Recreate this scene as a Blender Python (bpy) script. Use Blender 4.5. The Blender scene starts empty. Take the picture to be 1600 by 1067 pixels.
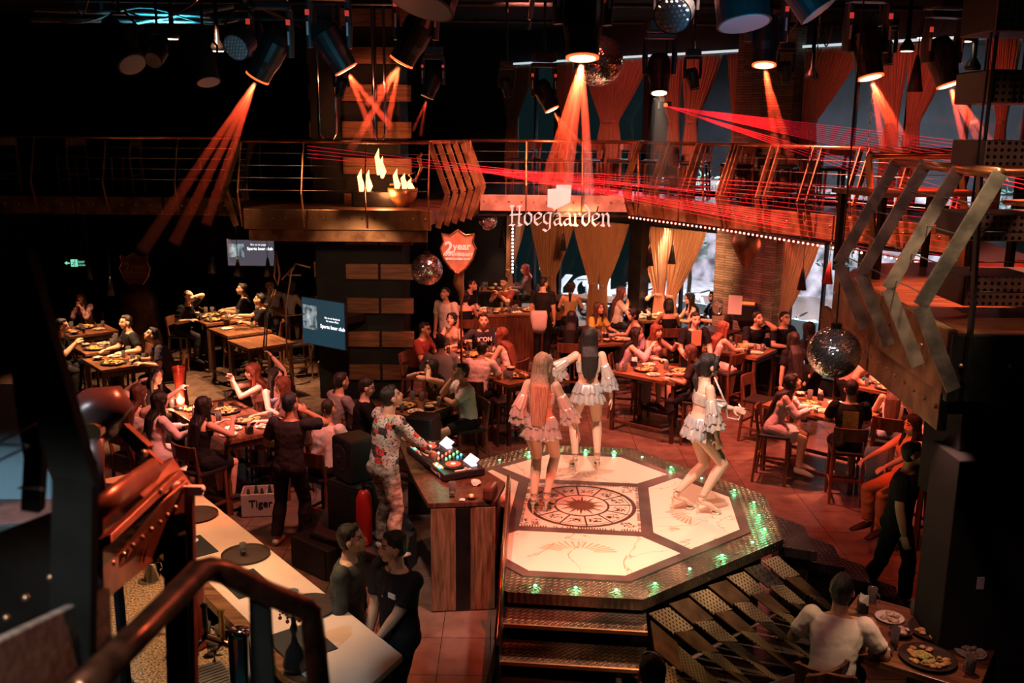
import bpy, bmesh, math, random
from mathutils import Vector, Matrix
random.seed(7)
sc = bpy.context.scene
COL = sc.collection
PI = math.pi
# ------------------------------------------------------------------ camera
FPX, CXP, CYP, TH, ROLL, HC = 1500., 800., 533.5, math.atan(333.5/1500), .010, 4.6
cam = bpy.data.objects.new('camera', bpy.data.cameras.new('camera'))
COL.objects.link(cam)
cam.data.sensor_width = 36.; cam.data.lens = FPX/1600*36
cam.data.clip_start = .05
_r = Vector((1, 0, 0)); _u = Vector((0, math.sin(TH), math.cos(TH))); _f = Vector((0, math.cos(TH), -math.sin(TH)))
_r2 = _r*math.cos(ROLL)+_u*math.sin(ROLL); _u2 = _u*math.cos(ROLL)-_r*math.sin(ROLL)
m = Matrix((_r2, _u2, -_f)).transposed().to_4x4(); m.translation = (0, 0, HC)
cam.matrix_world = m
cam.data.dof.use_dof = True; cam.data.dof.focus_distance = 9.5; cam.data.dof.aperture_fstop = 3.2
sc.camera = cam
sc.view_settings.view_transform = 'Standard'; sc.view_settings.look = 'None'
sc.view_settings.gamma = 1; sc.view_settings.use_curve_mapping = False
sc.view_settings.exposure = 1.08
sc.cycles.use_denoising = True
sc.cycles.max_bounces = 5; sc.cycles.diffuse_bounces = 2; sc.cycles.glossy_bounces = 3
sc.cycles.transmission_bounces = 4; sc.cycles.volume_bounces = 0; sc.cycles.transparent_max_bounces = 12
sc.cycles.use_light_tree = True
sc.cycles.sample_clamp_indirect = 4.; sc.cycles.caustics_reflective = False; sc.cycles.caustics_refractive = False
w = bpy.data.worlds.new('world'); sc.world = w; w.use_nodes = True
w.node_tree.nodes['Background'].inputs[0].default_value = (.16, .42, .46, 1)
w.node_tree.nodes['Background'].inputs[1].default_value = .011

def ray(px, py):
    x = px-CXP; y = py-CYP; c = math.cos(ROLL); s = math.sin(ROLL)
    x, y = (x*c+y*s)/FPX, (-x*s+y*c)/FPX
    return Vector((x, math.cos(TH)-y*math.sin(TH), -math.sin(TH)-y*math.cos(TH)))
def W(px, py, z=0.):                       # the point on the level z seen at a photo pixel
    d = ray(px, py); t = (z-HC)/d.z; return Vector((d.x*t, d.y*t, z))
def V(px, py, Y):                          # the point at distance Y seen at a photo pixel
    d = ray(px, py); t = Y/d.y; return Vector((d.x*t, Y, HC+d.z*t))

# ------------------------------------------------------------------ materials
MATS = {}
def mat(name, col, rough=.6, metal=0., var=.0, vs=6., bump=0., emis=None, es=1., alpha=1., trans=0., spec=None, col2=None, stretch=None):
    if name in MATS: return MATS[name]
    m = bpy.data.materials.new(name); m.use_nodes = True; nt = m.node_tree; b = nt.nodes['Principled BSDF']
    b.inputs['Base Color'].default_value = (*col, 1); b.inputs['Roughness'].default_value = rough
    b.inputs['Metallic'].default_value = metal
    if spec is not None: b.inputs['Specular IOR Level'].default_value = spec
    if trans: b.inputs['Transmission Weight'].default_value = trans
    if alpha < 1: b.inputs['Alpha'].default_value = alpha
    if emis: b.inputs['Emission Color'].default_value = (*emis, 1); b.inputs['Emission Strength'].default_value = es
    if var or bump or col2:
        tc = nt.nodes.new('ShaderNodeTexCoord'); mp = nt.nodes.new('ShaderNodeMapping')
        nt.links.new(tc.outputs['Object'], mp.inputs[0])
        if stretch: mp.inputs['Scale'].default_value = stretch
        n = nt.nodes.new('ShaderNodeTexNoise'); n.inputs['Scale'].default_value = vs; n.inputs['Detail'].default_value = 5
        nt.links.new(mp.outputs[0], n.inputs['Vector'])
        if var or col2:
            r = nt.nodes.new('ShaderNodeValToRGB'); e = r.color_ramp.elements
            c2 = col2 or tuple(min(1, c*(1+var)) for c in col)
            c1 = col if col2 else tuple(c*(1-var) for c in col)
            e[0].position = .36; e[1].position = .64
            e[0].color = (*c1, 1); e[1].color = (*c2, 1)
            nt.links.new(n.outputs[0], r.inputs[0]); nt.links.new(r.outputs[0], b.inputs['Base Color'])
        if bump:
            bp = nt.nodes.new('ShaderNodeBump'); bp.inputs['Strength'].default_value = bump
            bp.inputs['Distance'].default_value = .02
            nt.links.new(n.outputs[0], bp.inputs['Height']); nt.links.new(bp.outputs[0], b.inputs['Normal'])
    MATS[name] = m; return m

def brick_mat(name, c1, c2, cm, bw, bh, scale=1., mortar=.01, rough=.8, axes='XZ', bumpd=.01, metal=0., off=.5):
    m = bpy.data.materials.new(name); m.use_nodes = True; nt = m.node_tree; b = nt.nodes['Principled BSDF']
    b.inputs['Roughness'].default_value = rough; b.inputs['Metallic'].default_value = metal
    tc = nt.nodes.new('ShaderNodeTexCoord'); sp = nt.nodes.new('ShaderNodeSeparateXYZ'); cb = nt.nodes.new('ShaderNodeCombineXYZ')
    nt.links.new(tc.outputs['Object'], sp.inputs[0])
    nt.links.new(sp.outputs[axes[0]], cb.inputs[0]); nt.links.new(sp.outputs[axes[1]], cb.inputs[1])
    br = nt.nodes.new('ShaderNodeTexBrick'); br.inputs['Scale'].default_value = scale; br.offset = off
    br.inputs['Color1'].default_value = (*c1, 1); br.inputs['Color2'].default_value = (*c2, 1); br.inputs['Mortar'].default_value = (*cm, 1)
    br.inputs['Brick Width'].default_value = bw; br.inputs['Row Height'].default_value = bh; br.inputs['Mortar Size'].default_value = mortar
    nt.links.new(cb.outputs[0], br.inputs['Vector'])
    n = nt.nodes.new('ShaderNodeTexNoise'); n.inputs['Scale'].default_value = 5; n.inputs['Detail'].default_value = 6
    nt.links.new(tc.outputs['Object'], n.inputs['Vector'])
    mx = nt.nodes.new('ShaderNodeMix'); mx.data_type = 'RGBA'; mx.blend_type = 'MULTIPLY'; mx.inputs[0].default_value = .7
    rr = nt.nodes.new('ShaderNodeValToRGB'); rr.color_ramp.elements[0].position = .3; rr.color_ramp.elements[1].position = .65
    rr.color_ramp.elements[0].color = (.45, .45, .45, 1)
    nt.links.new(n.outputs[0], rr.inputs[0])
    nt.links.new(br.outputs['Color'], mx.inputs[6]); nt.links.new(rr.outputs[0], mx.inputs[7]); nt.links.new(mx.outputs[2], b.inputs['Base Color'])
    bp = nt.nodes.new('ShaderNodeBump'); bp.inputs['Strength'].default_value = .6; bp.inputs['Distance'].default_value = bumpd; bp.invert = True
    nt.links.new(br.outputs['Fac'], bp.inputs['Height']); nt.links.new(bp.outputs[0], b.inputs['Normal'])
    MATS[name] = m; return m

def tread_mat(name, col, rough=.35, metal=.8, s=26.):        # raised diamond tread plate
    m = bpy.data.materials.new(name); m.use_nodes = True; nt = m.node_tree; b = nt.nodes['Principled BSDF']
    b.inputs['Roughness'].default_value = rough; b.inputs['Metallic'].default_value = metal
    tc = nt.nodes.new('ShaderNodeTexCoord'); mp = nt.nodes.new('ShaderNodeMapping'); mp.inputs['Rotation'].default_value = (0, 0, PI/4)
    nt.links.new(tc.outputs['Object'], mp.inputs[0])
    ck = nt.nodes.new('ShaderNodeTexChecker'); ck.inputs['Scale'].default_value = s
    w1 = nt.nodes.new('ShaderNodeTexWave'); w1.inputs['Scale'].default_value = s*.32; w1.bands_direction = 'X'
    w2 = nt.nodes.new('ShaderNodeTexWave'); w2.inputs['Scale'].default_value = s*.32; w2.bands_direction = 'Y'
    for x in (ck, w1, w2): nt.links.new(mp.outputs[0], x.inputs['Vector'])
    mx = nt.nodes.new('ShaderNodeMix'); nt.links.new(ck.outputs['Fac'], mx.inputs[0]); nt.links.new(w1.outputs[1], mx.inputs[2]); nt.links.new(w2.outputs[1], mx.inputs[3])
    n = nt.nodes.new('ShaderNodeTexNoise'); n.inputs['Scale'].default_value = 3.; n.inputs['Detail'].default_value = 6
    nt.links.new(tc.outputs['Object'], n.inputs['Vector'])
    r = nt.nodes.new('ShaderNodeValToRGB'); r.color_ramp.elements[0].color = (*[c*.45 for c in col], 1); r.color_ramp.elements[1].color = (*[min(1, c*1.5) for c in col], 1)
    r.color_ramp.elements[0].position = .35; r.color_ramp.elements[1].position = .65
    nt.links.new(n.outputs[0], r.inputs[0]); nt.links.new(r.outputs[0], b.inputs['Base Color'])
    bp = nt.nodes.new('ShaderNodeBump'); bp.inputs['Strength'].default_value = 1.; bp.inputs['Distance'].default_value = .006
    nt.links.new(mx.outputs[0], bp.inputs['Height']); nt.links.new(bp.outputs[0], b.inputs['Normal'])
    MATS[name] = m; return m

def perf_mat(name, col, hole=(.004, .004, .004), s=22., rough=.5, metal=.5, axes='XZ'):   # sheet punched with rows of round holes
    m = bpy.data.materials.new(name); m.use_nodes = True; nt = m.node_tree; b = nt.nodes['Principled BSDF']
    b.inputs['Roughness'].default_value = rough; b.inputs['Metallic'].default_value = metal
    tc = nt.nodes.new('ShaderNodeTexCoord'); sp = nt.nodes.new('ShaderNodeSeparateXYZ')
    nt.links.new(tc.outputs['Object'], sp.inputs[0]); acc = None
    for a in axes:
        f1 = nt.nodes.new('ShaderNodeMath'); f1.operation = 'MULTIPLY'; f1.inputs[1].default_value = s; nt.links.new(sp.outputs[a], f1.inputs[0])
        f2 = nt.nodes.new('ShaderNodeMath'); f2.operation = 'FRACT'; nt.links.new(f1.outputs[0], f2.inputs[0])
        f3 = nt.nodes.new('ShaderNodeMath'); f3.operation = 'SUBTRACT'; f3.inputs[1].default_value = .5; nt.links.new(f2.outputs[0], f3.inputs[0])
        f4 = nt.nodes.new('ShaderNodeMath'); f4.operation = 'POWER'; f4.inputs[1].default_value = 2; nt.links.new(f3.outputs[0], f4.inputs[0])
        if acc is None: acc = f4
        else:
            ad = nt.nodes.new('ShaderNodeMath'); nt.links.new(acc.outputs[0], ad.inputs[0]); nt.links.new(f4.outputs[0], ad.inputs[1]); acc = ad
    lt = nt.nodes.new('ShaderNodeMath'); lt.operation = 'LESS_THAN'; lt.inputs[1].default_value = .07; nt.links.new(acc.outputs[0], lt.inputs[0])
    n = nt.nodes.new('ShaderNodeTexNoise'); n.inputs['Scale'].default_value = 2.5; n.inputs['Detail'].default_value = 6
    nt.links.new(tc.outputs['Object'], n.inputs['Vector'])
    r = nt.nodes.new('ShaderNodeValToRGB'); r.color_ramp.elements[0].color = (*[c*.5 for c in col], 1); r.color_ramp.elements[1].color = (*[min(1, c*1.4) for c in col], 1)
    r.color_ramp.elements[0].position = .35; r.color_ramp.elements[1].position = .65
    nt.links.new(n.outputs[0], r.inputs[0])
    mx = nt.nodes.new('ShaderNodeMix'); mx.data_type = 'RGBA'; nt.links.new(lt.outputs[0], mx.inputs[0]); nt.links.new(r.outputs[0], mx.inputs[6]); mx.inputs[7].default_value = (*hole, 1)
    nt.links.new(mx.outputs[2], b.inputs['Base Color'])
    MATS[name] = m; return m

def wood_mat(name, c1, c2, rough=.4, axis=0, s=3.):
    m = bpy.data.materials.new(name); m.use_nodes = True; nt = m.node_tree; b = nt.nodes['Principled BSDF']
    b.inputs['Roughness'].default_value = rough
    tc = nt.nodes.new('ShaderNodeTexCoord'); mp = nt.nodes.new('ShaderNodeMapping'); nt.links.new(tc.outputs['Object'], mp.inputs[0])
    sv = [9, 9, 9]; sv[axis] = .8; mp.inputs['Scale'].default_value = sv
    n = nt.nodes.new('ShaderNodeTexNoise'); n.inputs['Scale'].default_value = s; n.inputs['Detail'].default_value = 7; n.inputs['Distortion'].default_value = .6
    nt.links.new(mp.outputs[0], n.inputs['Vector'])
    r = nt.nodes.new('ShaderNodeValToRGB'); r.color_ramp.elements[0].color = (*c1, 1); r.color_ramp.elements[1].color = (*c2, 1)
    r.color_ramp.elements[0].position = .38; r.color_ramp.elements[1].position = .62
    nt.links.new(n.outputs[0], r.inputs[0]); nt.links.new(r.outputs[0], b.inputs['Base Color'])
    MATS[name] = m; return m

def M(n): return MATS[n]
black = mat('matte_black', (.012, .013, .014), .5)
mat('wall_black', (.010, .012, .013), .9, var=.4, vs=2)
mat('ceiling_black', (.011, .013, .015), .85, var=.4)
mat('black_metal', (.02, .02, .022), .35, .6, var=.3)
mat('chrome', (.75, .75, .75), .12, 1.)
mat('steel', (.42, .40, .38), .35, 1., var=.25, vs=4)
mat('rusty_steel', (.17, .085, .04), .42, .75, col2=(.42, .25, .12), vs=5, bump=.3)
mat('bronze_plate', (.30, .17, .07), .38, .8, col2=(.50, .32, .16), vs=3, bump=.2)
mat('copper_pipe', (.55, .25, .12), .25, .9, var=.2)
mat('grey_patina', (.12, .115, .11), .45, .6, col2=(.30, .27, .24), vs=7, bump=.3)
mat('rivet', (.45, .33, .22), .3, .9)
mat('housing', (.018, .02, .022), .38, .2)
mat('housing_light', (.07, .075, .08), .45, .3)
mat('red_tag', (.75, .06, .05), .5, emis=(.8, .06, .04), es=.25)
mat('white_print', (.8, .8, .8), .6)
mat('marble', (.80, .66, .52), .16, var=.06, vs=1.3)
mat('marble_dark', (.10, .07, .055), .18, var=.2, vs=3)
mat('inlay_brown', (.07, .03, .02), .3, var=.3)
mat('counter_marble', (.80, .60, .47), .3, col2=(.70, .50, .38), vs=2.2)
mat('granite', (.10, .065, .04), .2, col2=(.62, .42, .24), vs=60)
wood_mat('table_wood', (.11, .045, .022), (.27, .125, .06), .28)
wood_mat('dark_wood', (.045, .02, .012), (.12, .055, .03), .4, axis=2)
wood_mat('chair_wood', (.09, .032, .016), (.20, .08, .04), .35, axis=2)
wood_mat('plank_wood', (.11, .055, .028), (.27, .15, .08), .6, axis=2, s=4)
wood_mat('block_wood', (.13, .05, .022), (.26, .11, .05), .6, axis=0, s=3)
wood_mat('tray_brown', (.03, .015, .01), (.05, .028, .018), .6)
mat('chair_seat', (.02, .016, .014), .35)
tread_mat('tread_plate', (.20, .17, .12)); tread_mat('tread_dark', (.06, .055, .05), s=30)
perf_mat('perforated', (.20, .15, .11)); perf_mat('perforated_plate', (.38, .29, .15), (.02, .015, .01), s=32, axes='XY'); perf_mat('speaker_grille', (.035, .035, .035), s=60)
brick_mat('floor_tiles', (.20, .135, .10), (.155, .105, .08), (.05, .035, .03), .62, .62, mortar=.004, rough=.24, axes='XY', bumpd=.002, off=0)
brick_mat('stone_cladding', (.50, .40, .33), (.27, .21, .17), (.09, .065, .05), .28, .045, mortar=.004, rough=.8, axes='XZ', bumpd=.02)
mat('glass_drink', (.95, .9, .85), .03, trans=.9)
mat('beer', (.75, .42, .08), .1, trans=.5)
mat('plate_white', (.85, .82, .76), .25); mat('plate_dark', (.05, .035, .03), .3)
mat('food_yellow', (.75, .50, .18), .6, col2=(.40, .18, .06), vs=40, bump=.8)
mat('food_green', (.20, .28, .05), .6, col2=(.60, .45, .16), vs=45, bump=.8)
mat('food_white', (.85, .78, .62), .5, col2=(.50, .25, .12), vs=40, bump=.8)
mat('napkin', (.80, .78, .75), .8)
mat('lens_warm', (1, .6, .35), .3, emis=(1, .42, .18), es=5.)
mat('lens_pale', (1, .8, .6), .3, emis=(1, .75, .52), es=5.)
mat('lens_rim', (.9, .2, .08), .3, emis=(1, .12, .03), es=.9)
mat('lens_off', (.30, .36, .40), .2, .2)
mat('led_green', (.1, 1, .4), .3, emis=(.15, 1, .45), es=5.)
mat('led_red', (1, .3, .25), .3, emis=(1, .22, .16), es=3.)
mat('led_white', (1, .95, .9), .3, emis=(1, .85, .8), es=3.)
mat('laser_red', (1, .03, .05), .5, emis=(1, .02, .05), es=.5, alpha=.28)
mat('curtain_fabric', (.52, .30, .18), .8, var=.12, vs=8, stretch=(3, 3, .3))
mat('sheer_fabric', (.6, .55, .5), .8)
mat('mirror_facet', (.9, .88, .86), .13, .95)

# ------------------------------------------------------------------ mesh helpers
def B(): return bmesh.new()
def box(bm, c, s, rz=0., rx=0., ry=0.):
    mt = Matrix.Translation(c) @ Matrix.Rotation(rz, 4, 'Z') @ Matrix.Rotation(ry, 4, 'Y') @ Matrix.Rotation(rx, 4, 'X') @ Matrix.Diagonal((*s, 1))
    return bmesh.ops.create_cube(bm, size=1., matrix=mt)['verts']
def prism(bm, pts, z0, z1):
    a = [bm.verts.new((p[0], p[1], z0)) for p in pts]; b = [bm.verts.new((p[0], p[1], z1)) for p in pts]
    n = len(pts)
    bm.faces.new(list(reversed(a))); bm.faces.new(b)
    for i in range(n): bm.faces.new((a[i], a[(i+1) % n], b[(i+1) % n], b[i]))
    return a+b
def quadplate(bm, p, th):      # four corners in space, thickened
    p = [Vector(q) for q in p]; n = (p[1]-p[0]).cross(p[3]-p[0]).normalized()*th
    a = [bm.verts.new(q) for q in p]; b = [bm.verts.new(q-n) for q in p]; k = len(p)
    bm.faces.new(a); bm.faces.new(list(reversed(b)))
    for i in range(k): bm.faces.new((a[(i+1) % k], a[i], b[i], b[(i+1) % k]))
def frame_of(t, hint=Vector((0, 0, 1))):
    t = t.normalized()
    if abs(t.dot(hint)) > .98: hint = Vector((0, 1, 0))
    u = hint.cross(t).normalized(); v = t.cross(u).normalized()
    return u, v
def tube(bm, pts, r, n=10, closed=False, cap=True, hint=Vector((0, 0, 1))):
    pts = [Vector(p) for p in pts]; k = len(pts); rr = r if isinstance(r, (list, tuple)) else [r]*k
    rings = []
    for i, p in enumerate(pts):
        if closed: t = pts[(i+1) % k]-pts[i-1]
        else: t = pts[min(i+1, k-1)]-pts[max(i-1, 0)]
        u, v = frame_of(t, hint); ra = rr[i]; ra = ra if isinstance(ra, tuple) else (ra, ra)
        rings.append([bm.verts.new(p+u*ra[0]*math.cos(2*PI*j/n)+v*ra[1]*math.sin(2*PI*j/n)) for j in range(n)])
    m = k if closed else k-1
    for i in range(m):
        a, b = rings[i], rings[(i+1) % k]
        for j in range(n): bm.faces.new((a[j], a[(j+1) % n], b[(j+1) % n], b[j]))
    if cap and not closed: bm.faces.new(list(reversed(rings[0]))); bm.faces.new(rings[-1])
    return rings
def cyl(bm, p0, p1, r, r2=None, n=16): return tube(bm, [p0, p1], [r, r if r2 is None else r2], n)
def lathe(bm, prof, n=24, c=(0, 0, 0), close=True):
    rings = []; c = Vector(c)
    for r, z in prof:
        rings.append([bm.verts.new(c+Vector((max(r, 1e-4)*math.cos(2*PI*j/n), max(r, 1e-4)*math.sin(2*PI*j/n), z))) for j in range(n)])
    for a, b in zip(rings, rings[1:]):
        for j in range(n): bm.faces.new((a[j], a[(j+1) % n], b[(j+1) % n], b[j]))
    if close: bm.faces.new(list(reversed(rings[0]))); bm.faces.new(rings[-1])
def ball(bm, c, r, n=12, rot=None):
    r = r if isinstance(r, (tuple, list)) else (r, r, r)
    mt = Matrix.Translation(c) @ (rot.to_4x4() if rot else Matrix()) @ Matrix.Diagonal((*r, 1))
    bmesh.ops.create_uvsphere(bm, u_segments=n, v_segments=max(6, n*2//3), radius=1., matrix=mt)
def extr(bm, poly, mtx, th):       # an outline in the XY plane, given thickness, placed by a matrix
    a = [bm.verts.new(mtx @ Vector((x, y, 0))) for x, y in poly]; b = [bm.verts.new(mtx @ Vector((x, y, th))) for x, y in poly]; n = len(poly)
    bm.faces.new(list(reversed(a))); bm.faces.new(b)
    for i in range(n): bm.faces.new((a[i], a[(i+1) % n], b[(i+1) % n], b[i]))

def obj(name, bm, m, parent=None, smooth=False, bev=0., fix=True):
    me = bpy.data.meshes.new(name)
    if isinstance(bm, bpy.types.Mesh): me = bm
    else:
        if fix: bmesh.ops.recalc_face_normals(bm, faces=bm.faces)
        bm.to_mesh(me); bm.free()
    o = bpy.data.objects.new(name, me); COL.objects.link(o)
    if isinstance(m, str): m = MATS[m]
    for x in (m if isinstance(m, (list, tuple)) else [m]):
        if not isinstance(bm, bpy.types.Mesh) or len(me.materials) == 0: me.materials.append(MATS[x] if isinstance(x, str) else x)
    if smooth: me.shade_smooth()
    if bev:
        md = o.modifiers.new('bevel', 'BEVEL'); md.width = bev; md.segments = 2; md.limit_method = 'ANGLE'
    if parent: o.parent = parent
    return o
def tag(o, label, cat, group=None, kind=None):
    o['label'] = label; o['category'] = cat
    if group: o['group'] = group
    if kind: o['kind'] = kind
    return o
def struct(name, bm, m, **k):
    o = obj(name, bm, m, **k); o['kind'] = 'structure'; return o
def thing(name, label, cat, loc=(0, 0, 0), rz=0., group=None):
    o = bpy.data.objects.new(name, None); COL.objects.link(o); o.location = loc; o.rotation_euler = (0, 0, rz); o.empty_display_size = .1
    return tag(o, label, cat, group)
def dup(root, loc, rz=0., label=None, group=None, rot=None, scale=None):
    r = root.copy(); COL.objects.link(r); r.location = loc; r.rotation_euler = rot or (0, 0, rz)
    if scale: r.scale = (scale,)*3
    if label: r['label'] = label
    if group: r['group'] = group
    for ch in list(root.children):
        c = ch.copy(); COL.objects.link(c); c.parent = r
        for g in list(ch.children):
            d = g.copy(); COL.objects.link(d); d.parent = c
    return r
def light(name, kind, loc, col, power, target=None, size=.05, angle=60., blend=.3, parent=None):
    l = bpy.data.lights.new(name, kind); l.color = col; l.energy = power
    if kind == 'SPOT': l.spot_size = math.radians(angle); l.spot_blend = blend; l.shadow_soft_size = size
    elif kind == 'POINT': l.shadow_soft_size = size
    elif kind == 'AREA': l.shape = 'DISK'; l.size = size
    o = bpy.data.objects.new(name, l); COL.objects.link(o); o.location = loc
    if target is not None:
        o.rotation_euler = (Vector(target)-Vector(loc)).to_track_quat('-Z', 'Y').to_euler()
    if parent:
        o.parent = parent; o.matrix_parent_inverse = parent.matrix_basis.inverted()
    return o
def text(name, s, size, m, mtx, parent, th=.004, align='CENTER', spacing=1., bold=0.):
    c = bpy.data.curves.new(name, 'FONT'); c.body = s; c.size = size; c.extrude = th; c.align_x = align; c.align_y = 'CENTER'; c.space_character = spacing; c.offset = bold
    o = bpy.data.objects.new(name, c); COL.objects.link(o)
    dg = bpy.context.evaluated_depsgraph_get(); me = bpy.data.meshes.new_from_object(o.evaluated_get(dg)); bpy.data.objects.remove(o)
    me.transform(mtx)
    me.materials.clear(); me.materials.append(MATS[m])
    o = bpy.data.objects.new(name, me); COL.objects.link(o); o.parent = parent
    return o
FACE = Matrix.Rotation(PI/2, 4, 'X')     # stands a XY drawing up so that it faces -Y
# ------------------------------------------------------------------ large lights
WARM = (1, .50, .24); RED = (1, .16, .08); ORANGE = (1, .30, .12)
light('stage_wash', 'SPOT', (1.3, 6.6, 6.1), (1, .60, .48), 780, (.85, 9.2, .85), .12, 46, .5)
light('stage_wash', 'SPOT', (-1.0, 6.6, 6.1), (1, .58, .44), 410, (.5, 9.4, 1.2), .12, 44, .5)
light('stage_back_wash', 'SPOT', (2.6, 13.5, 5.9), (1, .40, .24), 500, (.8, 9.6, 1.0), .12, 40, .6)
light('hall_red_wash', 'SPOT', (.1, 12.8, 6.3), (1, .22, .14), 1700, (1.6, 17.5, .5), .3, 84, .8)
light('hall_red_wash', 'SPOT', (2.6, 12.6, 6.3), (1, .18, .12), 1900, (4.6, 14.0, .6), .2, 70, .8)
light('hall_red_wash', 'SPOT', (-1.5, 9.5, 6.1), (1, .30, .22), 700, (-3.6, 11.6, .8), .2, 50, .8)
light('stair_red_light', 'SPOT', (1.2, 4.4, 5.2), (1, .16, .08), 120, (.55, 6.9, .4), .04, 22, .6)
light('plate_warm_light', 'SPOT', (2.6, 5.0, 5.6), (1, .66, .34), 190, (1.9, 7.2, .4), .05, 34, .6)
light('ball_fill_spot', 'SPOT', (.6, 3.6, 5.4), (.85, .92, 1.), 190, V(1303, 551, 7.4), .08, 3.6, .3)  # unseen spots added to brighten the mirror tiles
light('ball_fill_spot', 'SPOT', (-.6, 5.0, 5.2), (1, .85, .75), 50, V(667, 421, 14.85), .08, 2.4, .3)
light('right_tables_red_light', 'SPOT', (4.2, 11.0, 5.9), (1, .22, .10), 700, (5.1, 13.2, .8), .08, 44, .6)
light('pillar_low_light', 'SPOT', (-2.2, 12.2, 3.4), (1, .50, .28), 95, (-2.5, 16.0, 1.6), .06, 46, .7)  # unseen spot added to brighten the lower pillar blocks
# ------------------------------------------------------------------ the room
bm = B(); box(bm, (0, 12, -.05), (26, 30, .1)); struct('floor', bm, 'floor_tiles')
bm = B(); box(bm, (0, 12, 6.75), (26, 30, .1)); struct('ceiling', bm, 'ceiling_black')
bm = B(); box(bm, (-6.5, 22.6, 3.35), (13.2, .2, 6.7)); struct('wall_back', bm, 'wall_black')
bm = B(); box(bm, (-11, 9, 3.35), (.2, 27, 6.7)); struct('wall_left', bm, 'wall_black')
bm = B(); box(bm, (11, 6, 3.35), (.2, 20, 6.7)); struct('wall_right', bm, 'wall_black')
# window wall: runs slanting from (0,22.5) to the right and nearer
WA = Vector((.05, 22.5, 0)); WD = Vector((.686, -.728, 0)).normalized(); WN = Vector((WD.y, -WD.x, 0))   # WN points into the room
if WN.y > 0: WN = -WN
WROT = math.atan2(WD.y, WD.x)
wallroot = Matrix.Translation(WA) @ Matrix.Rotation(WROT, 4, 'Z')
def onwall(s, z, d=0.): return WA+WD*s+WN*d+Vector((0, 0, z))
WZ0, WZ1 = 2.72, 3.42
def spx(px):                   # distance along the window wall at a photo column
    r = ray(px, 430); k = r.x/r.y; return (k*WA.y-WA.x)/(WD.x-k*WD.y)
BAYS = [[(spx(a), spx(b)) for a, b in q] for q in (((803, 868), (873, 992), (1003, 1133), (1236, 1345), (1350, 1500)), ((804, 866), (872, 1000), (1008, 1148), (1240, 1396), (1402, 1575)))]
bm = B()
def wbox(bm, s0, s1, z0, z1, d0=-.1, d1=.1):
    c = onwall((s0+s1)/2, (z0+z1)/2, (d0+d1)/2); box(bm, c, (s1-s0, d1-d0, z1-z0), WROT)
wbox(bm, -.2, 15, WZ0, WZ1); wbox(bm, -.2, 15, 6.05, 6.7); wbox(bm, -.2, 15, 0, .25)
for q, (z0, z1) in zip(BAYS, ((.25, WZ0), (WZ1, 6.05))):
    prev = -.2
    for a, b in q: wbox(bm, prev, a, z0, z1); prev = b
    wbox(bm, prev, 15, z0, z1)
struct('wall_window_side', bm, 'wall_black')
n = 1
for lvl, (z0, z1) in enumerate(((.25, WZ0), (WZ1, 6.05))):
    for a, b in BAYS[lvl]:
        r = bpy.data.objects.new(f'window_{n}', None); COL.objects.link(r); r['kind'] = 'structure'
        bm = B()
        for (s0, s1, q0, q1) in ((a, b, z0, z0+.05), (a, b, z1-.05, z1), (a, a+.05, z0, z1), (b-.05, b, z0, z1), ((a+b)/2-.02, (a+b)/2+.02, z0, z1)):
            wbox(bm, s0, s1, q0, q1, -.05, .05)
        obj('window_frame', bm, 'black_metal', r)
        bm = B(); wbox(bm, a+.04, b-.04, z0+.04, z1-.04, -.01, .01); obj('window_pane', bm, 'pane_glass' if 'pane_glass' in MATS else mat('pane_glass', (.9, .95, .95), .03, trans=1., spec=.5), r)
        n += 1
# street behind the windows
def street_mat():
    m = bpy.data.materials.new('street_view'); m.use_nodes = True; nt = m.node_tree; b = nt.nodes['Principled BSDF']
    b.inputs['Roughness'].default_value = .8
    b.inputs['Base Color'].default_value = (.2, .22, .23, 1); MATS['street_view'] = m
street_mat()
mat('pavement', (.42, .41, .40), .6, var=.3, vs=4)
mat('facade_dark', (.012, .015, .02), .8, col2=(.004, .005, .006), vs=1.2)  # upper facade darkened in its colour so the upper panes stay dark
mat('shop_glow', (.5, .6, .7), .5, emis=(.5, .62, .72), es=.28)
mat('sign_white', (.8, .85, .9), .5, emis=(.6, .7, .8), es=.45)
bm = B(); box(bm, onwall(7, -.06, -6), (18, 11.6, .1), WROT); struct('pavement_outside', bm, 'pavement')
bm = B(); box(bm, onwall(7, 5.6, -10), (22, .3, 5), WROT); struct('facade_across_street', bm, 'facade_dark')
bm = B(); box(bm, onwall(7, 1.5, -9.4), (22, .3, 3.2), WROT); struct('lit_facade_across_street', bm, mat('facade_lit', (.05, .05, .055), .6, col2=(.45, .40, .42), vs=2.4))  # lower facade in a brighter colour that stands for light falling on it
light('street_fill_light', 'AREA', onwall(4, 5.9, -3.5), (.85, .88, 1.), 800, onwall(4.5, 0, -5), 3.)  # unseen fill lights added to brighten the street outside
light('street_fill_light', 'AREA', onwall(.5, 5.6, -3.5), (.85, .80, 1.), 600, onwall(.5, 0, -4), 2.)
light('street_fill_light', 'AREA', onwall(11, 5.9, -3.5), (.6, .85, 1.), 240, onwall(11, 0, -5), 3.)
# dark column in front of the windows and stone piers
bm = B(); p = W(998, 500, .95); box(bm, (2.55, 19.3, 1.66), (.30, .30, 3.32), -.75); struct('pillar_dark', bm, 'black_metal')
bm = B(); wbox(bm, spx(1140), spx(1233), 0, 3.3, .0, .5); o = struct('pillar_stone', bm, 'stone_cladding')
bm = B(); wbox(bm, spx(1152), spx(1238), 3.42, 6.7, .0, .4); o = struct('pillar_stone_upper', bm, 'stone_cladding')
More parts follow.
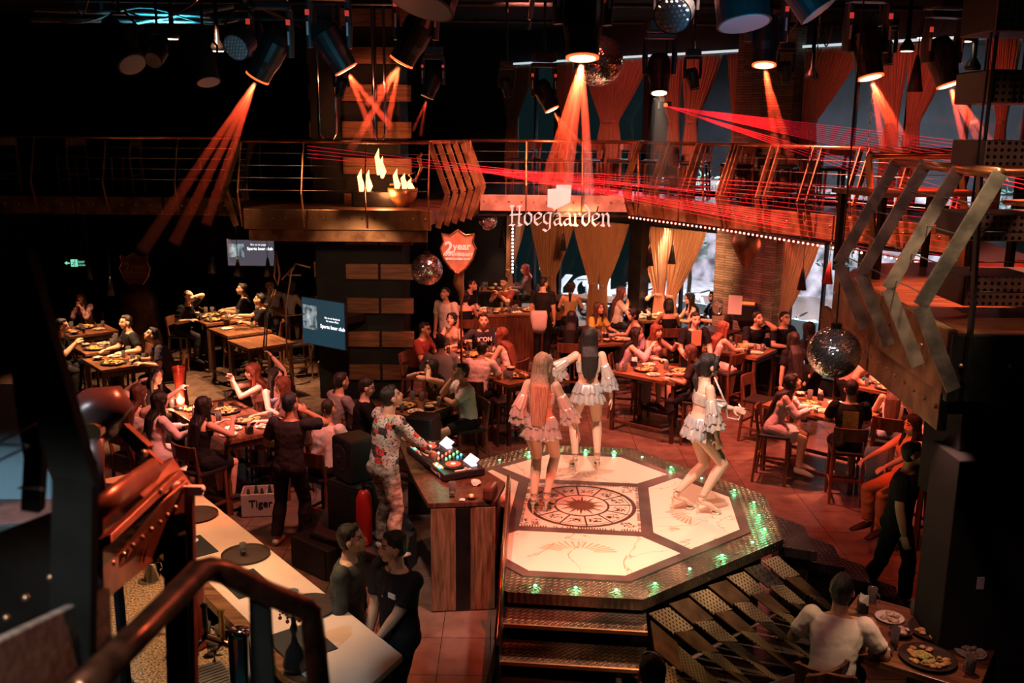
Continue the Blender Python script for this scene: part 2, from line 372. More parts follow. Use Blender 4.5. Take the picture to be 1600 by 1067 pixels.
# mezzanine decks ---------------------------------------------------
DZ = 3.36
def deck(name, poly, th=.28, m='black_metal'):
    bm = B(); prism(bm, poly, DZ-th, DZ); return struct(name, bm, m)
deck('mezzanine_floor_back', [(-10.9, 17.0), (2.15, 17.0), (3.4, 14.95), (4.4, 17.85), (0.2, 22.4), (-10.9, 22.4)])
deck('mezzanine_floor_right', [(3.4, 14.95), (5.6, 11.9), (5.2, 8.6), (10.8, 8.6), (10.8, 11.6), (4.9, 17.4)])
# balcony around the brick pillar
POD = [(-4.05, 14.5), (-1.25, 14.5), (-.8, 16.0), (-.8, 17.0), (-4.5, 17.0), (-4.5, 16.0)]
deck('balcony_floor', POD, .2, 'dark_wood')
NEAR = [(2.72, 5.75), (2.85, 8.3), (3.4, 9.2), (5.2, 9.6), (7.5, 8.6), (7.5, 5.75)]
deck('balcony_floor_near', NEAR, .12, 'table_wood')
RIV = []
def rivet(q, r, parent):
    if not RIV:
        bm = B(); ball(bm, (0, 0, 0), 1., 8); o = obj('rivet', bm, 'rivet', parent, smooth=True); RIV.append(o)
    else: o = RIV[0].copy(); COL.objects.link(o); o.parent = parent
    o.location = q; o.scale = (r, r, r); return o
# bolted fascia plates
def fascia(label, pts, z0, z1, m='bronze_plate', d=.06, step=.14, group=None, plate=1.6, riv=.018):
    t = thing('fascia_plate', label, 'metal plate', (0, 0, 0), 0, group)
    for a, b in zip(pts, pts[1:]):
        a = Vector((*a, 0)); b = Vector((*b, 0)); L = (b-a).length; k = max(1, round(L/plate)); dr = (b-a)/L; nn = Vector((dr.y, -dr.x, 0))
        for i in range(k):
            p = a+dr*(L*(i+.5)/k)+nn*d/2; bm = B(); box(bm, p+Vector((0, 0, (z0+z1)/2)), (L/k-.03, d, z1-z0), math.atan2(dr.y, dr.x))
            pl = obj('plate', bm, m, t, bev=.006)
            c = int((L/k-.12)/step)
            for j in range(c+1):
                if riv < .005: break
                q = a+dr*(L*i/k+.08+j*step)+nn*(d+.002)+Vector((0, 0, (z0+z1)/2+.02)); rivet(q, riv, pl)
    return t
# ------------------------------------------------------------------ people
from mathutils import noise as _noise
JOBS = []
def skin_mat(c): 
    n = 'skin_%d_%d_%d' % tuple(int(x*99) for x in c); m = mat(n, c, .45)
    m.node_tree.nodes['Principled BSDF'].inputs['Subsurface Weight'].default_value = 0.
    return m
SK = {'fair': (.78, .50, .37), 'tan': (.62, .36, .24), 'dark': (.46, .25, .16)}
mat('eye_dark', (.03, .018, .014), .3); mat('brow', (.05, .028, .02), .8); mat('lips', (.55, .12, .10), .4); mat('lips_soft', (.50, .23, .18), .5)
mat('nail', (.8, .6, .5), .3)
HAIRC = {'black': (.014, .011, .010), 'brown': (.085, .035, .02), 'auburn': (.22, .06, .03), 'blond': (.36, .24, .16), 'red': (.42, .06, .03), 'blue': (.016, .03, .045)}
def hair_mat(c):
    k = 'hair_'+c
    if k in MATS: return MATS[k]
    m = mat(k, HAIRC[c], .5, var=.35, vs=30, stretch=(4, 4, .25), bump=.5); return m
def cloth(c, rough=.8):
    return mat('cloth_%d_%d_%d' % tuple(int(x*255) for x in c), c, rough, var=.08, vs=5, bump=.35, spec=.2)
def ik(a, b, l1, l2, hint):
    d = b-a; L = d.length; mx = (l1+l2)*.995
    if L > mx: b = a+d*(mx/L); d = b-a; L = mx
    x = (l1*l1-l2*l2+L*L)/(2*L); h2 = max(1e-6, l1*l1-x*x)
    dn = d/L; hp = hint-dn*hint.dot(dn)
    if hp.length < 1e-4: hp = Vector((0, 0, 1)).cross(dn)
    return a+dn*x+hp.normalized()*math.sqrt(h2), b
def seg(bm, a, b, r1, r2, n=12):
    tube(bm, [a, b], [r1, r2], n, hint=Vector((.1, .9, .3)).normalized())
def queue(name, bm, mats, parent, vox, sm=2, post=None):
    bmesh.ops.recalc_face_normals(bm, faces=bm.faces)
    me = bpy.data.meshes.new(name); bm.to_mesh(me); bm.free()
    o = bpy.data.objects.new(name, me); COL.objects.link(o); o.parent = parent
    for x in mats: me.materials.append(MATS[x] if isinstance(x, str) else x)
    r = o.modifiers.new('r', 'REMESH'); r.mode = 'VOXEL'; r.voxel_size = vox; r.use_smooth_shade = True
    if sm: s_ = o.modifiers.new('s', 'SMOOTH'); s_.factor = .5; s_.iterations = sm
    JOBS.append((o, post)); return o
def finalize():
    dg = bpy.context.evaluated_depsgraph_get()
    for o, post in JOBS:
        me = bpy.data.meshes.new_from_object(o.evaluated_get(dg)); old = o.data
        mats = list(old.materials)
        o.modifiers.clear(); o.data = me; me.name = o.name; bpy.data.meshes.remove(old)
        me.materials.clear()
        for x in mats: me.materials.append(x)
        if post: post(me)
        me.shade_smooth()
    JOBS.clear()
def displace(me, fn):
    n = len(me.vertices); co = [0.]*(3*n); no = [0.]*(3*n)
    me.vertices.foreach_get('co', co); me.vertex_normals.foreach_get('vector', no)
    for i in range(0, 3*n, 3):
        d = fn(co[i], co[i+1], co[i+2]); co[i] += no[i]*d; co[i+1] += no[i+1]*d; co[i+2] += no[i+2]*d
    me.vertices.foreach_set('co', co); me.update()
def wrinkle(amp, sc_=9., off=0.):
    def f(me):
        displace(me, lambda x, y, z: (_noise.noise(Vector((x*sc_+off, y*sc_+off, z*sc_*1.4)))+.5*_noise.noise(Vector((x, y, z))*sc_*2.3))*amp)
    return f

def hand(bm, w, d, nrm, sd, curl=.5, k=1., r=.0088, spread=.012):
    # w wrist, d direction, nrm palm normal, sd +1 right / -1 left
    d = d.normalized(); nrm = (nrm-d*nrm.dot(d)).normalized(); wd = d.cross(nrm)*sd
    bmx = Matrix((wd, d, nrm)).transposed()
    ball(bm, w+d*.048*k, (.038*k, .052*k, .016*k), 12, bmx)
    for i, L in enumerate((.068, .078, .072, .056)):
        o = (i-1.5)*.0195*k; a = w+d*.082*k+wd*o
        c = curl*(.8+.12*i); d1 = (d*math.cos(c*.7)+nrm*math.sin(c*.7)+wd*(i-1.5)*spread*4).normalized(); d2 = d*math.cos(c*1.7)+nrm*math.sin(c*1.7)
        b = a+d1*L*.5*k; e = b+d2.normalized()*L*.5*k
        tube(bm, [a-d*.02*k, a, b, e, e+d2.normalized()*.004], [r*k, r*k, r*.95*k, r*.8*k, r*.4*k], 8, hint=wd)
    a = w+d*.022*k-wd*.026*k; t1 = (d*.62-wd*.72+nrm*.35).normalized(); t2 = (d*.9-wd*.25+nrm*.35).normalized()
    b = a+t1*.04*k; e = b+t2*.03*k
    tube(bm, [a, b, e, e+t2*.003], [r*1.3*k, r*1.15*k, r*.9*k, r*.4*k], 8, hint=nrm)

def person(label, pos, face, h=1.66, z0=0., sit=None, lean=6., side=0., head=(0, 0), hr=None, hl=None, fr=None, fl=None, sex='f',
           skin='tan', hair=('long', 'black'), top=('tee', (.02, .02, .02)), bot=('pants', (.02, .02, .025)), vox=.011, curl=.5,
           er=None, el=None, kr=None, kl=None, heel=0., shoes=(.03, .03, .03), group=None, twist=0., nr=None, nl=None, glasses=False, bust=1., headroll=0.):
    s = h/1.70; root = thing('person', label, 'person', (pos[0], pos[1], z0), math.radians(face-90), group)
    fem = sex == 'f'; L = math.radians(lean); X = Vector((1, 0, 0)); sd = math.radians(side)
    T = Vector((math.sin(sd), math.sin(L), math.cos(L))).normalized()
    tw = Matrix.Rotation(math.radians(twist), 3, 'Z'); SX = tw @ X
    P = Vector((0, 0, (sit+.10) if sit is not None else .93*s))
    if sit is not None and lean: P.y -= .02
    sw = (.148 if fem else .178)*s
    N2 = Vector((math.sin(sd)*.5, math.sin(L*.75), math.cos(L*.75))).normalized()
    nb = P+T*.50*s; hc = nb+N2*.135*s+Vector((0, .02, .018))
    hp, hy = math.radians(head[0]), math.radians(head[1])
    HR = Matrix.Rotation(hy, 3, 'Z') @ Matrix.Rotation(-hp, 3, 'X') @ Matrix.Rotation(math.radians(headroll), 3, 'Y')
    def hd(x, y, z): return hc+HR @ Vector((x, y, z))*(s if s < 1 else 1)
    S = {1: P+T*.445*s+SX*sw, -1: P+T*.445*s-SX*sw}
    hips = {1: P+X*.088*s+Vector((0, 0, -.03)), -1: P-X*.088*s+Vector((0, 0, -.03))}
    A1, A2 = .275*s, .245*s; L1, L2 = .425*s, .41*s
    tz = 1.0
    dfl = (lambda g: Vector((g*.15, .40, tz))) if sit is not None else (lambda g: Vector((g*(sw+.07), .06, .80*s)))
    tgt = {1: Vector(hr) if hr else dfl(1), -1: Vector(hl) if hl else dfl(-1)}
    eh = {1: Vector(er) if er else Vector((.55, -.5, -.6)), -1: Vector(el) if el else Vector((-.55, -.5, -.6))}
    E_, H_ = {}, {}
    for g in (1, -1): E_[g], H_[g] = ik(S[g], tgt[g], A1, A2, eh[g])
    if sit is not None: ff = lambda g: Vector((g*.11, .34, max(.09, sit-.42)))
    else: ff = lambda g: Vector((g*.10, .0, .085))
    ft = {1: Vector(fr) if fr else ff(1), -1: Vector(fl) if fl else ff(-1)}
    kh = {1: Vector(kr) if kr else Vector((.12, 1, .35)), -1: Vector(kl) if kl else Vector((-.12, 1, .35))}
    K_, F_ = {}, {}
    for g in (1, -1): K_[g], F_[g] = ik(hips[g], ft[g], L1, L2, kh[g])
    # torso profile: distance along spine -> (half width, half depth)
    if fem: PR = [(-.09, .10, .085), (-.04, .150, .112), (.02, .158, .115), (.09, .135, .10), (.17, .108, .083), (.25, .122, .088), (.33, .132, .092), (.40, .132, .080), (.45, .105, .062), (.49, .055, .048)]
    else: PR = [(-.09, .11, .09), (-.04, .150, .108), (.02, .155, .112), (.10, .145, .108), (.18, .140, .105), (.27, .155, .112), (.35, .170, .112), (.42, .165, .095), (.46, .125, .075), (.50, .062, .056)]
    def torso(bm, z_0, z_1, inf, flare=0.):
        pts, rs = [], []
        def at(q):
            for (a, b1, c1), (b, b2, c2) in zip(PR, PR[1:]):
                if a <= q <= b: f = (q-a)/(b-a); return (b1+(b2-b1)*f, c1+(c2-c1)*f)
            return PR[-1][1:] if q > 0 else PR[0][1:]
        qs = [z_0]+[p[0] for p in PR if z_0+.01 < p[0] < z_1-.01]+[z_1]
        for q in qs:
            wv, dv = at(q); pts.append(P+T*q*s); rs.append(((wv*s+inf), (dv*s+inf)))
        hh = tw @ Vector((0, 1, 0)) if twist else Vector((0, 1, 0))
        tube(bm, pts, rs, 20, hint=hh)
    def arm(bm, g, inf, upto=2., r=(.05, .040, .036, .034, .024)):
        k = s*(1 if fem else 1.16); a, b, c = S[g], E_[g], H_[g]
        ball(bm, a, r[0]*k*.98+inf, 12)
        if upto <= 1: e = a+(b-a)*upto; seg(bm, a, e, r[0]*k+inf, (r[0]+(r[1]-r[0])*upto)*k+inf+.006); return
        seg(bm, a, b, r[0]*k+inf, r[1]*k*.95+inf); ball(bm, b, r[2]*k+inf, 10)
        f = upto-1; m_ = b+(c-b)*min(f, .35); seg(bm, b, m_, r[2]*k+inf, r[3]*1.08*k+inf)
        if f > .35: seg(bm, m_, b+(c-b)*f, r[3]*1.08*k+inf, (r[3]+(r[4]-r[3])*f)*k+inf)
    def leg(bm, g, inf, upto=2., loose=0.):
        k = s*(1.07 if fem else 1.04); a, b, c = hips[g], K_[g], F_[g]
        ball(bm, a, .085*k+inf, 12)
        if upto <= 1: e = a+(b-a)*upto; seg(bm, a, e, .086*k+inf, (.086-.034*upto)*k+inf+loose, 14); return
        seg(bm, a, b, .086*k+inf, .053*k+inf, 14); ball(bm, b, .054*k+inf, 12)
        f = upto-1; kn = (b-a).normalized(); bk = -(kh[g].normalized())
        m_ = b+(c-b)*.33+bk*.012; seg(bm, b, m_, .050*k+inf, .054*k+inf+loose*.5); 
        if f > .33: seg(bm, m_, b+(c-b)*f, .054*k+inf+loose*.5, (.054-.022*f)*k+inf+loose)
    # ---- body
    bm = B(); torso(bm, -.09, .49, 0)
    if fem and bust:
        for g in (1, -1): ball(bm, P+T*.335*s+SX*g*.058*s+(tw @ Vector((0, .062*s, 0))), (.052*bust, .045*bust, .05*bust), 12)
    for g in (1, -1): ball(bm, P+X*g*.07*s+Vector((0, -.045*s, -.04*s)), (.085*s, .085*s, .088*s), 12)
    tube(bm, [P+T*.44*s, nb+N2*.03, hc+HR @ Vector((0, -.018, -.05))], [.058*s*(1 if fem else 1.15), .047*s*(1 if fem else 1.18), .048*(1 if fem else 1.12)], 14, hint=Vector((0, 1, 0)))
    ball(bm, hd(0, -.010, .022), (.076, .094, .096), 20, HR); ball(bm, hd(0, .020, -.030), (.060, .068, .082), 16, HR)
    ball(bm, hd(0, .048, -.088), (.030, .030, .026), 12, HR)
    for g in (1, -1):
        ball(bm, hd(g*.040, .046, -.034), (.026, .026, .034), 10, HR); ball(bm, hd(g*.079, -.008, -.012), (.010, .022, .031), 10, HR)
        ball(bm, hd(g*.030, .078, .024), (.024, .012, .008), 8, HR)
    tube(bm, [hd(0, .082, .012), hd(0, .098, -.022), hd(0, .100, -.034), hd(0, .084, -.040)], [.009, .0115, .015, .012], 8, hint=Vector((1, 0, 0)))
    ball(bm, hd(0, .082, -.062), (.024, .012, .006), 8, HR); ball(bm, hd(0, .079, -.071), (.019, .011, .007), 8, HR)
    for g in (1, -1):
        arm(bm, g, 0); dd = (H_[g]-E_[g]).normalized()
        nn = Vector((nr if g == 1 else nl) or (-.25*g, .1, -1.)); 
        if sit is None and not (nr if g == 1 else nl): nn = Vector((-g, .25, 0))
        hand(bm, H_[g], dd, nn, g, curl, s*(.96 if fem else 1.06))
        leg(bm, g, 0)
        fd = Vector((g*.12, 1, -.12 if sit is not None else 0)).normalized()
        ball(bm, F_[g]+Vector((0, -.01, -.035)), (.033, .038, .036), 10); tube(bm, [F_[g]+Vector((0, -.02, -.05)), F_[g]+fd*.08+Vector((0, 0, -.052-heel*.45)), F_[g]+fd*.14+Vector((0, 0, -.060-heel*.86)), F_[g]+fd*.17+Vector((0, 0, -.064-heel*.92))], [(.030, .026), (.036, .024), (.038, .016), (.02, .01)], 12)
    inv = HR.inverted(); hk = (s if s < 1 else 1)
    def face_paint(me):
        for f in me.polygons:
            q = f.center-hc
            if q.length > .14: continue
            q = (inv @ q)/hk
            if q.y < .045: continue
            ax = abs(q.x)
            if abs(ax-.031) < .0145 and abs(q.z-.004) < .0068: f.material_index = 1
            elif abs(ax-.032) < .021 and abs(q.z-.027) < .0045: f.material_index = 2
            elif ax < .024 and abs(q.z+.066) < .009 and q.y > .06: f.material_index = 3
    queue('body', bm, [skin_mat(SK[skin]), 'eye_dark', 'brow', 'lips' if fem else 'lips_soft'], root, vox, 1, face_paint)
    # ---- clothes
    cv = max(vox, .008)
    tk, tc = top[0], top[1]; tm = cloth(tc); hem = -.06 if sit is None else -.02
    if tk:
        bm = B()
        if tk in ('tee', 'long', 'polo', 'tunic'):
            torso(bm, hem-(.0 if tk != 'tunic' else .0), .475, .017)
            for g in (1, -1): arm(bm, g, .013, .72 if tk in ('tee', 'polo') else 1.92)
        elif tk == 'cardigan':
            torso(bm, .02, .44, .02)
            for g in (1, -1): arm(bm, g, .018, 1.85)
        elif tk == 'tank':
            torso(bm, hem, .37, .011)
            for g in (1, -1): tube(bm, [P+T*.34*s+SX*g*.075*s+tw @ Vector((0, .085*s, 0)), P+T*.465*s+SX*g*.085*s, P+T*.34*s+SX*g*.075*s-tw @ Vector((0, .075*s, 0))], .012, 6)
        elif tk == 'tube': torso(bm, top[2] if len(top) > 2 else .17, .375, .012)
        elif tk == 'offshoulder':
            torso(bm, hem, .37, .014)
            for g in (1, -1):
                a, b, c = S[g], E_[g], H_[g]
                seg(bm, a+(b-a)*.35, b, .062, .058); ball(bm, b, .058, 10); seg(bm, b, b+(c-b)*.8, .058, .045)
        if fem and bust and tk != 'cardigan':
            for g in (1, -1): ball(bm, P+T*.33*s+SX*g*.058*s+(tw @ Vector((0, .066*s, 0))), (.06*bust, .052*bust, .055*bust), 12)
        if len(top) > 3: tm = top[3]
        queue({'tee': 'tee_shirt', 'long': 'long_sleeved_top', 'polo': 'polo_shirt', 'tunic': 'tunic', 'cardigan': 'cardigan', 'tank': 'tank_top', 'tube': 'strapless_top', 'offshoulder': 'off_shoulder_top'}[tk], bm, [tm], root, cv, 2, wrinkle(.006 if vox < .01 else .008, 11., pos[0]))
    bk, bc = bot[0], bot[1]
    if bk:
        bmt = cloth(bc) if not isinstance(bc, str) else MATS[bc]; bm = B()
        if bk in ('pants', 'shorts', 'briefs'):
            torso(bm, -.09, .06, .011)
            for g in (1, -1):
                ball(bm, P+X*g*.07*s+Vector((0, -.045*s, -.04*s)), (.095*s, .095*s, .098*s), 12)
                if bk != 'briefs': leg(bm, g, .013, 1.93 if bk == 'pants' else .8, .016)
        elif bk == 'skirt':
            torso(bm, -.06, .09, .014)
            if sit is None:
                Lk = bot[2] if len(bot) > 2 else .42
                tube(bm, [P+Vector((0, 0, .02)), P+Vector((0, 0, -.12)), P+Vector((0, .0, -Lk))], [(.17*s, .13*s), (.19*s, .15*s), (.19*s, .15*s)], 20, hint=Vector((0, 1, 0)))
            else:
                for g in (1, -1): leg(bm, g, .03, .85)
                m0 = (K_[1]+K_[-1])/2; tube(bm, [P+Vector((0, -.03, -.02)), m0*.85+P*.15], [(.17*s, .10), (.15*s, .075)], 16, hint=Vector((0, 0, 1)))
        queue({'pants': 'trousers', 'shorts': 'shorts', 'briefs': 'briefs', 'skirt': 'skirt'}[bk], bm, [bmt], root, cv, 2, wrinkle(.006, 10., pos[1]))
    if shoes:
        for g in (1, -1):
            bm = B(); f = F_[g]; fd = Vector((g*.12, 1, -.12 if sit is not None else 0)).normalized()
            tube(bm, [f+Vector((0, -.055, -.04)), f+Vector((0, -.02, -.036)), f+fd*.07+Vector((0, 0, -.048)), f+fd*.15+Vector((0, 0, -.060)), f+fd*.205+Vector((0, 0, -.066))], [(.030, .032), (.042, .044), (.046, .036), (.048, .022), (.03, .012)], 14)
            obj('shoe', bm, cloth(shoes, .5), root, smooth=True)
    # ---- hair
    st, hcx = hair; hm = hair_mat(hcx); bm = B()
    if st == 'short':
        ball(bm, hd(0, -.020, .038), (.082, .092, .090), 20, HR); ball(bm, hd(0, -.045, -.005), (.074, .064, .075), 16, HR); ball(bm, hd(0, .030, .085), (.058, .050, .034), 12, HR)
    elif st == 'crop':
        ball(bm, hd(0, -.018, .034), (.078, .090, .088), 20, HR); ball(bm, hd(0, -.035, .0), (.074, .068, .065), 16, HR)
    else:
        ball(bm, hd(0, -.018, .032), (.086, .098, .098), 20, HR); ball(bm, hd(0, -.045, -.03), (.078, .066, .085), 16, HR)
        for g in (1, -1): tube(bm, [hd(g*.030, .070, .090), hd(g*.070, .045, .045), hd(g*.084, .018, -.03)], [.022, .024, .022], 8)
        if 'fringe' in st: tube(bm, [hd(-.06, .078, .045), hd(0, .093, .052), hd(.06, .078, .045)], [(.012, .022)]*3, 8)
        if st.startswith('long') or st.startswith('mid') or st.startswith('bob'):
            ln = {'l': .46, 'm': .28, 'b': .12}[st[0]]
            if st.startswith('long_waist'): ln = .56
            b0 = hd(0, -.05, .0); bk_ = (tw @ Vector((0, -1, 0)))
            p1 = hd(0, -.062, -.10); p2 = P+T*(.45*s)+bk_*.105; p3 = P+T*max(.05, (.50-ln))*s+bk_*.125
            if ln < .2: tube(bm, [b0, p1, p1+Vector((0, 0, -.06))], [(.084, .07), (.094, .075), (.085, .05)], 16, hint=Vector((0, 1, 0)))
            else: tube(bm, [b0, p1, p2, (p2+p3)/2, p3, p3+Vector((0, 0, -.04))], [(.080, .06), (.090, .052), (.098, .045), (.092, .038), (.066, .028), (.018, .010)], 18, hint=Vector((0, 1, 0)))
            for g in (1, -1):
                q1 = hd(g*.078, -.005, -.06); q2 = P+T*.42*s+SX*g*.085*s+(tw @ Vector((0, .055 if ln > .2 else -.02, 0)))
                if ln > .2: tube(bm, [hd(g*.08, .0, .02), q1, q2, q2+Vector((0, .02, -.13))], [.024, .030, .028, .012], 8)
                else: tube(bm, [hd(g*.08, .0, .03), q1, q1+Vector((0, .01, -.05))], [.024, .032, .02], 8)
        elif st.startswith('pony'):
            a = hd(0, -.095, .06); tube(bm, [hd(0, -.06, .06), a, hd(0, -.15, .02), hd(0, -.155, -.12), hd(0, -.14, -.28 if st != 'ponylong' else -.36)], [.03, .024, .034, .036, .010], 10)
        elif st.startswith('bun'): ball(bm, hd(0, -.105, .05), .045, 12)
    sn = 14. if st in ('short', 'crop') else 8.
    def hairpost(me): displace(me, lambda x, y, z: _noise.noise(Vector((x*34, y*34, z*5)))*.006)
    queue('hair', bm, [hm], root, max(vox*.9, .008), 4, hairpost)
    if glasses:
        bm = B()
        for g in (1, -1):
            c0 = [hd(g*.032+.023*math.cos(a), .096, .004+.018*math.sin(a)) for a in [2*PI*i/10 for i in range(10)]]; tube(bm, c0, .0022, 5, closed=True)
            tube(bm, [hd(g*.056, .094, .008), hd(g*.078, .02, .006)], .002, 5)
        tube(bm, [hd(-.010, .099, .006), hd(.010, .099, .006)], .002, 5); obj('glasses', bm, 'black_metal', root)
    root['_hd'] = 0; del root['_hd']
    return dict(root=root, P=P, T=T, S=S, E=E_, H=H_, K=K_, F=F_, hd=hd, hc=hc, s=s, SX=SX, tw=tw, HR=HR)
def hpos(px, py, z): q = W(px, py, z); return (q.x, q.y)
# ------------------------------------------------------------------ the octagonal stage
SCN = Vector((.725, 9.19, 0)); SRZ = -.096; ST = .85
stage = thing('stage', 'octagonal dance stage with pale marble panels, zodiac inlay and green edge lights', 'stage', SCN, SRZ)
def octa(S, c): return [(c, -S), (S, -c), (S, c), (c, S), (-c, S), (-S, c), (-S, -c), (-c, -S)]
CUTS = []
def gone(x, y): q = SCN+Matrix.Rotation(SRZ, 3, 'Z') @ Vector((x, y, 0)); return q.x < -.04 and q.x+.95 < (10.6-q.y)*.585+.12
bm = B(); prism(bm, octa(1.74, .48), 0, .74); CUTS.append(obj('plinth', bm, 'black_metal', stage))
bm = B(); prism(bm, octa(1.92, .56), .74, ST-.012); CUTS.append(obj('tread_plate_rim', bm, 'tread_plate', stage))
bm = B(); prism(bm, octa(1.63, .4585), ST-.012, ST); CUTS.append(obj('dark_marble_border', bm, 'marble_dark', stage))
S2, c2, m2 = 1.53, .417, .9735
base = [(-.585, -.70), (.585, -.70), (m2-.05, -(m2+.05)), (c2, -S2), (-c2, -S2), (-(m2-.05), -(m2+.05))]
def veined():
    m = bpy.data.materials.new('marble_veined'); m.use_nodes = True; nt = m.node_tree; b = nt.nodes['Principled BSDF']; b.inputs['Roughness'].default_value = .18
    tc = nt.nodes.new('ShaderNodeTexCoord'); n = nt.nodes.new('ShaderNodeTexNoise'); n.inputs['Scale'].default_value = 1.1; n.inputs['Detail'].default_value = 9; n.inputs['Distortion'].default_value = 1.2
    nt.links.new(tc.outputs['Object'], n.inputs['Vector'])
    r = nt.nodes.new('ShaderNodeValToRGB'); e = r.color_ramp.elements; e[0].position = .0; e[1].position = 1.
    e[0].color = e[1].color = (.80, .66, .52, 1)
    for p, c in ((.487, (.80, .66, .52, 1)), (.495, (.45, .28, .16, 1)), (.503, (.80, .66, .52, 1))):
        q = e.new(p); q.color = c
    nt.links.new(n.outputs[0], r.inputs[0]); nt.links.new(r.outputs[0], b.inputs['Base Color']); MATS['marble_veined'] = m
veined()
for k in range(4):
    a = k*PI/2; bm = B(); prism(bm, [(x*math.cos(a)-y*math.sin(a), x*math.sin(a)+y*math.cos(a)) for x, y in base], ST-.004, ST+.003)
    p = obj('marble_panel', bm, 'marble_veined', stage)
    CUTS.append(p)
    if k == 3: continue
    # faint helmet plume drawn in each panel: a fan of fine inlaid lines
    bm = B(); c0 = Matrix.Rotation(a, 4, 'Z') @ Matrix.Translation((0, -1.12, ST+.0035))
    for i in range(15):
        t = PI*(.08+.84*i/14); q0 = Vector((math.cos(t)*.16, math.sin(t)*.10, 0)); q1 = Vector((math.cos(t)*.36, math.sin(t)*.24, 0)); w_ = Vector((-math.sin(t), math.cos(t), 0))*.006
        vs = [bm.verts.new(c0 @ q) for q in (q0-w_, q1-w_*2, q1+w_*2, q0+w_)]; bm.faces.new(vs)
    obj('inlay_fan', bm, mat('inlay_gold', (.50, .33, .18), .3), p)
bm = B(); prism(bm, [(-.585, -.585), (.585, -.585), (.585, .585), (-.585, .585)], ST-.004, ST+.003); zp = obj('zodiac_panel', bm, mat('marble_cream', (.80, .60, .46), .18), stage)
def flat(bm, pts, z=ST+.005): bm.faces.new([bm.verts.new((x, y, z)) for x, y in pts])
def annulus(bm, r0, r1, z=ST+.005, n=72):
    for i in range(n):
        a, b = 2*PI*i/n, 2*PI*(i+1)/n
        flat(bm, [(r0*math.cos(a), r0*math.sin(a)), (r1*math.cos(a), r1*math.sin(a)), (r1*math.cos(b), r1*math.sin(b)), (r0*math.cos(b), r0*math.sin(b))], z)
bm = B()
annulus(bm, .515, .555); annulus(bm, .262, .285); annulus(bm, .485, .492)
for i in range(12):
    a = 2*PI*i/12+.13; d = Vector((math.cos(a), math.sin(a))); n_ = Vector((-d.y, d.x))*.009
    flat(bm, [tuple(d*.285-n_), tuple(d*.515-n_), tuple(d*.515+n_), tuple(d*.285+n_)])
rz_ = random.Random(3)
for i in range(12):                         # engraved figures between the spokes
    a = 2*PI*(i+.5)/12+.13; c0 = Vector((math.cos(a), math.sin(a)))*.395
    for j in range(18):
        p = c0+Vector((rz_.uniform(-.06, .06), rz_.uniform(-.05, .05))); an = rz_.uniform(0, PI); L = rz_.uniform(.012, .04); d = Vector((math.cos(an), math.sin(an)))*L; n_ = Vector((-d.y, d.x)).normalized()*rz_.uniform(.003, .009)
        flat(bm, [tuple(p-d), tuple(p+n_), tuple(p+d), tuple(p-n_)])
for i in range(44):                         # border of upright marks round the square
    t = -.56+1.12*i/43
    for sx, sy, ve in ((t, .572, 0), (t, -.572, 0), (.572, t, 1), (-.572, t, 1)):
        if rz_.random() < .75:
            hx, hy = (.007, .016) if not ve else (.016, .007); flat(bm, [(sx-hx, sy-hy), (sx+hx, sy-hy), (sx+hx*.6, sy+hy), (sx-hx, sy+hy)])
for sx in (1, -1):                          # scribble in the four corners
    for sy in (1, -1):
        for j in range(26):
            p = Vector((sx*rz_.uniform(.40, .55), sy*rz_.uniform(.40, .55)))
            if p.length < .565: continue
            h = rz_.uniform(.006, .016); flat(bm, [(p.x-h, p.y-.004), (p.x+h, p.y-.004), (p.x+h, p.y+.006), (p.x-h*.4, p.y+h)])
obj('zodiac_lines', bm, 'inlay_brown', zp, fix=False)
bm = B()
for i in range(24):
    a = 2*PI*i/24; r1 = .25 if i % 2 == 0 else .17; n_ = .045
    flat(bm, [(.09*math.cos(a-.22), .09*math.sin(a-.22)), (r1*math.cos(a), r1*math.sin(a)), (.09*math.cos(a+.22), .09*math.sin(a+.22))], ST+.006)
annulus(bm, .0, .10, ST+.0065, 30)
obj('zodiac_sun', bm, mat('inlay_rust', (.13, .035, .015), .3), zp, fix=False)
mid = octa(1.775, .51)
for i in range(8):
    a, b = Vector(mid[i]), Vector(mid[(i+1) % 8]); L = (b-a).length; k = 4 if L > 1.4 else 3
    for j in range(k):
        p = a+(b-a)*(j+.5)/k
        if gone(p.x, p.y): continue
        bm = B(); lathe(bm, [(.013, 0), (.013, .004), (.008, .006)], 12, (p.x, p.y, ST-.012)); o = obj('led_light', bm, 'led_green', stage)
        if j % 2 == 0 or k == 3:
            light('led_glow', 'POINT', (p.x, p.y, ST+.05), (.12, 1, .40), .35, size=.02, parent=None).parent = stage
    for j in range(8):
        q = (a+(b-a)*(j+.5)/8)*1.045
        if not gone(q.x, q.y): rivet((q.x, q.y, ST-.010), .011, stage)
# the booth stands where the left part of the octagon would be
bm = B(); prism(bm, [(-.08, 6.6), (-.05, 9.08), (-.86, 10.45), (-3, 10.45), (-3, 6.6)], -.2, 1.2); cut = obj('cutter', bm, 'matte_black')
for o in CUTS:
    md = o.modifiers.new('b', 'BOOLEAN'); md.operation = 'DIFFERENCE'; md.object = cut; md.solver = 'EXACT'
dg = bpy.context.evaluated_depsgraph_get()
for o in CUTS:
    me = bpy.data.meshes.new_from_object(o.evaluated_get(dg)); o.modifiers.clear(); o.data = me
bpy.data.objects.remove(cut)
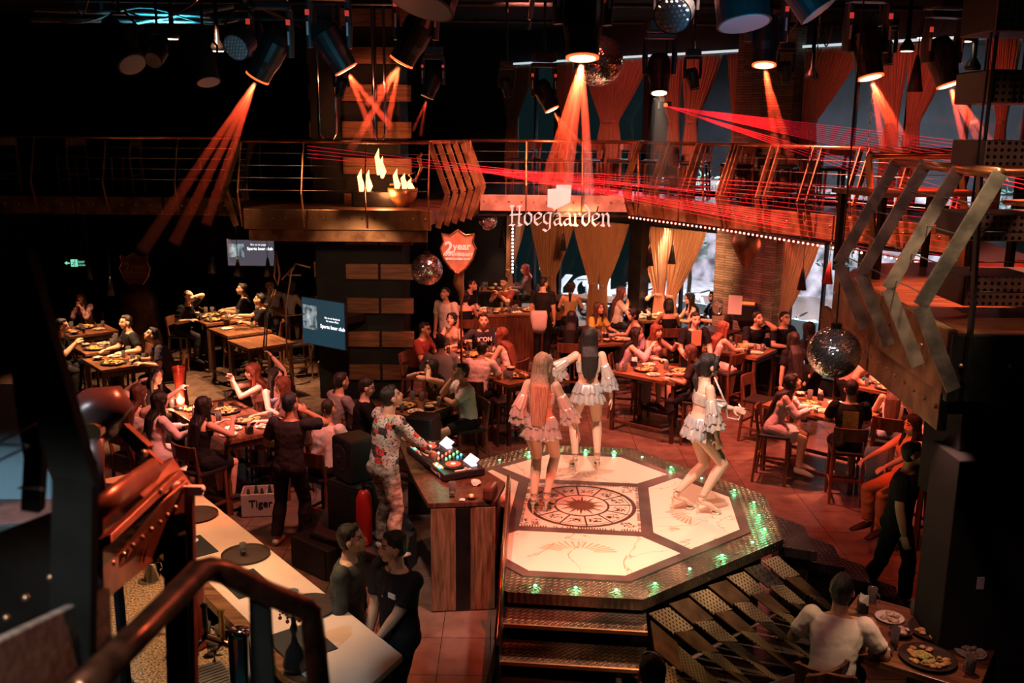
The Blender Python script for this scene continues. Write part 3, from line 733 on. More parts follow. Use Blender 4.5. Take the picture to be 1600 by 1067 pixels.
# front stair
fs = thing('stage_stair', 'dark tread-plate steps going down from the near edge of the marble stage', 'stairs', SCN, SRZ)
for i in range(5):
    z = .70-.155*i; y0 = -1.86-.30*i; bm = B(); box(bm, (.0, y0-.16, z-.02), (1.18, .34, .035)); t = obj('tread', bm, 'tread_plate', fs, bev=.004)
    bm = B(); box(bm, (0, y0-.335, z-.012), (1.18, .02, .03)); obj('nosing', bm, 'bronze_plate', t)
    bm = B(); box(bm, (0, y0-.02, z-.09), (1.14, .02, .12)); obj('riser', bm, 'black_metal', fs)
bm = B(); prism(bm, [(-.6, -3.4), (-.56, -3.4), (-.56, -1.9), (-.6, -1.9)], 0, .70); obj('stringer', bm, 'black_metal', fs)
# slanting plates
rr = random.Random(11)
sk = thing('slanted_plate_skirt', 'rows of slanting perforated metal plates leaning against the near right side of the stage', 'metal cladding')
E0, E1 = Vector((1.14, 7.20, .70)), Vector((2.52, 8.38, .70)); NST = 7
starts = [(Vector((1.16, 6.10+.27*i, .12+.14*i)), Vector((1.16, 6.10+.27*(i+1), .12+.14*(i+1)))) for i in range(4)]
starts += [(E0+(E1-E0)*(i/NST), E0+(E1-E0)*((i+1)/NST)) for i in range(NST)]
dirv = Vector((.80, -.12, -.66))
mat('plate_brown', (.19, .115, .055), .4, .6, var=.35, vs=6, bump=.3)
for i, (a, b) in enumerate(starts):
    L = 1. if a.z > .6 else max(.25, a.z/.66+.2)
    for j in range(4 if L > .8 else 2):
        f0, f1 = j*.27*L, (j+1)*.27*L
        lift = Vector((0, 0, .075)); bm = B(); quadplate(bm, [a+dirv*f0+lift*(j+1)*.4, a+dirv*f1+lift*(j+1)*.5, b+dirv*f1-lift*.2*(j), b+dirv*f0-lift*.2*j], .012)
        obj('plate', bm, 'perforated_plate' if (i+j) % 2 == 0 else ('plate_brown' if rr.random() < .7 else 'tread_plate'), sk, bev=.002)
# dark steps on the right of the stage
rs = thing('side_stair', 'dark tread-plate steps descending from the right side of the stage', 'stairs')
for i in range(5):
    x0 = 2.60+.26*i; z = .72-.14*i; bm = B(); prism(bm, [(x0-.02, 8.55-.03*i), (x0+.30, 8.42-.03*i), (x0+.36, 9.05-.16*i), (x0+.10, 9.35-.16*i)], z-.10, z); obj('tread', bm, 'tread_dark', rs, bev=.006)
    bm = B(); prism(bm, [(x0+.02, 8.6-.03*i), (x0+.24, 8.5-.03*i), (x0+.28, 8.95-.16*i), (x0+.10, 9.2-.16*i)], 0, z-.09); obj('riser_block', bm, 'black_metal', rs)

# ------------------------------------------------------------------ disc jockey booth
bt = thing('dj_booth', 'disc jockey booth of dark and rough wooden planks beside the stage', 'booth')
BZ = 1.13
top = [(-.78, 8.52), (-.14, 8.60), (-.05, 9.10), (-.42, 9.72), (-.80, 10.40), (-1.28, 10.38), (-1.02, 9.3)]
bm = B(); prism(bm, top, BZ-.05, BZ); obj('top', bm, 'dark_wood', bt, bev=.006)
bm = B(); prism(bm, [(-.12, 8.72), (-.10, 9.10), (-.45, 9.68), (-.82, 10.34), (-.86, 10.34), (-.50, 9.60), (-.16, 9.06), (-.16, 8.72)], .0, BZ-.05); obj('front_panel', bm, 'dark_wood', bt)
for i, (u0, u1, mm) in enumerate(((0, .13, 'plank_wood'), (.135, .37, 'plank_wood'), (.375, .60, 'black_metal'), (.605, .86, 'plank_wood'))):
    a = Vector((-.76, 8.54, 0)); b = Vector((-.14, 8.61, 0)); p0 = a+(b-a)*u0; p1 = a+(b-a)*min(1, u1/.86); bm = B()
    box(bm, ((p0+p1)/2+Vector((0, .0, .54))), ((p1-p0).length-.006, .03, 1.06), math.atan2(b.y-a.y, b.x-a.x)); obj('plank', bm, mm, bt, bev=.003)
bm = B(); box(bm, (-.42, 8.9, .5), (.5, .5, .02), .1); obj('shelf', bm, 'dark_wood', bt)
pl = thing('dj_platform', 'dark carpeted riser the disc jockey stands on', 'platform')
bm = B(); prism(bm, [(-2.1, 9.5), (-1.25, 8.9), (-1.0, 9.6), (-1.35, 10.6), (-2.1, 10.6)], 0, .38); obj('deck', bm, mat('carpet_dark', (.035, .035, .04), .95), pl, bev=.01)
bm = B(); prism(bm, [(-2.12, 9.46), (-1.25, 8.86), (-1.23, 8.89), (-2.1, 9.5)], .33, .39); obj('edge_trim', bm, 'black_metal', pl)
# stair side panel, running towards the camera
sp = thing('stair_side_panel', 'thin brown metal side panel with rails along the left of the stage steps', 'panel')
bm = B(); quadplate(bm, [(-.03, 9.05, 0), (-.10, 6.3, 0), (-.10, 6.3, .95), (-.03, 9.05, 1.16)], .03); obj('panel', bm, 'black_metal', sp)
bm = B(); tube(bm, [(-.02, 9.08, 1.20), (-.09, 6.3, .99)], .018, 8); tube(bm, [(-.02, 9.08, 0), (-.02, 9.08, 1.20)], .018, 8); tube(bm, [(-.06, 7.7, 0), (-.06, 7.7, 1.1)], .018, 8); obj('rail', bm, 'copper_pipe', sp, smooth=True)
for y, z in ((8.9, .95), (8.1, .75), (7.0, .6)):
    bm = B(); box(bm, (-.135 if y > 8 else -.15, y, z), (.006, .12, .28)); obj('label_plate', bm, 'steel', sp)
# controller
cp = Vector((-.70, 9.62, BZ)); crz = math.radians(-62)
ctl = thing('dj_controller', 'large black mixing controller with jog wheels, lit buttons and a screen', 'music controller', cp, crz)
mat('plastic_black', (.015, .015, .017), .3); mat('screen_white', (.7, .75, .85), .3, emis=(.65, .70, .85), es=.55)
bm = B(); box(bm, (0, 0, .045), (1.02, .46, .07)); obj('case', bm, 'plastic_black', ctl, bev=.012)
for x in (-.31, .31):
    bm = B(); lathe(bm, [(.115, .08), (.115, .10), (.108, .106), (.04, .106)], 32, (x, -.04, 0)); jw = obj('jog_wheel', bm, 'plastic_black', ctl, smooth=False)
    bm = B(); lathe(bm, [(.080, .106), (.080, .109)], 28, (x, -.04, 0)); obj('disc', bm, mat('disc_red', (.5, .06, .03), .3, emis=(.6, .08, .03), es=.5), jw)
    bm = B(); lathe(bm, [(.028, .109), (.026, .113)], 20, (x, -.04, 0)); obj('hub', bm, mat('hub_pink', (.9, .6, .55), .3, emis=(.9, .5, .45), es=.5), jw)
    bm = B(); box(bm, (x, .165, .115), (.20, .012, .11), rx=-.9); box(bm, (x, .16, .09), (.20, .05, .02)); obj('screen', bm, 'screen_white', ctl)
bc = [(1, .45, .1), (.1, .7, 1), (.2, 1, .3), (1, .15, .1), (1, .9, .5)]
for i, c in enumerate(bc): mat('button_%s' % ['amber', 'blue', 'green', 'red', 'cream'][i], c, .4, emis=c, es=.8)
bn = ['button_amber', 'button_blue', 'button_green', 'button_red', 'button_cream']
for i, x in enumerate([-.10, -.05, 0, .05, .10]):
    for j in range(5):
        bm = B(); lathe(bm, [(.013, .08), (.012, .10), (.008, .104)], 10, (x, .17-j*.065, 0)); obj('knob', bm, bn[(i*2+j*3) % 5] if (i+j) % 2 else 'plastic_black', ctl)
for i in range(16):
    x = (-.47 if i < 8 else .15)+.045*(i % 4)+.02; y = -.19+.03*((i//4) % 2); bm = B(); box(bm, (x, y, .085), (.032, .020, .012)); obj('button', bm, bn[i % 5], ctl)
for x in (-.45, .46):
    bm = B(); box(bm, (x, .0, .083), (.022, .18, .006)); box(bm, (x, .03, .093), (.03, .02, .02)); obj('slider', bm, 'white_print', ctl)
text('maker_name', 'Pioneer Dj', .052, 'white_print', Matrix.Translation((.30, -.234, .045)) @ FACE, ctl, .001)
light('controller_glow', 'POINT', cp+Vector((-.05, -.1, .35)), (.4, 1., .55), 1.0, size=.1)
# things on the booth
def drink_glass(name, label, cat, loc, r=.036, h=.14, group=None, liquid='beer', fill=.6, handle=False, mtl='glass_drink'):
    t = thing(name, label, cat, loc, 0, group)
    bm = B(); lathe(bm, [(r*.85, 0), (r, h), (r*.9, h), (r*.76, .012)], 16, close=False); bm.faces.new([v for v in bm.verts[:16]]); obj('glass', bm, mtl, t, smooth=True)
    bm = B(); lathe(bm, [(r*.74, .014), (r*.74+(r*.13)*fill, h*fill)], 14); obj('drink', bm, liquid, t)
    if handle: bm = B(); tube(bm, [(r, 0, h*.8), (r+.035, 0, h*.7), (r+.035, 0, h*.3), (r*.9, 0, h*.2)], .007, 6); obj('handle', bm, mtl, t)
    return t
drink_glass('drinking_glass', 'tall clear glass standing at the near corner of the booth top', 'glass', W(707, 776, BZ)+Vector((0, 0, .0)), .036, .15, fill=.15, liquid='glass_drink')
for (px, py, nm, lb, sz, mt_) in ((722, 783, 'crumpled_tissue', 'crumpled white tissue beside the tall glass on the booth', .03, 'napkin'), (743, 757, 'paper_napkin', 'folded paper napkin lit green on the booth top', .06, 'napkin')):
    bm = B(); bmesh.ops.create_icosphere(bm, subdivisions=2, radius=sz); rq = random.Random(px)
    for v in bm.verts: v.co *= rq.uniform(.75, 1.15); v.co.z *= .5; v.co.z += sz*.4
    o = obj(nm, bm, mt_); o.location = W(px, py, BZ); tag(o, lb, 'napkin')
bm = B(); lathe(bm, [(.03, 0), (.055, .03), (.05, .03), (.028, .006)], 18); o = obj('ashtray', bm, 'bronze_plate'); o.location = W(737, 779, BZ); tag(o, 'small round brown ashtray near the tall glass on the booth', 'ashtray')
bm = B(); box(bm, (0, 0, .07), (.22, .10, .14)); o = obj('leather_pouch', bm, mat('leather_brown', (.10, .03, .02), .4), bev=.03); o.location = W(766, 778, BZ); o.rotation_euler = (0, 0, 1.3); tag(o, 'dark brown leather pouch at the right end of the booth top', 'pouch')
# speakers and cases round the booth
def cab(name, label, loc, size, rz, mname='speaker_grille', cat='speaker', cone=None):
    t = thing(name, label, cat, loc, rz); bm = B(); box(bm, (0, 0, size[2]/2), size); obj('cabinet', bm, 'matte_black', t, bev=.02)
    bm = B(); box(bm, (0, -size[1]/2-.006, size[2]/2), (size[0]*.9, .012, size[2]*.92)); g = obj('grille', bm, mname, t)
    if cone:
        bm = B(); c = Vector((0, -size[1]/2-.014, size[2]*.55)); 
        tube(bm, [c, c+Vector((0, -.012, 0))], [cone, cone*.92], 28); tube(bm, [c+Vector((0, -.013, 0)), c+Vector((0, -.035, 0))], [cone*.35, cone*.2], 20); obj('cone', bm, 'plastic_black', t)
    return t
cab('monitor_speaker', 'black monitor speaker with a round cone standing behind the disc jockey', Vector((*W(556, 745, .95).xy, .95)), (.36, .34, .46), math.radians(-50), cone=.15)
cab('subwoofer', 'tall black subwoofer cabinet under the monitor speaker beside the disc jockey', Vector((*W(556, 745, .95).xy, 0)), (.46, .42, .94), math.radians(-35))
cab('floor_wedge_speaker', 'grey-topped floor speaker on the ground behind the two talking staff', Vector((*W(512, 870, .1).xy, 0)), (.62, .5, .34), math.radians(-40))
cab('small_green_speaker', 'green-lit wedge speaker between the disc jockey and the leaning woman', Vector((*W(662, 705, .75).xy, .75)), (.34, .3, .46), math.radians(-20))
light('green_lamp_light', 'SPOT', Vector((*W(662, 690, 1.0).xy, 1.9))+Vector((.1, -.7, 0)), (.1, 1, .25), 4, Vector((*W(662, 690, 1.0).xy, 1.0)), .03, 15)
bm = B(); box(bm, (0, 0, .36), (.36, .36, .72)); o = obj('speaker_stand_box', bm, 'black_metal', bev=.01); o.location = (*W(662, 705, .75).xy, 0); tag(o, 'plain black box holding up the green-lit speaker', 'box')
fe = thing('fire_extinguisher', 'red fire extinguisher standing behind the disc jockey legs', 'fire extinguisher', (*W(571, 832, .0).xy, 0.38))
fe.location = (*W(570, 850, .38).xy, .38)
bm = B(); lathe(bm, [(.075, 0), (.082, .03), (.082, .50), (.05, .58), (.025, .60)], 20); obj('cylinder', bm, mat('fire_red', (.62, .02, .015), .3), fe, smooth=True)
bm = B(); cyl(bm, (0, 0, .6), (0, 0, .66), .018); box(bm, (.03, 0, .67), (.13, .02, .02)); obj('valve', bm, 'black_metal', fe)
bm = B(); tube(bm, [(0, 0, .64), (.08, 0, .62), (.11, 0, .4), (.10, 0, .2)], .012, 8); obj('hose', bm, 'black_metal', fe)
# ------------------------------------------------------------------ bar counter
ct = thing('bar_counter', 'long pale marble bar counter running diagonally in the near left', 'counter')
CA, CB = Vector((-3.62, 9.55, 0)), Vector((-.72, 5.90, 0)); cd = (CB-CA).normalized(); cn = Vector((cd.y, -cd.x, 0)); cn = -cn if cn.x > 0 else cn
CZ = 1.10
poly = [CA, CB, CB+Vector((-.03, -.9, 0)), CB+cn*.70-cd*.25+Vector((0, 0, 0)), CA+cn*.66]
bm = B(); prism(bm, [CA, CB, CB+Vector((-.16, -.34, 0)), CB+cn*.64+cd*.06, CA+cn*.64], CZ-.05, CZ); obj('marble_top', bm, 'counter_marble', ct, bev=.006)
bm = B(); prism(bm, [CA+cn*.06, CB+cn*.06-cd*.04, CB+cn*.5, CA+cn*.5], 0, CZ-.05); obj('front', bm, 'dark_wood', ct)
bm = B(); prism(bm, [CA+cn*.64, CB+cn*.64+cd*.06, CB+cn*.74+cd*.06, CA+cn*.74], CZ-.08, CZ-.01); obj('wooden_edge', bm, 'table_wood', ct)
def onbar(u, v): return CA+cd*u+cn*v
wt = thing('bar_worktop', 'speckled granite worktop behind the marble bar counter', 'worktop')
bm = B(); prism(bm, [onbar(0, .76), onbar(4.9, .76), onbar(4.9, 1.45), onbar(0, 1.45)], .82, .90); obj('granite_top', bm, 'granite', wt, bev=.005)
bm = B(); prism(bm, [onbar(0, .80), onbar(4.9, .80), onbar(4.9, 1.40), onbar(0, 1.40)], .0, .82); obj('cabinet', bm, 'dark_wood', wt)
light('bar_light', 'SPOT', onbar(3.4, .5)+Vector((0, 0, 3.1)), (1, .60, .32), 85, onbar(3.4, .7)+Vector((0, 0, 1)), .06, 75, .7)
light('bar_light', 'SPOT', onbar(2.0, .4)+Vector((0, 0, 3.1)), (1, .50, .26), 75, onbar(2.0, .4)+Vector((0, 0, 1)), .06, 75, .7)
light('bar_light', 'SPOT', onbar(.8, .4)+Vector((0, 0, 3.1)), (1, .55, .28), 40, onbar(.8, .4)+Vector((0, 0, 1)), .06, 75, .7)
def tray(label, loc, r=.20):
    t = thing('serving_tray', label, 'tray', loc, 0); bm = B(); lathe(bm, [(.0, .0), (r*.94, 0), (r, .022), (r*.985, .022), (r*.93, .006), (.0, .006)], 40, close=False); obj('tray', bm, 'tray_brown', t, smooth=False); return t
tray('round brown serving tray half hidden by the riveted beam on the counter', W(306, 806, CZ)); t2 = W(384, 868, CZ); tray('round brown serving tray carrying a shot glass', t2)
tray('round brown serving tray behind the water pipe', W(484, 950, CZ))
drink_glass('shot_glass', 'small clear glass on the middle round tray', 'glass', t2+Vector((-.02, 0, .007)), .028, .105, fill=.35, liquid='glass_drink')
def matm(label, px, py, s=(.42, .30)):
    bm = B(); box(bm, (0, 0, .004), (*s, .008)); o = obj('bar_mat', bm, mat('rubber_black', (.012, .012, .012), .7), bev=.002); o.location = W(px, py, CZ); o.rotation_euler = (0, 0, math.atan2(cd.y, cd.x)+.0); tag(o, label, 'mat'); return o
matm('black bar mat with a paper coaster near the riveted beam', 300, 856); matm('black bar mat between the middle tray and the handrail', 385, 912); matm('black bar mat nearest the end of the marble counter', 470, 1005, (.44, .34))
bm = B(); lathe(bm, [(.001, 0), (.055, 0), (.055, .003), (.001, .003)], 9); o = obj('paper_coaster', bm, 'napkin'); o.location = W(300, 846, CZ)+Vector((0, 0, .009)); tag(o, 'crumpled white paper coaster on the farthest black bar mat', 'coaster')
# water pipe
sh = thing('water_pipe', 'tall water pipe with a flared bowl and hanging beads in front of the trays', 'water pipe', (*W(462, 1045, CZ).xy, CZ)); hz = .0
prof = [(.075, 0), (.085, .04), (.06, .14), (.022, .20), (.018, .26), (.030, .29), (.016, .33), (.016, .40), (.03, .42), (.014, .45)]
bm = B(); lathe(bm, prof, 20); obj('vase_and_stem', bm, mat('pipe_black', (.03, .022, .02), .2, .4), sh, smooth=True)
bm = B(); lathe(bm, [(.016, .45), (.085, .475), (.087, .483), (.016, .470)], 24); dz_ = obj('ash_plate', bm, 'grey_patina', sh, smooth=True)
bm = B(); lathe(bm, [(.018, .47), (.030, .50), (.028, .53), (.042, .56), (.038, .56), (.02, .535)], 20); obj('clay_bowl', bm, mat('clay', (.35, .27, .2), .6), sh, smooth=True)
for i in range(7):
    a = 2*PI*i/7; bm = B()
    for j in range(4): ball(bm, (.086*math.cos(a), .086*math.sin(a), .46-.024*j), .008 if j < 3 else .013, 8)
    obj('bead_string', bm, mat('bead_red', (.25, .03, .02), .15), dz_, smooth=True)
# taps
tp = thing('beer_tap_column', 'polished steel beer tap column with two handles on the worktop', 'beer tap', (*W(380, 1105, .9).xy, .9), -.5)
bm = B(); lathe(bm, [(.095, 0), (.08, .02), (.072, .52), (.066, .55)], 24); obj('column', bm, 'chrome', tp, smooth=True)
bm = B(); tube(bm, [(0, 0, .42), (-.16, 0, .42), (-.32, 0, .42)], .022, 12); obj('cross_pipe', bm, 'copper_pipe', tp, smooth=True)
for x, mm in ((-.15, 'beer'), (-.30, 'plastic_black')):
    bm = B(); tube(bm, [(x, 0, .42), (x, -.07, .40), (x, -.08, .32)], .014, 10); s_ = obj('spout', bm, 'chrome', tp, smooth=True)
    bm = B(); lathe(bm, [(.012, .44), (.02, .50), (.017, .62), (.025, .65), (.001, .67)], 12, (x, 0, 0)); obj('handle', bm, mm, tp, smooth=True)
tp2 = thing('beer_tap_tower', 'red-branded beer tap tower beside the steel column', 'beer tap', (*W(311, 1012, .9).xy, .9), -.5)
bm = B(); box(bm, (0, 0, .3), (.10, .10, .60)); obj('tower', bm, mat('tap_red', (.45, .03, .02), .3), tp2, bev=.02)
text('tower_lettering', 'dweis', .09, 'white_print', Matrix.Translation((0, -.056, .34)) @ FACE @ Matrix.Rotation(PI/2, 4, 'Z'), tp2, .001)
bm = B(); cyl(bm, (0, -.02, .6), (0, -.02, .74), .018, .01); obj('handle', bm, 'plastic_black', tp2, smooth=True)
bm = B(); box(bm, (0, 0, .015), (.36, .22, .03)); 
for i in range(9): box(bm, (-.14+.035*i, 0, .034), (.008, .19, .008))
o = obj('drip_tray', bm, 'steel'); o.location = (*W(335, 1062, .9).xy, .9); o.rotation_euler = (0, 0, -.9); tag(o, 'slotted steel drip tray under the beer taps', 'drip tray')
for i, (px, py, lb) in enumerate(((322, 1000, 'empty clear beer mug on the worktop left of the drip tray'), (345, 1005, 'empty clear beer mug on the worktop right beside the other empty mug'), (332, 1022, 'empty clear beer mug just above the drip tray'))):
    drink_glass('beer_mug', lb, 'glass', (*W(px, py, .9).xy, .9), .04, .14, handle=True, fill=.12, liquid='glass_drink')
for px, py, r, h, lb in ((238, 905, .075, .17, 'shiny steel ice bucket on the granite worktop'), (217, 890, .04, .13, 'small steel shaker beside the ice bucket')):
    t = thing('ice_bucket' if r > .05 else 'shaker', lb, 'bucket' if r > .05 else 'shaker', (*W(px, py, .9).xy, .9))
    bm = B(); lathe(bm, [(r*.8, 0), (r, h), (r*1.06, h), (r*.94, h-.01), (r*.74, .01)], 22); obj('body', bm, 'chrome', t, smooth=True)
    if r > .05: bm = B(); tube(bm, [(r*1.05, 0, h*.9), (r*1.2, 0, h*.6), (r*.95, 0, h*.5)], .006, 6); tube(bm, [(-r*1.05, 0, h*.9), (-r*1.2, 0, h*.6), (-r*.95, 0, h*.5)], .006, 6); obj('handle', bm, 'chrome', t)
# crate
cr = thing('beer_crate', 'pale grey plastic beer crate on the floor behind the standing man', 'crate', (*W(408, 800, 0).xy, 0), .15)
bm = B()
for (c, s_) in (((0, -.15, .15), (.42, .015, .28)), ((0, .15, .15), (.42, .015, .28)), ((-.205, 0, .15), (.015, .3, .28)), ((.205, 0, .15), (.015, .3, .28)), ((0, 0, .01), (.42, .3, .02)), ((0, 0, .14), (.40, .01, .2)), ((-.07, 0, .14), (.01, .28, .2)), ((.07, 0, .14), (.01, .28, .2))): box(bm, c, s_)
obj('shell', bm, mat('crate_grey', (.42, .40, .36), .5), cr, bev=.004)
text('crate_lettering', 'Tiger', .13, 'plastic_black', Matrix.Translation((.02, -.160, .17)) @ FACE, cr, .001, bold=.002)
for i in range(4):
    bm = B(); cyl(bm, (-.13+.08*i, -.07+.1*(i % 2), .03), (-.13+.08*i, -.07+.1*(i % 2), .25), .03); cyl(bm, (-.13+.08*i, -.07+.1*(i % 2), .25), (-.13+.08*i, -.07+.1*(i % 2), .33), .025, .012)
    obj('bottle', bm, mat('bottle_green', (.02, .06, .03), .1), cr, smooth=False)
# ------------------------------------------------------------------ railings: bent flat posts, round handrail, thin cables
def bentpost(bm, base, out, zt=4.38, knee=.28, w=.085, th=.02, zk=3.62, zb=3.12, ob=.12):
    b = Vector((base[0], base[1], 0)); o = Vector((out[0], out[1], 0)).normalized(); sidev = Vector((-o.y, o.x, 0))
    prof = [(0, zt), (knee, zk), (ob, zb)]
    for (o0, z0), (o1, z1) in zip(prof, prof[1:]):
        p = b+o*o0+Vector((0, 0, z0)); q = b+o*o1+Vector((0, 0, z1)); d = (q-p).normalized(); n = d.cross(sidev).normalized()*w/2
        vs = []
        for c in (p, q):
            for a_, s_ in ((n, 1), (n, -1), (-n, -1), (-n, 1)): vs.append(bm.verts.new(c+a_+sidev*s_*th/2))
        a, c = vs[:4], vs[4:]
        bm.faces.new(list(reversed(a))); bm.faces.new(c)
        for i in range(4): bm.faces.new((a[i], a[(i+1) % 4], c[(i+1) % 4], c[i]))
def railing(label, pts, spacing=.95, pairs=True, pm='rusty_steel', knee=.28, zt=4.38, r=.03, cables=4, group=None, w=.085, flip=1, hm='copper_pipe'):
    t = thing('railing', label, 'railing', (0, 0, 0), 0, group)
    P3 = [Vector((*p, 0)) for p in pts]
    bm = B(); tube(bm, [p+Vector((0, 0, zt)) for p in P3], r, 12); obj('handrail', bm, hm, t, smooth=True)
    for a, b in zip(P3, P3[1:]):
        L = (b-a).length; d = (b-a)/L; n = Vector((d.y, -d.x, 0))*flip; k = max(1, round(L/spacing))
        for i in range(k+1):
            for g in ((-.07, .07) if pairs else (0,)):
                bm = B(); bentpost(bm, a+d*min(max(L*i/k+g, 0), L), n, zt, knee, w); obj('post', bm, pm, t, bev=.002)
        for j in range(cables):
            f = (j+1)/(cables+.6); z = zt-(zt-3.55)*f*.98; off = knee*f
            bm = B(); cyl(bm, a+n*off+Vector((0, 0, z)), b+n*off+Vector((0, 0, z)), .004, n=6); obj('cable', bm, 'steel', t)
    return t
railing('brown railing with thin cables around the front of the brick-pillar balcony', [(-4.05, 14.5), (-1.25, 14.5)], .95, False, w=.03)
railing('railing of broad bent posts on the right side of the brick-pillar balcony', [(-1.25, 14.5), (-.85, 16.0), (-.8, 17.0)], .42, False, pm='rusty_steel')
railing('railing of broad bent posts on the left side of the brick-pillar balcony', [(-4.5, 17.0), (-4.5, 16.0), (-4.05, 14.5)], .8, True)
railing('dark long railing of the mezzanine on the far left wall side', [(-10.8, 17.0), (-4.6, 17.0)], 1.25, False, w=.05)
railing('long mezzanine railing in front of the upper curtained windows', [(-.75, 17.0), (2.15, 17.0)], 1.1, False, w=.05)
railing('mezzanine railing slanting towards the near right corner', [(2.15, 17.0), (3.4, 14.95), (5.6, 11.9)], .8, True)
railing('big near railing of broad patinated posts at the right of the hall', [(2.72, 5.45), (2.84, 7.25)], .6, False, pm='grey_patina', knee=.36, r=.032, w=.085, flip=-1)
railing('copper handrail with dark posts across the near end of the right balcony', [(2.75, 5.75), (7.4, 5.75)], 1.1, False, pm='black_metal', knee=.1, r=.032, w=.05)
railing('second copper handrail behind the near right railing', [(3.3, 9.1), (5.2, 9.5), (7.2, 8.5)], 1.2, False, pm='rusty_steel', knee=.2)
fascia('riveted bronze fascia plate under the brick-pillar balcony railing', [(-4.06, 14.5), (-1.22, 14.5)], 3.08, 3.38, plate=2.9, step=.19)
fascia('plain wooden lower edge of the brick-pillar balcony', [(-4.0, 14.53), (-1.28, 14.53)], 2.90, 3.07, m='rusty_steel', plate=4, riv=.001)
fascia('dark riveted fascia plates along the far left mezzanine', [(-10.8, 17.0), (-4.6, 17.0)], 3.05, 3.36, m='rusty_steel', step=.25)
fascia('pale riveted fascia plates behind the blackletter beer sign', [(-.6, 16.98), (2.1, 16.98)], 3.18, 3.46, m=mat('pale_plate', (.42, .30, .24), .5, .2, var=.3, vs=4), step=.22, plate=1.3)
fascia('dark fascia plates of the slanting mezzanine above the red lamps', [(2.15, 17.0), (3.4, 14.95), (5.6, 11.9)], 3.12, 3.46, m='rusty_steel', step=.25)
fascia('riveted fascia plates hanging along the near right balcony', [(2.86, 8.3), (2.72, 5.72)], 3.02, 3.42, m='rusty_steel', step=.16, plate=1.2, riv=.016)
fascia('black riveted fascia facing the camera on the near right balcony', [(2.66, 5.75), (7.4, 5.75)], 2.98, 3.40, m='black_metal', step=.3, plate=1.2, riv=.016)
fascia('lower riveted beam slanting under the near right balcony', [(3.0, 9.0), (2.80, 5.9)], 2.72, 2.98, m='rusty_steel', step=.2, plate=1.3, riv=.016)
light('near_post_light', 'SPOT', (.4, 4.6, 5.4), (1, .42, .30), 150, (2.8, 6.6, 3.9), .06, 40, .6)
light('near_deck_light', 'SPOT', (4.6, 7.4, 6.0), (1, .24, .12), 900, (3.9, 7.2, 3.4), .1, 50, .6)
# tables on the near right balcony deck
for i, (x, y) in enumerate(((3.5, 8.6), (4.4, 7.3))):
    t = thing('low_table', ('red-lit wooden table on the near right balcony, farther of two', 'red-lit wooden table on the near right balcony, nearer of two')[i], 'table', (x, y, DZ), .3)
    bm = B(); box(bm, (0, 0, .72), (1.1, .7, .04)); obj('tabletop', bm, 'table_wood', t, bev=.005)
    for sx in (-.48, .48):
        for sy in (-.28, .28): bm = B(); box(bm, (sx, sy, .35), (.05, .05, .70)); obj('leg', bm, 'black_metal', t)
# perforated loudspeakers flown at the right
def flown(label, a, b, Y, depth=.5, mname='perforated'):
    c0 = V(a[0], a[1], Y); c1 = V(b[0], b[1], Y); cx, cz = (c0.x+c1.x)/2, (c0.z+c1.z)/2; w_, h_ = abs(c1.x-c0.x), abs(c0.z-c1.z)
    t = thing('hanging_speaker', label, 'speaker', (cx, Y+depth/2, cz-h_/2)); bm = B(); box(bm, (0, 0, h_/2), (w_, depth, h_)); obj('cabinet', bm, 'matte_black', t, bev=.012)
    bm = B(); box(bm, (0, -depth/2-.008, h_/2), (w_*.98, .016, h_*.96)); obj('grille', bm, mname, t)
    bm = B(); top = 6.7-(cz-h_/2); cyl(bm, (-w_*.3, 0, h_), (-w_*.3, 0, top), .008, n=6); cyl(bm, (w_*.3, 0, h_), (w_*.3, 0, top), .008, n=6); obj('hanging_wire', bm, 'black_metal', t)
    return t
flown('perforated brown loudspeaker hanging at the top right, topmost', (1545, 108), (1640, 162), 6.9)
flown('perforated brown loudspeaker hanging just above the copper handrail', (1540, 219), (1660, 262), 6.6)
flown('perforated brown loudspeaker hanging at the top right corner', (1560, -20), (1660, 50), 6.6)
flown('perforated loudspeaker hung behind the near railing, upper', (1515, 335), (1660, 378), 6.4)
flown('perforated loudspeaker hung behind the near railing, lower', (1508, 432), (1680, 480), 6.4)
# big dark mass at the right: side of the stair to the balcony
def vbox(name, label, cat, a, b, Y, depth, m, grp=None, bev=.01, z0=None):
    c0 = V(a[0], a[1], Y); c1 = V(b[0], b[1], Y); zt, zb = c0.z, (c1.z if z0 is None else z0)
    bm = B(); box(bm, ((c0.x+c1.x)/2, Y+depth/2, (zt+zb)/2), (c1.x-c0.x, depth, zt-zb)); o = obj(name, bm, m, bev=bev)
    if cat: tag(o, label, cat, grp)
    return o
vbox('black_cabinet', 'tall black cabinet standing at the right edge of the hall', 'cabinet', (1500, 720), (1720, 1100), 6.3, .45, 'wall_black', z0=0)
vbox('upper_black_cabinet', 'black box on posts above the tall black cabinet', 'cabinet', (1505, 640), (1720, 690), 6.5, .6, 'wall_black', z0=1.9)
vbox('perforated_screen', 'perforated dull brown panel between the black boxes', 'panel', (1500, 688), (1700, 722), 6.9, .1, 'perforated', z0=1.6)
vbox('black_screen', 'black flat panel hanging below the near right balcony', 'panel', (1478, 597), (1700, 650), 6.0, .12, 'matte_black')
bm = B(); box(bm, (0, 0, 0), (.05, .01, .09)); o = obj('wall_switch', bm, 'white_print'); o.location = V(1532, 911, 6.29); tag(o, 'small white switch on the tall black cabinet', 'switch')
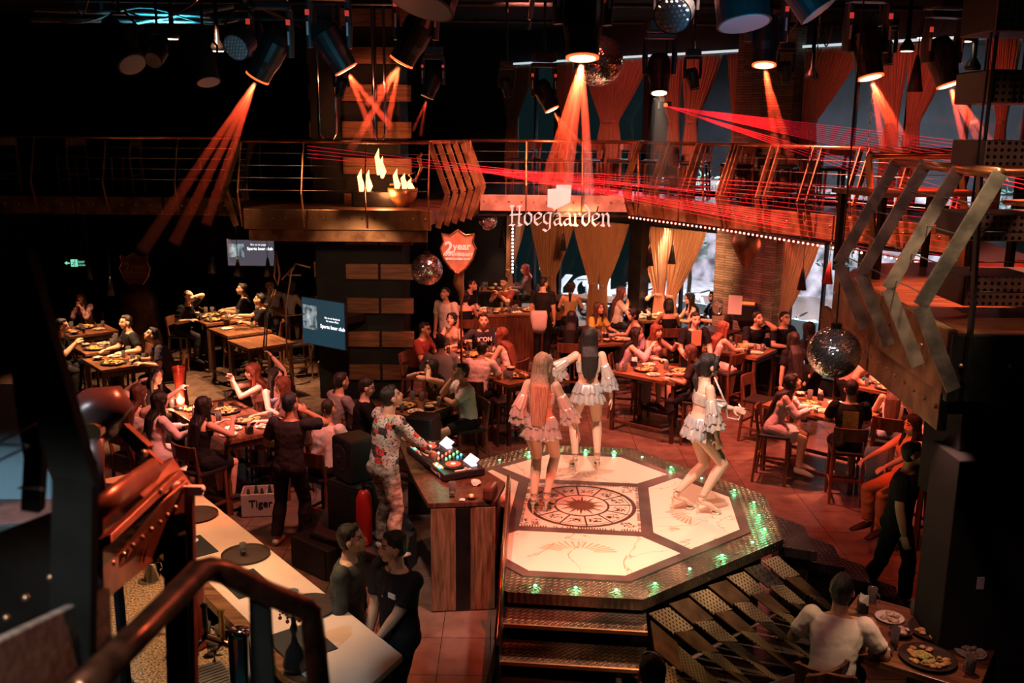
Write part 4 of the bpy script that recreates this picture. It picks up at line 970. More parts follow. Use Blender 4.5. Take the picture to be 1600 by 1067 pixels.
# ------------------------------------------------------------------ brick pillar with protruding blocks
bp = thing('block_pillar', 'tall dark pillar clad in rows of protruding brown wooden blocks', 'pillar', (-2.58, 16.6, 0))
bm = B(); box(bm, (0, 0, 3.35), (1.45, 1.2, 6.7)); obj('core', bm, 'wall_black', bp)
z = .35; k = 0
while z < 6.3:
    if k % 2 == 0:
        for sx, wv in ((-.22 if k % 4 else -.22, .54), (.36, .54)):
            bm = B(); box(bm, (sx+.28, -.63, z+.14), (wv, .10, .26)); obj('block', bm, 'block_wood', bp, bev=.006)
        bm = B(); box(bm, (-.74, 0, z+.14), (.08, 1.0, .26)); obj('side_block', bm, 'block_wood', bp, bev=.006)
    z += .29; k += 1
for x in (505, 537, 580, 597):
    pass
for i, (xa, xb) in enumerate(((495, 522), (582, 600))):
    t = V(xa, 100, 14.6); 
    bm = B(); a, b = V(xa, 80, 14.7), V(xb, 80, 14.7); zb = V(xa, 218, 14.7).z
    tube(bm, [(a.x, a.y, 6.6), (a.x, a.y, zb+.1), (a.x+(b.x-a.x)*.25, a.y, zb), (a.x+(b.x-a.x)*.75, a.y, zb), (b.x, a.y, zb+.1), (b.x, a.y, 6.6)], .022, 10)
    o = obj('hanging_pipe', bm, 'chrome', smooth=True); tag(o, ('U-shaped chrome pipe hanging above the balcony, left of two', 'U-shaped chrome pipe hanging above the balcony, right of two')[i], 'pipe')
# bowl with curling arm on the balcony, its reflections built as glowing shapes
hs = thing('balcony_ornament', 'small brown bowl with glowing shapes for orange reflections and curling arm on the pillar balcony', 'ornament', (*V(600, 330, 15.3).xy, DZ))
bm = B(); lathe(bm, [(.10, 0), (.22, .16), (.24, .30), (.20, .30), (.10, .08)], 20, (.30, 0, 0)); obj('bowl', bm, 'bronze_plate', hs, smooth=True)
bm = B(); tube(bm, [(.1, 0, .35), (.42, 0, .38), (.52, 0, .45), (.50, 0, .55), (.40, 0, .50), (.50, 0, .40), (.60, 0, .62), (.56, 0, .78), (.62, 0, .84)], [.02, .02, .018, .016, .014, .016, .03, .04, .03], 10); obj('curling_arm', bm, 'copper_pipe', hs, smooth=True)
mat('reflection_glow', (1, .45, .15), .5, emis=(1, .34, .10), es=3.)
for i, (x, zz, h_) in enumerate(((-.36, .30, .34), (-.24, .32, .30), (-.08, .60, .36), (-.02, .55, .28), (.20, .34, .30), (.32, .34, .22), (.42, .30, .18))):
    bm = B(); tube(bm, [(x, 0, zz-.1), (x+.02, 0, zz), (x-.015, 0, zz+h_*.5), (x+.015, 0, zz+h_*.85)], [.02, .05, .035, .004], 10); obj('reflection_glow', bm, 'reflection_glow', hs, smooth=True)
bm = B(); box(bm, (-.05, .05, .12), (.9, .25, .24)); obj('ornament_base', bm, 'black_metal', hs, bev=.02)
light('ornament_light', 'POINT', V(600, 300, 15.1), (1, .32, .10), 26, size=.15)
light('balcony_red_light', 'SPOT', (-3.6, 11.5, 6.0), (1, .42, .2), 330, (-3.4, 14.6, 3.2), .05, 24, .5)
light('balcony_red_light', 'SPOT', (.3, 12.5, 5.6), (1, .20, .14), 260, (-1.1, 15.2, 3.7), .05, 24, .5)
light('balcony_red_light', 'SPOT', (-2.4, 12.2, 6.2), (1, .25, .10), 150, (-2.2, 16.0, 4.6), .05, 34, .5)
# ------------------------------------------------------------------ red lamp strip under the mezzanine edge
ls = thing('lamp_strip', 'long row of small red-pink bulbs under the mezzanine edge', 'light strip')
def strip(a, b, k):
    a, b = Vector(a), Vector(b)
    bm = B(); tube(bm, [a+Vector((0, 0, .03)), b+Vector((0, 0, .03))], .015, 6); obj('channel', bm, 'black_metal', ls)
    for i in range(k):
        bm = B(); ball(bm, a+(b-a)*(i+.5)/k, .017, 6); obj('bulb', bm, 'led_red', ls)
strip((2.0, 16.86, 3.10), (3.28, 14.86, 3.09), 24); strip((3.28, 14.86, 3.09), (4.35, 13.35, 3.03), 22); strip((4.40, 13.28, 3.03), (5.45, 11.80, 2.95), 20)
light('strip_glow', 'POINT', V(1050, 352, 16.6)+Vector((0, -.1, -.15)), (1, .2, .15), 9, size=.3)
light('strip_glow', 'POINT', V(1220, 372, 15.2)+Vector((0, -.1, -.15)), (1, .2, .15), 9, size=.3)
vs = thing('vertical_lamp_strip', 'short upright row of white bulbs beside the leftmost lower window', 'light strip')
for i in range(14):
    p = V(801, 352+i*5.6, 21.9); bm = B(); ball(bm, p, .024, 6); obj('bulb', bm, 'led_white', vs)
bm = B(); a, b = V(801, 348, 21.95), V(801, 432, 21.95); cyl(bm, a, b, .012, n=6); obj('channel', bm, 'black_metal', vs)
# ------------------------------------------------------------------ tables, chairs, tableware
TZ = .95
def table(label, c, size, rz, legs=True, group=None, m='table_wood', h=TZ):
    t = thing('bar_table', label, 'table', (c[0], c[1], 0), rz, group); sx, sy = size
    bm = B(); box(bm, (0, 0, h-.025), (sx, sy, .05)); obj('tabletop', bm, m, t, bev=.005)
    if legs:
        for a in (1, -1):
            for b in (1, -1):
                bm = B(); box(bm, (a*(sx/2-.05), b*(sy/2-.05), (h-.05)/2), (.055, .055, h-.05)); obj('leg', bm, 'dark_wood', t, bev=.003)
        for b in (1, -1):
            bm = B(); box(bm, (0, b*(sy/2-.05), .16), (sx-.12, .035, .045)); obj('stretcher', bm, 'dark_wood', t)
        for a in (1, -1):
            bm = B(); box(bm, (a*(sx/2-.05), 0, h-.10), (.03, sy-.12, .07)); obj('apron', bm, 'dark_wood', t)
    return t
CH = None
def chair(label, pos, face, group=None):
    global CH
    if CH is None:
        CH = thing('bar_chair', label, 'chair', (pos[0], pos[1], 0), math.radians(face-90), group)
        bm = B(); vs = box(bm, (0, 0, .655), (.42, .42, .05)); obj('seat', bm, 'chair_seat', CH, bev=.018)
        for a in (1, -1):
            bm = B(); tube(bm, [(a*.19, .19, 0), (a*.18, .18, .64)], [.018, .023], 6); obj('leg', bm, 'chair_wood', CH)
            bm = B(); tube(bm, [(a*.19, -.24, 0), (a*.185, -.19, .64), (a*.18, -.25, 1.02)], [.019, .024, .018], 6); obj('leg', bm, 'chair_wood', CH)
            bm = B(); box(bm, (a*.186, -.02, .24), (.022, .40, .03)); obj('stretcher', bm, 'chair_wood', CH)
        bm = B(); box(bm, (0, .187, .22), (.36, .022, .035)); obj('footrest', bm, 'chair_wood', CH)
        bm = B(); box(bm, (0, -.21, .32), (.36, .022, .03)); obj('stretcher', bm, 'chair_wood', CH)
        bm = B()
        pts = [(-.20, -.235), (-.10, -.262), (0, -.27), (.10, -.262), (.20, -.235)]
        for (x0, y0), (x1, y1) in zip(pts, pts[1:]): box(bm, ((x0+x1)/2, (y0+y1)/2, .93), (math.hypot(x1-x0, y1-y0)+.004, .024, .17), math.atan2(y1-y0, x1-x0), .12)
        obj('backrest', bm, 'chair_wood', CH)
        return CH
    return dup(CH, (pos[0], pos[1], 0), math.radians(face-90), label, group)
# prototypes of tableware: made once, first use moved into place, then copied
PROT = {}
def proto(kind):
    t = thing(*{'plate': ('dinner_plate', 'x', 'plate'), 'dark': ('serving_plate', 'x', 'plate'), 'mug': ('beer_mug', 'x', 'glass'), 'glass': ('drinking_glass', 'x', 'glass'),
                'bowl': ('food_bowl', 'x', 'bowl'), 'napkins': ('napkin_holder', 'x', 'napkin holder'), 'phone': ('phone', 'x', 'phone'), 'platter': ('food_platter', 'x', 'plate'), 'empty': ('empty_plate', 'x', 'plate')}[kind])
    rp = random.Random(kind)
    def food(mn, R, h, n=16):
        bm = B()
        for i in range(n):
            a = rp.uniform(0, 6.28); q = R*math.sqrt(rp.random())*.85; s_ = rp.uniform(.014, .03)
            ball(bm, (q*math.cos(a), q*math.sin(a), h+rp.uniform(0, .012)), (s_*rp.uniform(.8, 1.5), s_*rp.uniform(.8, 1.4), s_*rp.uniform(.4, .7)), 7)
        obj('food', bm, mn, t, smooth=True)
    if kind in ('plate', 'dark', 'empty'):
        bm = B(); lathe(bm, [(.0, .004), (.06, 0), (.105, .014), (.11, .018), (.10, .014), (.06, .006), (.0, .006)], 24, close=False); obj('plate', bm, 'plate_dark' if kind == 'dark' else 'plate_white', t, smooth=True)
        if kind != 'empty': food('food_yellow' if kind == 'dark' else 'food_white', .08, .012, 13)
    if kind == 'platter':
        bm = B(); lathe(bm, [(.0, .005), (.12, 0), (.185, .02), (.195, .03), (.18, .022), (.12, .01), (.0, .01)], 28, close=False); obj('plate', bm, 'plate_dark', t, smooth=True); food('food_yellow', .16, .018, 26)
        food('food_green', .12, .028, 10)
    if kind == 'bowl':
        bm = B(); lathe(bm, [(.04, 0), (.085, .05), (.08, .05), (.05, .015), (.0, .012)], 22); obj('bowl', bm, 'plate_dark', t, smooth=True); food('food_white', .06, .035, 12)
    if kind in ('mug', 'glass'):
        r, h = (.038, .13) if kind == 'mug' else (.031, .12)
        bm = B(); lathe(bm, [(r*.85, 0), (r, h), (r*.9, h), (r*.76, .012)], 14, close=False); obj('glass', bm, 'glass_drink', t, smooth=True)
        bm = B(); lathe(bm, [(r*.75, .012), (r*.86, h*.7)], 12); obj('drink', bm, 'beer', t)
        if kind == 'mug': bm = B(); tube(bm, [(r, 0, h*.8), (r+.032, 0, h*.7), (r+.032, 0, h*.3), (r*.9, 0, h*.2)], .006, 6); obj('handle', bm, 'glass_drink', t)
    if kind == 'napkins':
        bm = B(); box(bm, (0, 0, .045), (.075, .075, .09)); obj('box', bm, 'matte_black', t, bev=.004)
        bm = B()
        for i in range(4): quadplate(bm, [(-.03+.012*i, -.03, .08), (.02+.01*i, .03, .08), (.035, .03, .14+.008*i), (-.035, -.02, .15-.006*i)], .001)
        obj('napkins', bm, 'napkin', t)
    if kind == 'phone':
        bm = B(); box(bm, (0, 0, .005), (.072, .15, .008)); obj('phone', bm, 'plastic_black', t, bev=.003)
    return t
CATN = {'plate': 'round white plate of food', 'dark': 'round dark plate of food', 'mug': 'full beer mug', 'glass': 'small beer glass', 'bowl': 'dark bowl of pale food', 'napkins': 'black napkin box', 'phone': 'black phone lying flat', 'platter': 'large dark platter heaped with food', 'empty': 'empty white plate'}
def setout(where, c, rz, items, z=TZ, seedv=None):
    rt = random.Random(where if seedv is None else seedv); cnt = {}
    for kind, x, y in items: cnt[kind] = cnt.get(kind, 0)+1
    for kind, x, y in items:
        p = Vector((c[0]+x*math.cos(rz)-y*math.sin(rz), c[1]+x*math.sin(rz)+y*math.cos(rz), z)); r_ = rt.uniform(0, 6.28)
        lab = f'{CATN[kind]} {where}'; grp = f'{CATN[kind]} {where}' if cnt[kind] > 1 else None
        if kind not in PROT:
            t = PROT[kind] = proto(kind); t.location = p; t.rotation_euler = (0, 0, r_); t['label'] = lab
            if grp: t['group'] = grp
        else:
            t = dup(PROT[kind], p, r_, lab)
            if grp: t['group'] = grp
            elif 'group' in t: del t['group']
def spread(kinds, sx, sy, seedv):
    rt = random.Random(seedv); out = []; nx = max(2, int(sx/.22)); cells = []
    R = {'platter': .19, 'plate': .11, 'dark': .11, 'empty': .11, 'bowl': .085, 'mug': .055, 'glass': .035, 'napkins': .06, 'phone': .08}
    for k in sorted(kinds, key=lambda q: -R[q]):
        for _ in range(80):
            x, y = rt.uniform(-sx/2+R[k]+.02, sx/2-R[k]-.02), rt.uniform(-sy/2+R[k]+.02, sy/2-R[k]-.02)
            if all(math.hypot(x-a, y-b) > R[k]+R[q]+.008 for q, a, b in out): out.append((k, x, y)); break
    return out
MIX = {'L': ['platter', 'dark', 'plate', 'mug', 'mug', 'glass', 'glass', 'glass', 'bowl'], 'XL': ['platter', 'platter', 'plate', 'plate', 'plate', 'dark', 'mug', 'mug', 'mug', 'mug', 'glass', 'glass', 'glass', 'glass', 'bowl', 'bowl', 'napkins', 'phone'],
       'M': ['platter', 'platter', 'plate', 'plate', 'glass', 'glass', 'mug', 'mug', 'bowl', 'napkins'], 'S': ['empty', 'glass'], 'E': []}
def lamp_over(c, pw, col=WARM, label=None, ang=44, z=3.0):
    light('table_lamp_light', 'SPOT', (c[0], c[1], z), col, pw, (c[0], c[1], .9), .03, ang, .5)
DG = math.radians
REDW = (1, .26, .15)
# label, where-phrase, centre, size, yaw, mix, lamp power, colour
TABS = [
 ('T1', 'bar table of the women with long hair', (-3.62, 11.75), (1.75, .86), DG(-50), 'XL', 95, (1, .36, .30)),
 ('T2', 'bar table in front of the man in dark glasses', (-6.22, 14.72), (.92, .80), DG(-50), 'L', 34, WARM),
 ('T3', 'bar table beside the man holding up a phone', (-6.88, 15.72), (.80, .80), DG(-50), 'L', 26, WARM),
 ('T4', 'bar table of the woman in the floral top', (-7.72, 17.05), (.85, .85), DG(-50), 'L', 24, (1, .42, .22)),
 ('A', 'food-covered bar table by the black wall', (-5.75, 18.35), (1.1, .9), DG(-50), 'XL', 30, WARM),
 ('B', 'bar table with two glasses in the middle of the left row', (-4.99, 17.22), (.85, .85), DG(-50), 'S', 34, WARM),
 ('C', 'empty bar table nearest the block pillar', (-4.36, 16.25), (.85, .85), DG(-50), 'E', 34, WARM),
 ('T7', 'bar table of the woman in the white cardigan', (-.3, 22.0), (.95, .7), 0, 'L', 24, (1, .45, .28)),
 ('T8', 'long pale bar table behind the server in the tan vest', (1.55, 21.0), (1.7, .8), DG(-20), 'S', 40, (1, .5, .3)),
 ('T6', 'tall bar counter with a wooden front in front of the couple', (-.1, 19.3), (1.5, .8), DG(8), 'XL', 40, (1, .40, .22)),
 ('T9', 'bar table between the leaning men', (-.72, 15.35), (1.0, .75), DG(20), 'L', 34, REDW),
 ('T10', 'dark bar table behind the blonde dancer', (-.12, 14.15), (1.1, .72), DG(-50), 'L', 16, REDW),
 ('T11', 'small bar table between the booth and the man in white', (-1.30, 12.35), (.75, .75), DG(-35), 'L', 18, (1, .45, .28)),
 ('T12', 'bar table of the woman in the yellow top', (1.62, 16.65), (1.0, .75), DG(20), 'M', 22, REDW),
 ('T13', 'round-cornered bar table near the tan curtains', (2.95, 18.85), (1.1, .75), DG(16), 'XL', 60, (1, .55, .36)),
 ('T14', 'bar table right behind the dancers', (2.25, 14.4), (1.15, .95), DG(-38), 'M', 46, REDW),
 ('T15', 'bar table of the man resting his head on his hand', (3.75, 16.1), (1.35, .85), DG(-38), 'XL', 48, REDW),
 ('T16', 'bar table with the platter in front of the woman reading her phone', (4.22, 12.50), (1.35, .90), DG(-42), 'XL', 110, REDW),
 ('T17', 'red-lit bar table under the near right balcony', (5.75, 13.6), (1.2, .95), DG(-42), 'XL', 120, REDW),
 ('T18', 'bar table behind the walking man in black', (5.05, 10.05), (.85, .7), DG(-42), 'E', 6, REDW),
 ('T19', 'dark dining table beside the seated man in the white shirt', (2.98, 6.45), (1.05, .95), DG(-35), 'XL', 10, (1, .42, .3)),
]
SHORT = {'T1': "long-haired women's table", 'T2': 'table of the man in dark glasses', 'T3': 'table of the man holding a phone', 'T4': "floral-top woman's table", 'A': 'table by the black wall', 'B': 'middle table of the left row', 'T7': "white-cardigan woman's table", 'T8': 'long pale table', 'T6': 'wood-fronted counter', 'T9': 'table between the leaning men', 'T10': 'table behind the blonde dancer', 'T11': 'small table beside the booth', 'T12': "yellow-top woman's table", 'T13': 'table by the tan curtains', 'T14': 'table right behind the dancers', 'T15': 'table of the head-resting man', 'T16': "phone-reading woman's table", 'T17': 'table under the right balcony', 'T19': "white-shirted man's dark table"}
TP = {}
for key, ph, c, size, rz, mix, pw, colr in TABS:
    TP[key] = c
    lab = {'T8': 'long pale wooden bar table with round plates behind the server in the tan vest', 'T6': 'tall wood-panelled bar counter laden with food behind the couple'}.get(key, ph if len(ph.split()) > 3 else ph)
    t = table('wooden '+ph if not ph.startswith(('long', 'tall', 'empty', 'small', 'dark', 'red-lit', 'round', 'food')) else ph, c, size, rz)
    if key == 'T6':
        bm = B(); box(bm, (0, -.36, .46), (1.5, .04, .90)); obj('front_panel', bm, 'chair_wood', t)
        bm = B(); box(bm, (.73, 0, .46), (.04, .76, .90)); obj('side_panel', bm, 'chair_wood', t)
    setout('on the '+SHORT.get(key, ''), c, rz, spread(MIX[mix], size[0], size[1], key))
    if pw: lamp_over(c, pw*(9.0 if c[0] < -4 else 3.2), colr, ang=64 if c[0] < -4 else 46)
# tall beer tower on the women's table
bt_ = thing('beer_tower', 'tall glowing red beer tower on the table of the long-haired women', 'drink dispenser', (*W(283, 640, TZ).xy, TZ))
bm = B(); lathe(bm, [(.07, 0), (.07, .03), (.05, .05)], 20); obj('base', bm, 'plastic_black', bt_)
bm = B(); lathe(bm, [(.05, .05), (.055, .16), (.052, .25), (.075, .50), (.085, .58), (.078, .58), (.045, .26)], 22, close=False); obj('tube', bm, mat('tower_red', (.75, .10, .05), .08, trans=.45), bt_, smooth=True)
bm = B(); ball(bm, (0, 0, .13), (.035, .035, .05), 12); obj('lamp', bm, mat('tower_lamp', (1, .6, .4), .3, emis=(1, .55, .4), es=9), bt_, smooth=True)
light('beer_tower_glow', 'POINT', W(283, 640, TZ)+Vector((.02, -.12, .16)), (1, .35, .2), 7, size=.06)
for i, (px, py) in enumerate(((262, 632), (268, 640))):
    drink_glass('beer_jug', ('ridged beer jug left of the red beer tower, farther one', 'ridged beer jug left of the red beer tower, nearer one')[i], 'jug', (*W(px, py, TZ).xy, TZ), .05, .2, handle=True, fill=.5)
b_ = thing('metal_bucket', 'steel ice bucket on a low black stand under the long-haired women table', 'bucket', (*W(408, 722, .52).xy, .52)); bm = B(); lathe(bm, [(.09, 0), (.12, .20), (.125, .20), (.11, .19), (.08, .01)], 20); obj('bucket', bm, 'chrome', b_, smooth=True)
bm = B(); 
for a in range(3): cyl(bm, (.12*math.cos(a*2.1), .12*math.sin(a*2.1), .0), (.09*math.cos(a*2.1), .09*math.sin(a*2.1), .5), .012, n=8)
box(bm, (0, 0, .505), (.28, .28, .02)); o = obj('bucket_stand', bm, 'black_metal'); o.location = (*W(408, 722, .52).xy, 0); tag(o, 'low black three-legged stand holding the steel ice bucket', 'stand')

# ------------------------------------------------------------------ the guests
BK = (.009, .009, .011); WH = (.78, .74, .72); CHN = 0
def G(label, px, py, face, sit=True, zh=None, seat=.68, ch=True, dxy=(0, 0), **k):
    """a guest whose head is seen at the photo pixel; the ground position follows from the height of the head"""
    h = k.get('h', 1.72 if k.get('sex') == 'm' else 1.63); k['h'] = h; s = h/1.7; lean = k.get('lean', 6. if not sit else 10.); k['lean'] = lean
    L = math.radians(lean); fa = math.radians(face)
    if sit: base = seat+.10
    else: base = .93*s
    hz = base+.50*s*math.cos(L)+.135*s*math.cos(L*.75)+.018+.02; hy = .50*s*math.sin(L)+.135*s*math.sin(L*.75)+.02-(.02 if sit else 0); z0 = k.get('z0', 0.)
    q = W(px, py, hz+z0); pos = (q.x-hy*math.cos(fa)+dxy[0], q.y-hy*math.sin(fa)+dxy[1])
    for _, _, tc, tsz, trz, *_r in TABS:
        dx, dy = pos[0]-tc[0], pos[1]-tc[1]; u = dx*math.cos(trz)+dy*math.sin(trz); v = -dx*math.sin(trz)+dy*math.cos(trz); cu, cv = tsz[0]/2+.19-abs(u), tsz[1]/2+.19-abs(v)
        if cu > 0 and cv > 0:
            if cu < cv: u += math.copysign(cu, u)
            else: v += math.copysign(cv, v)
            pos = (tc[0]+u*math.cos(trz)-v*math.sin(trz), tc[1]+u*math.sin(trz)+v*math.cos(trz))
    if sit: k['sit'] = seat
    r = person(label, pos, face, **k)
    if sit and ch: chair('bar chair of the '+' '.join(label.replace('seated ', '').split()[:11]), pos, face)
    return r
m_, f_ = dict(sex='m', hair=('short', 'black')), dict(sex='f')
def both(y, z, x=.10): return dict(hr=(x, y, z), hl=(-x, y, z))
# left hall
G('seated woman in a black floral top resting her chin on both hands', 126, 462, -95, **both(.26, 1.20, .04), top=('long', BK, .17, mat('floral_cloth', (.02, .015, .018), .8, col2=(.55, .32, .30), vs=13)), bot=('pants', BK), lean=16, el=(-.3, .3, -1), er=(.3, .3, -1))
G('seated man in black holding up a phone beside the far left tables', 97, 507, 10, **m_, lean=22, hr=(.10, .42, 1.12), hl=(-.12, .40, 1.08), top=('tee', BK), skin='tan')
G('seated man in dark glasses and black shirt at the left tables', 193, 500, 215, **m_, lean=10, hl=(-.3, .25, 1.0), hr=(.05, .42, 1.0), top=('tee', BK), glasses=True, head=(-8, 12))
G('seated man in a dark tee looking down at his plate', 237, 521, 205, **m_, lean=22, head=(-30, 0), hl=(-.22, .40, 1.0), hr=(.10, .45, 1.0), top=('tee', (.05, .045, .07)))
G('seated cropped-haired man holding his brow at the food-covered table', 299, 461, -15, sex='m', hair=('crop', 'black'), lean=16, head=(-15, 0), hl=(-.05, .28, 1.42), hr=(.2, .3, 1.0), top=('tee', BK), skin='fair')
G('seated man in black facing left at the food-covered table', 350, 459, 190, **m_, lean=8, head=(-12, 0), top=('tee', BK), dxy=(-.05, .5), **both(.42, 1.02))
G('seated man in black reaching across the food-covered table', 372, 466, 188, **m_, lean=14, head=(-14, 0), hr=(.05, .55, 1.12), hl=(-.1, .45, 1.02), top=('tee', BK), dxy=(.3, -.1))
G('man in a white shirt raising a hand to his mouth by the far wall', 421, 444, -80, **m_, hl=(-.04, .14, 1.42), hr=(.12, .25, 1.05), top=('tee', (.5, .45, .40)), el=(-.6, .2, -1))
G('woman in a white blouse seen from behind by the far wall', 455, 446, 60, hair=('bob', 'black'), top=('long', (.5, .44, .38)), bot=('skirt', BK), lean=10)
# women at the big left table
G('woman in a white top with both arms folded behind her head at the left table', 217, 612, 55, hair=('long', 'brown'), top=('tank', (.75, .62, .58)), bot=('shorts', (.3, .3, .34)), skin='fair', hl=(-.14, .20, 1.50), hr=(.30, .45, 1.42), el=(-1, .3, .6), er=(1, .2, .4))
G('dark-haired woman whose face shows between raised arms and the beer tower', 243, 585, -25, hair=('mid', 'black'), top=('tee', BK), lean=14, skin='tan')
G('woman in a puffy white lace blouse with long dark hair', 250, 624, 42, hair=('long_waist', 'black'), top=('long', (.80, .70, .72)), bot=('skirt', (.6, .55, .58)), skin='fair', lean=8, vox=.009)
G('woman in a black open-backed dress with very long black hair holding a phone', 318, 632, 58, hair=('long_waist', 'black'), top=('tank', BK), bot=('skirt', BK), skin='fair', lean=8, hr=(.16, .36, 1.18), hl=(-.12, .40, 1.10), vox=.008, er=(1, -.2, -.8))
G('brown-haired bare-shouldered woman raising a small glass with both hands', 363, 583, 205, hair=('mid_fringe', 'auburn'), top=('tube', (.55, .30, .28)), bot=('skirt', BK), skin='fair', lean=8, hr=(.02, .36, 1.34), hl=(-.06, .34, 1.30), er=(.8, .3, -1), el=(-.8, .3, -1), vox=.009)
G('woman in round glasses with one arm bent up over her head', 402, 582, -55, hair=('long', 'black'), top=('tube', (.32, .34, .42)), bot=('skirt', BK), skin='fair', glasses=True, hl=(.02, -.02, 1.66), el=(-1, .1, .9), hr=(.12, .42, 1.0), head=(0, 18), vox=.009, lean=4, dxy=(.28, -.12))
G('woman with orange-lit brown hair smiling across the left table', 441, 600, 200, hair=('mid', 'auburn'), top=('tee', (.35, .2, .2)), skin='fair', lean=10, vox=.01)
G('man in a black and grey tee with a hand at his mouth beside the crate', 454, 628, 78, sit=False, h=1.74, sex='m', hair=('short', 'blue'), top=('tee', (.035, .036, .042)), bot=('pants', (.02, .02, .024)), hr=(.13, .22, 1.50), er=(1, .1, -.9), hl=(-.22, .30, 1.06), lean=8, head=(-5, -18), shoes=(.6, .6, .6), skin='tan', vox=.008, fr=(.14, .06, .085), fl=(-.16, -.06, .085))
G('cropped-haired man in a white shirt seen from behind left of the speaker', 514, 636, 62, sex='m', hair=('crop', 'black'), top=('tee', WH), bot=('pants', BK), skin='tan', lean=12, vox=.009)
G('dark-haired guest in grey half hidden behind the man with spectacles', 547, 596, 40, **m_, top=('tee', (.25, .22, .22)), lean=10, dxy=(-.12, .08))
G('man with spectacles and a black collared shirt looking up to the right', 573, 602, 12, **m_, glasses=True, top=('polo', BK), lean=6, head=(10, 0), skin='fair', vox=.009)
# behind the booth
G('woman with glasses in an olive dress leaning on her raised hand', 645, 586, -130, hair=('mid', 'black'), glasses=True, top=('tank', (.16, .14, .10)), bot=('skirt', (.25, .20, .18)), skin='fair', lean=14, hl=(.0, .18, 1.42), hr=(.16, .22, 1.30), headroll=-18, el=(-.8, .5, -1), vox=.009, dxy=(0, .2))
G('man in a white tee and watch with a hand on his chin', 716, 578, 205, **m_, glasses=True, top=('tee', (.85, .82, .78)), bot=('shorts', BK), skin='tan', hr=(.04, .20, 1.34), hl=(.12, .28, 1.06), er=(.5, .4, -1), el=(-.8, .5, -.6), head=(-12, 0), vox=.008, lean=8)
G('man in a white patterned tee leaning over the table with his back turned', 688, 533, 95, sit=False, **m_, top=('tee', (.72, .68, .70)), bot=('pants', BK), lean=24, hr=(.2, .45, 1.05), hl=(-.2, .45, 1.05), head=(-20, 0))
G('man in a pink-white tee leaning his elbows on the table with his back turned', 754, 543, 72, **m_, top=('tee', (.74, .62, .62)), bot=('pants', BK), lean=26, **both(.45, 1.02, .2))
G('woman in a beige strapless top with her hair tied up', 706, 497, -115, hair=('bun', 'black'), top=('tank', (.55, .38, .28)), bot=('skirt', (.45, .32, .26)), skin='fair', head=(-22, 0), lean=10)
G('man in a white tee standing and looking down near the mirror ball', 695, 457, -120, sit=False, **m_, top=('tee', (.62, .56, .50)), bot=('shorts', (.10, .08, .08)), head=(-25, 0), lean=6)
G('man in a dark red tee and glasses at the edge of the pillar', 664, 512, -20, **m_, glasses=True, top=('tee', (.30, .06, .05)), lean=12)
ic = G('man in a black sweater with pale chest lettering', 757, 500, -72, **m_, top=('long', (.03, .028, .035)), lean=14, head=(-12, -15), hr=(.34, .30, 1.12), hl=(-.1, .42, 1.0))
text('sweater_lettering', 'ICON', .10, 'white_print', Matrix.Translation(ic['P']+ic['T']*.34*ic['s']+Vector((0, .155, 0))) @ Matrix.Rotation(PI, 4, 'Z') @ Matrix.Rotation(-math.radians(14), 4, 'X') @ FACE, ic['root'], .002, bold=.002)
G('woman with very long auburn hair in a sleeveless white top', 783, 520, 150, hair=('long_waist', 'auburn'), top=('tank', (.80, .68, .66)), bot=('skirt', (.6, .55, .55)), skin='fair', lean=16, head=(-20, 0))
G('man in a black tee bending over the wood-fronted counter', 738, 444, -30, sit=False, **m_, top=('tee', BK), lean=26, head=(-20, 0), **both(.42, 1.02))
G('woman in a black dress with a bare back left of the wood-fronted counter', 727, 462, 95, hair=('bun', 'black'), top=('tank', BK), bot=('skirt', BK), skin='fair', lean=8)
G('man in a dark red tee with clasped hands at the wood-fronted counter', 787, 440, -120, **m_, top=('tee', (.22, .04, .03)), lean=8, **both(.30, 1.22, .02), er=(.8, .2, -1), el=(-.8, .2, -1))
G('bare-shouldered woman with swept-back hair at the wood-fronted counter', 820, 452, 195, hair=('mid', 'black'), top=('tube', (.05, .03, .03)), bot=('skirt', BK), skin='fair', lean=18)
G('man in a black tee with a pale band standing with his back turned', 838, 433, 70, sit=False, **m_, top=('tee', BK), bot=('pants', BK), skin='tan', head=(0, -30), dxy=(.12, -.55))
G('woman in a white cardigan touching her face at the farthest table', 787, 413, -100, hair=('long', 'black'), top=('cardigan', (.66, .58, .54)), skin='fair', hl=(-.06, .2, 1.38))
G('red-haired woman in a grey-violet blouse at the farthest table', 814, 419, 185, hair=('long', 'red'), top=('long', (.30, .22, .26)), lean=8)
G('server with a ponytail in a tan vest wiping the long pale table', 892, 447, 82, sit=False, sex='f', hair=('ponylong', 'black'), top=('tank', (.40, .24, .14)), bot=('pants', BK), lean=10, **both(.40, 1.0, .2))
G('woman with long black hair in black seen from behind under the server', 896, 494, 80, hair=('long_waist', 'black'), top=('tee', BK), bot=('pants', BK), lean=6)
G('woman with glasses in a yellow top with long brown hair', 936, 480, -50, hair=('long', 'brown'), top=('tee', (.50, .40, .08)), skin='tan', glasses=True, head=(-14, 0))
G('woman in a lavender sleeveless top in profile', 983, 490, 190, hair=('bun', 'black'), top=('tank', (.55, .45, .58)), bot=('pants', (.35, .33, .42)), skin='fair', lean=16)
G('woman with long brown hair in a white top at the curtained table', 974, 455, 0, hair=('long', 'brown'), top=('tee', (.60, .55, .58)), skin='fair', lean=6)
G('smiling woman in a beige top at the curtained table', 993, 452, -70, hair=('bun', 'black'), top=('tank', (.60, .46, .36)), skin='fair')
G('man in a black tee drinking at the curtained table', 1030, 451, -105, **m_, top=('tee', BK), skin='fair', hr=(.04, .18, 1.40), er=(.8, .3, -1))
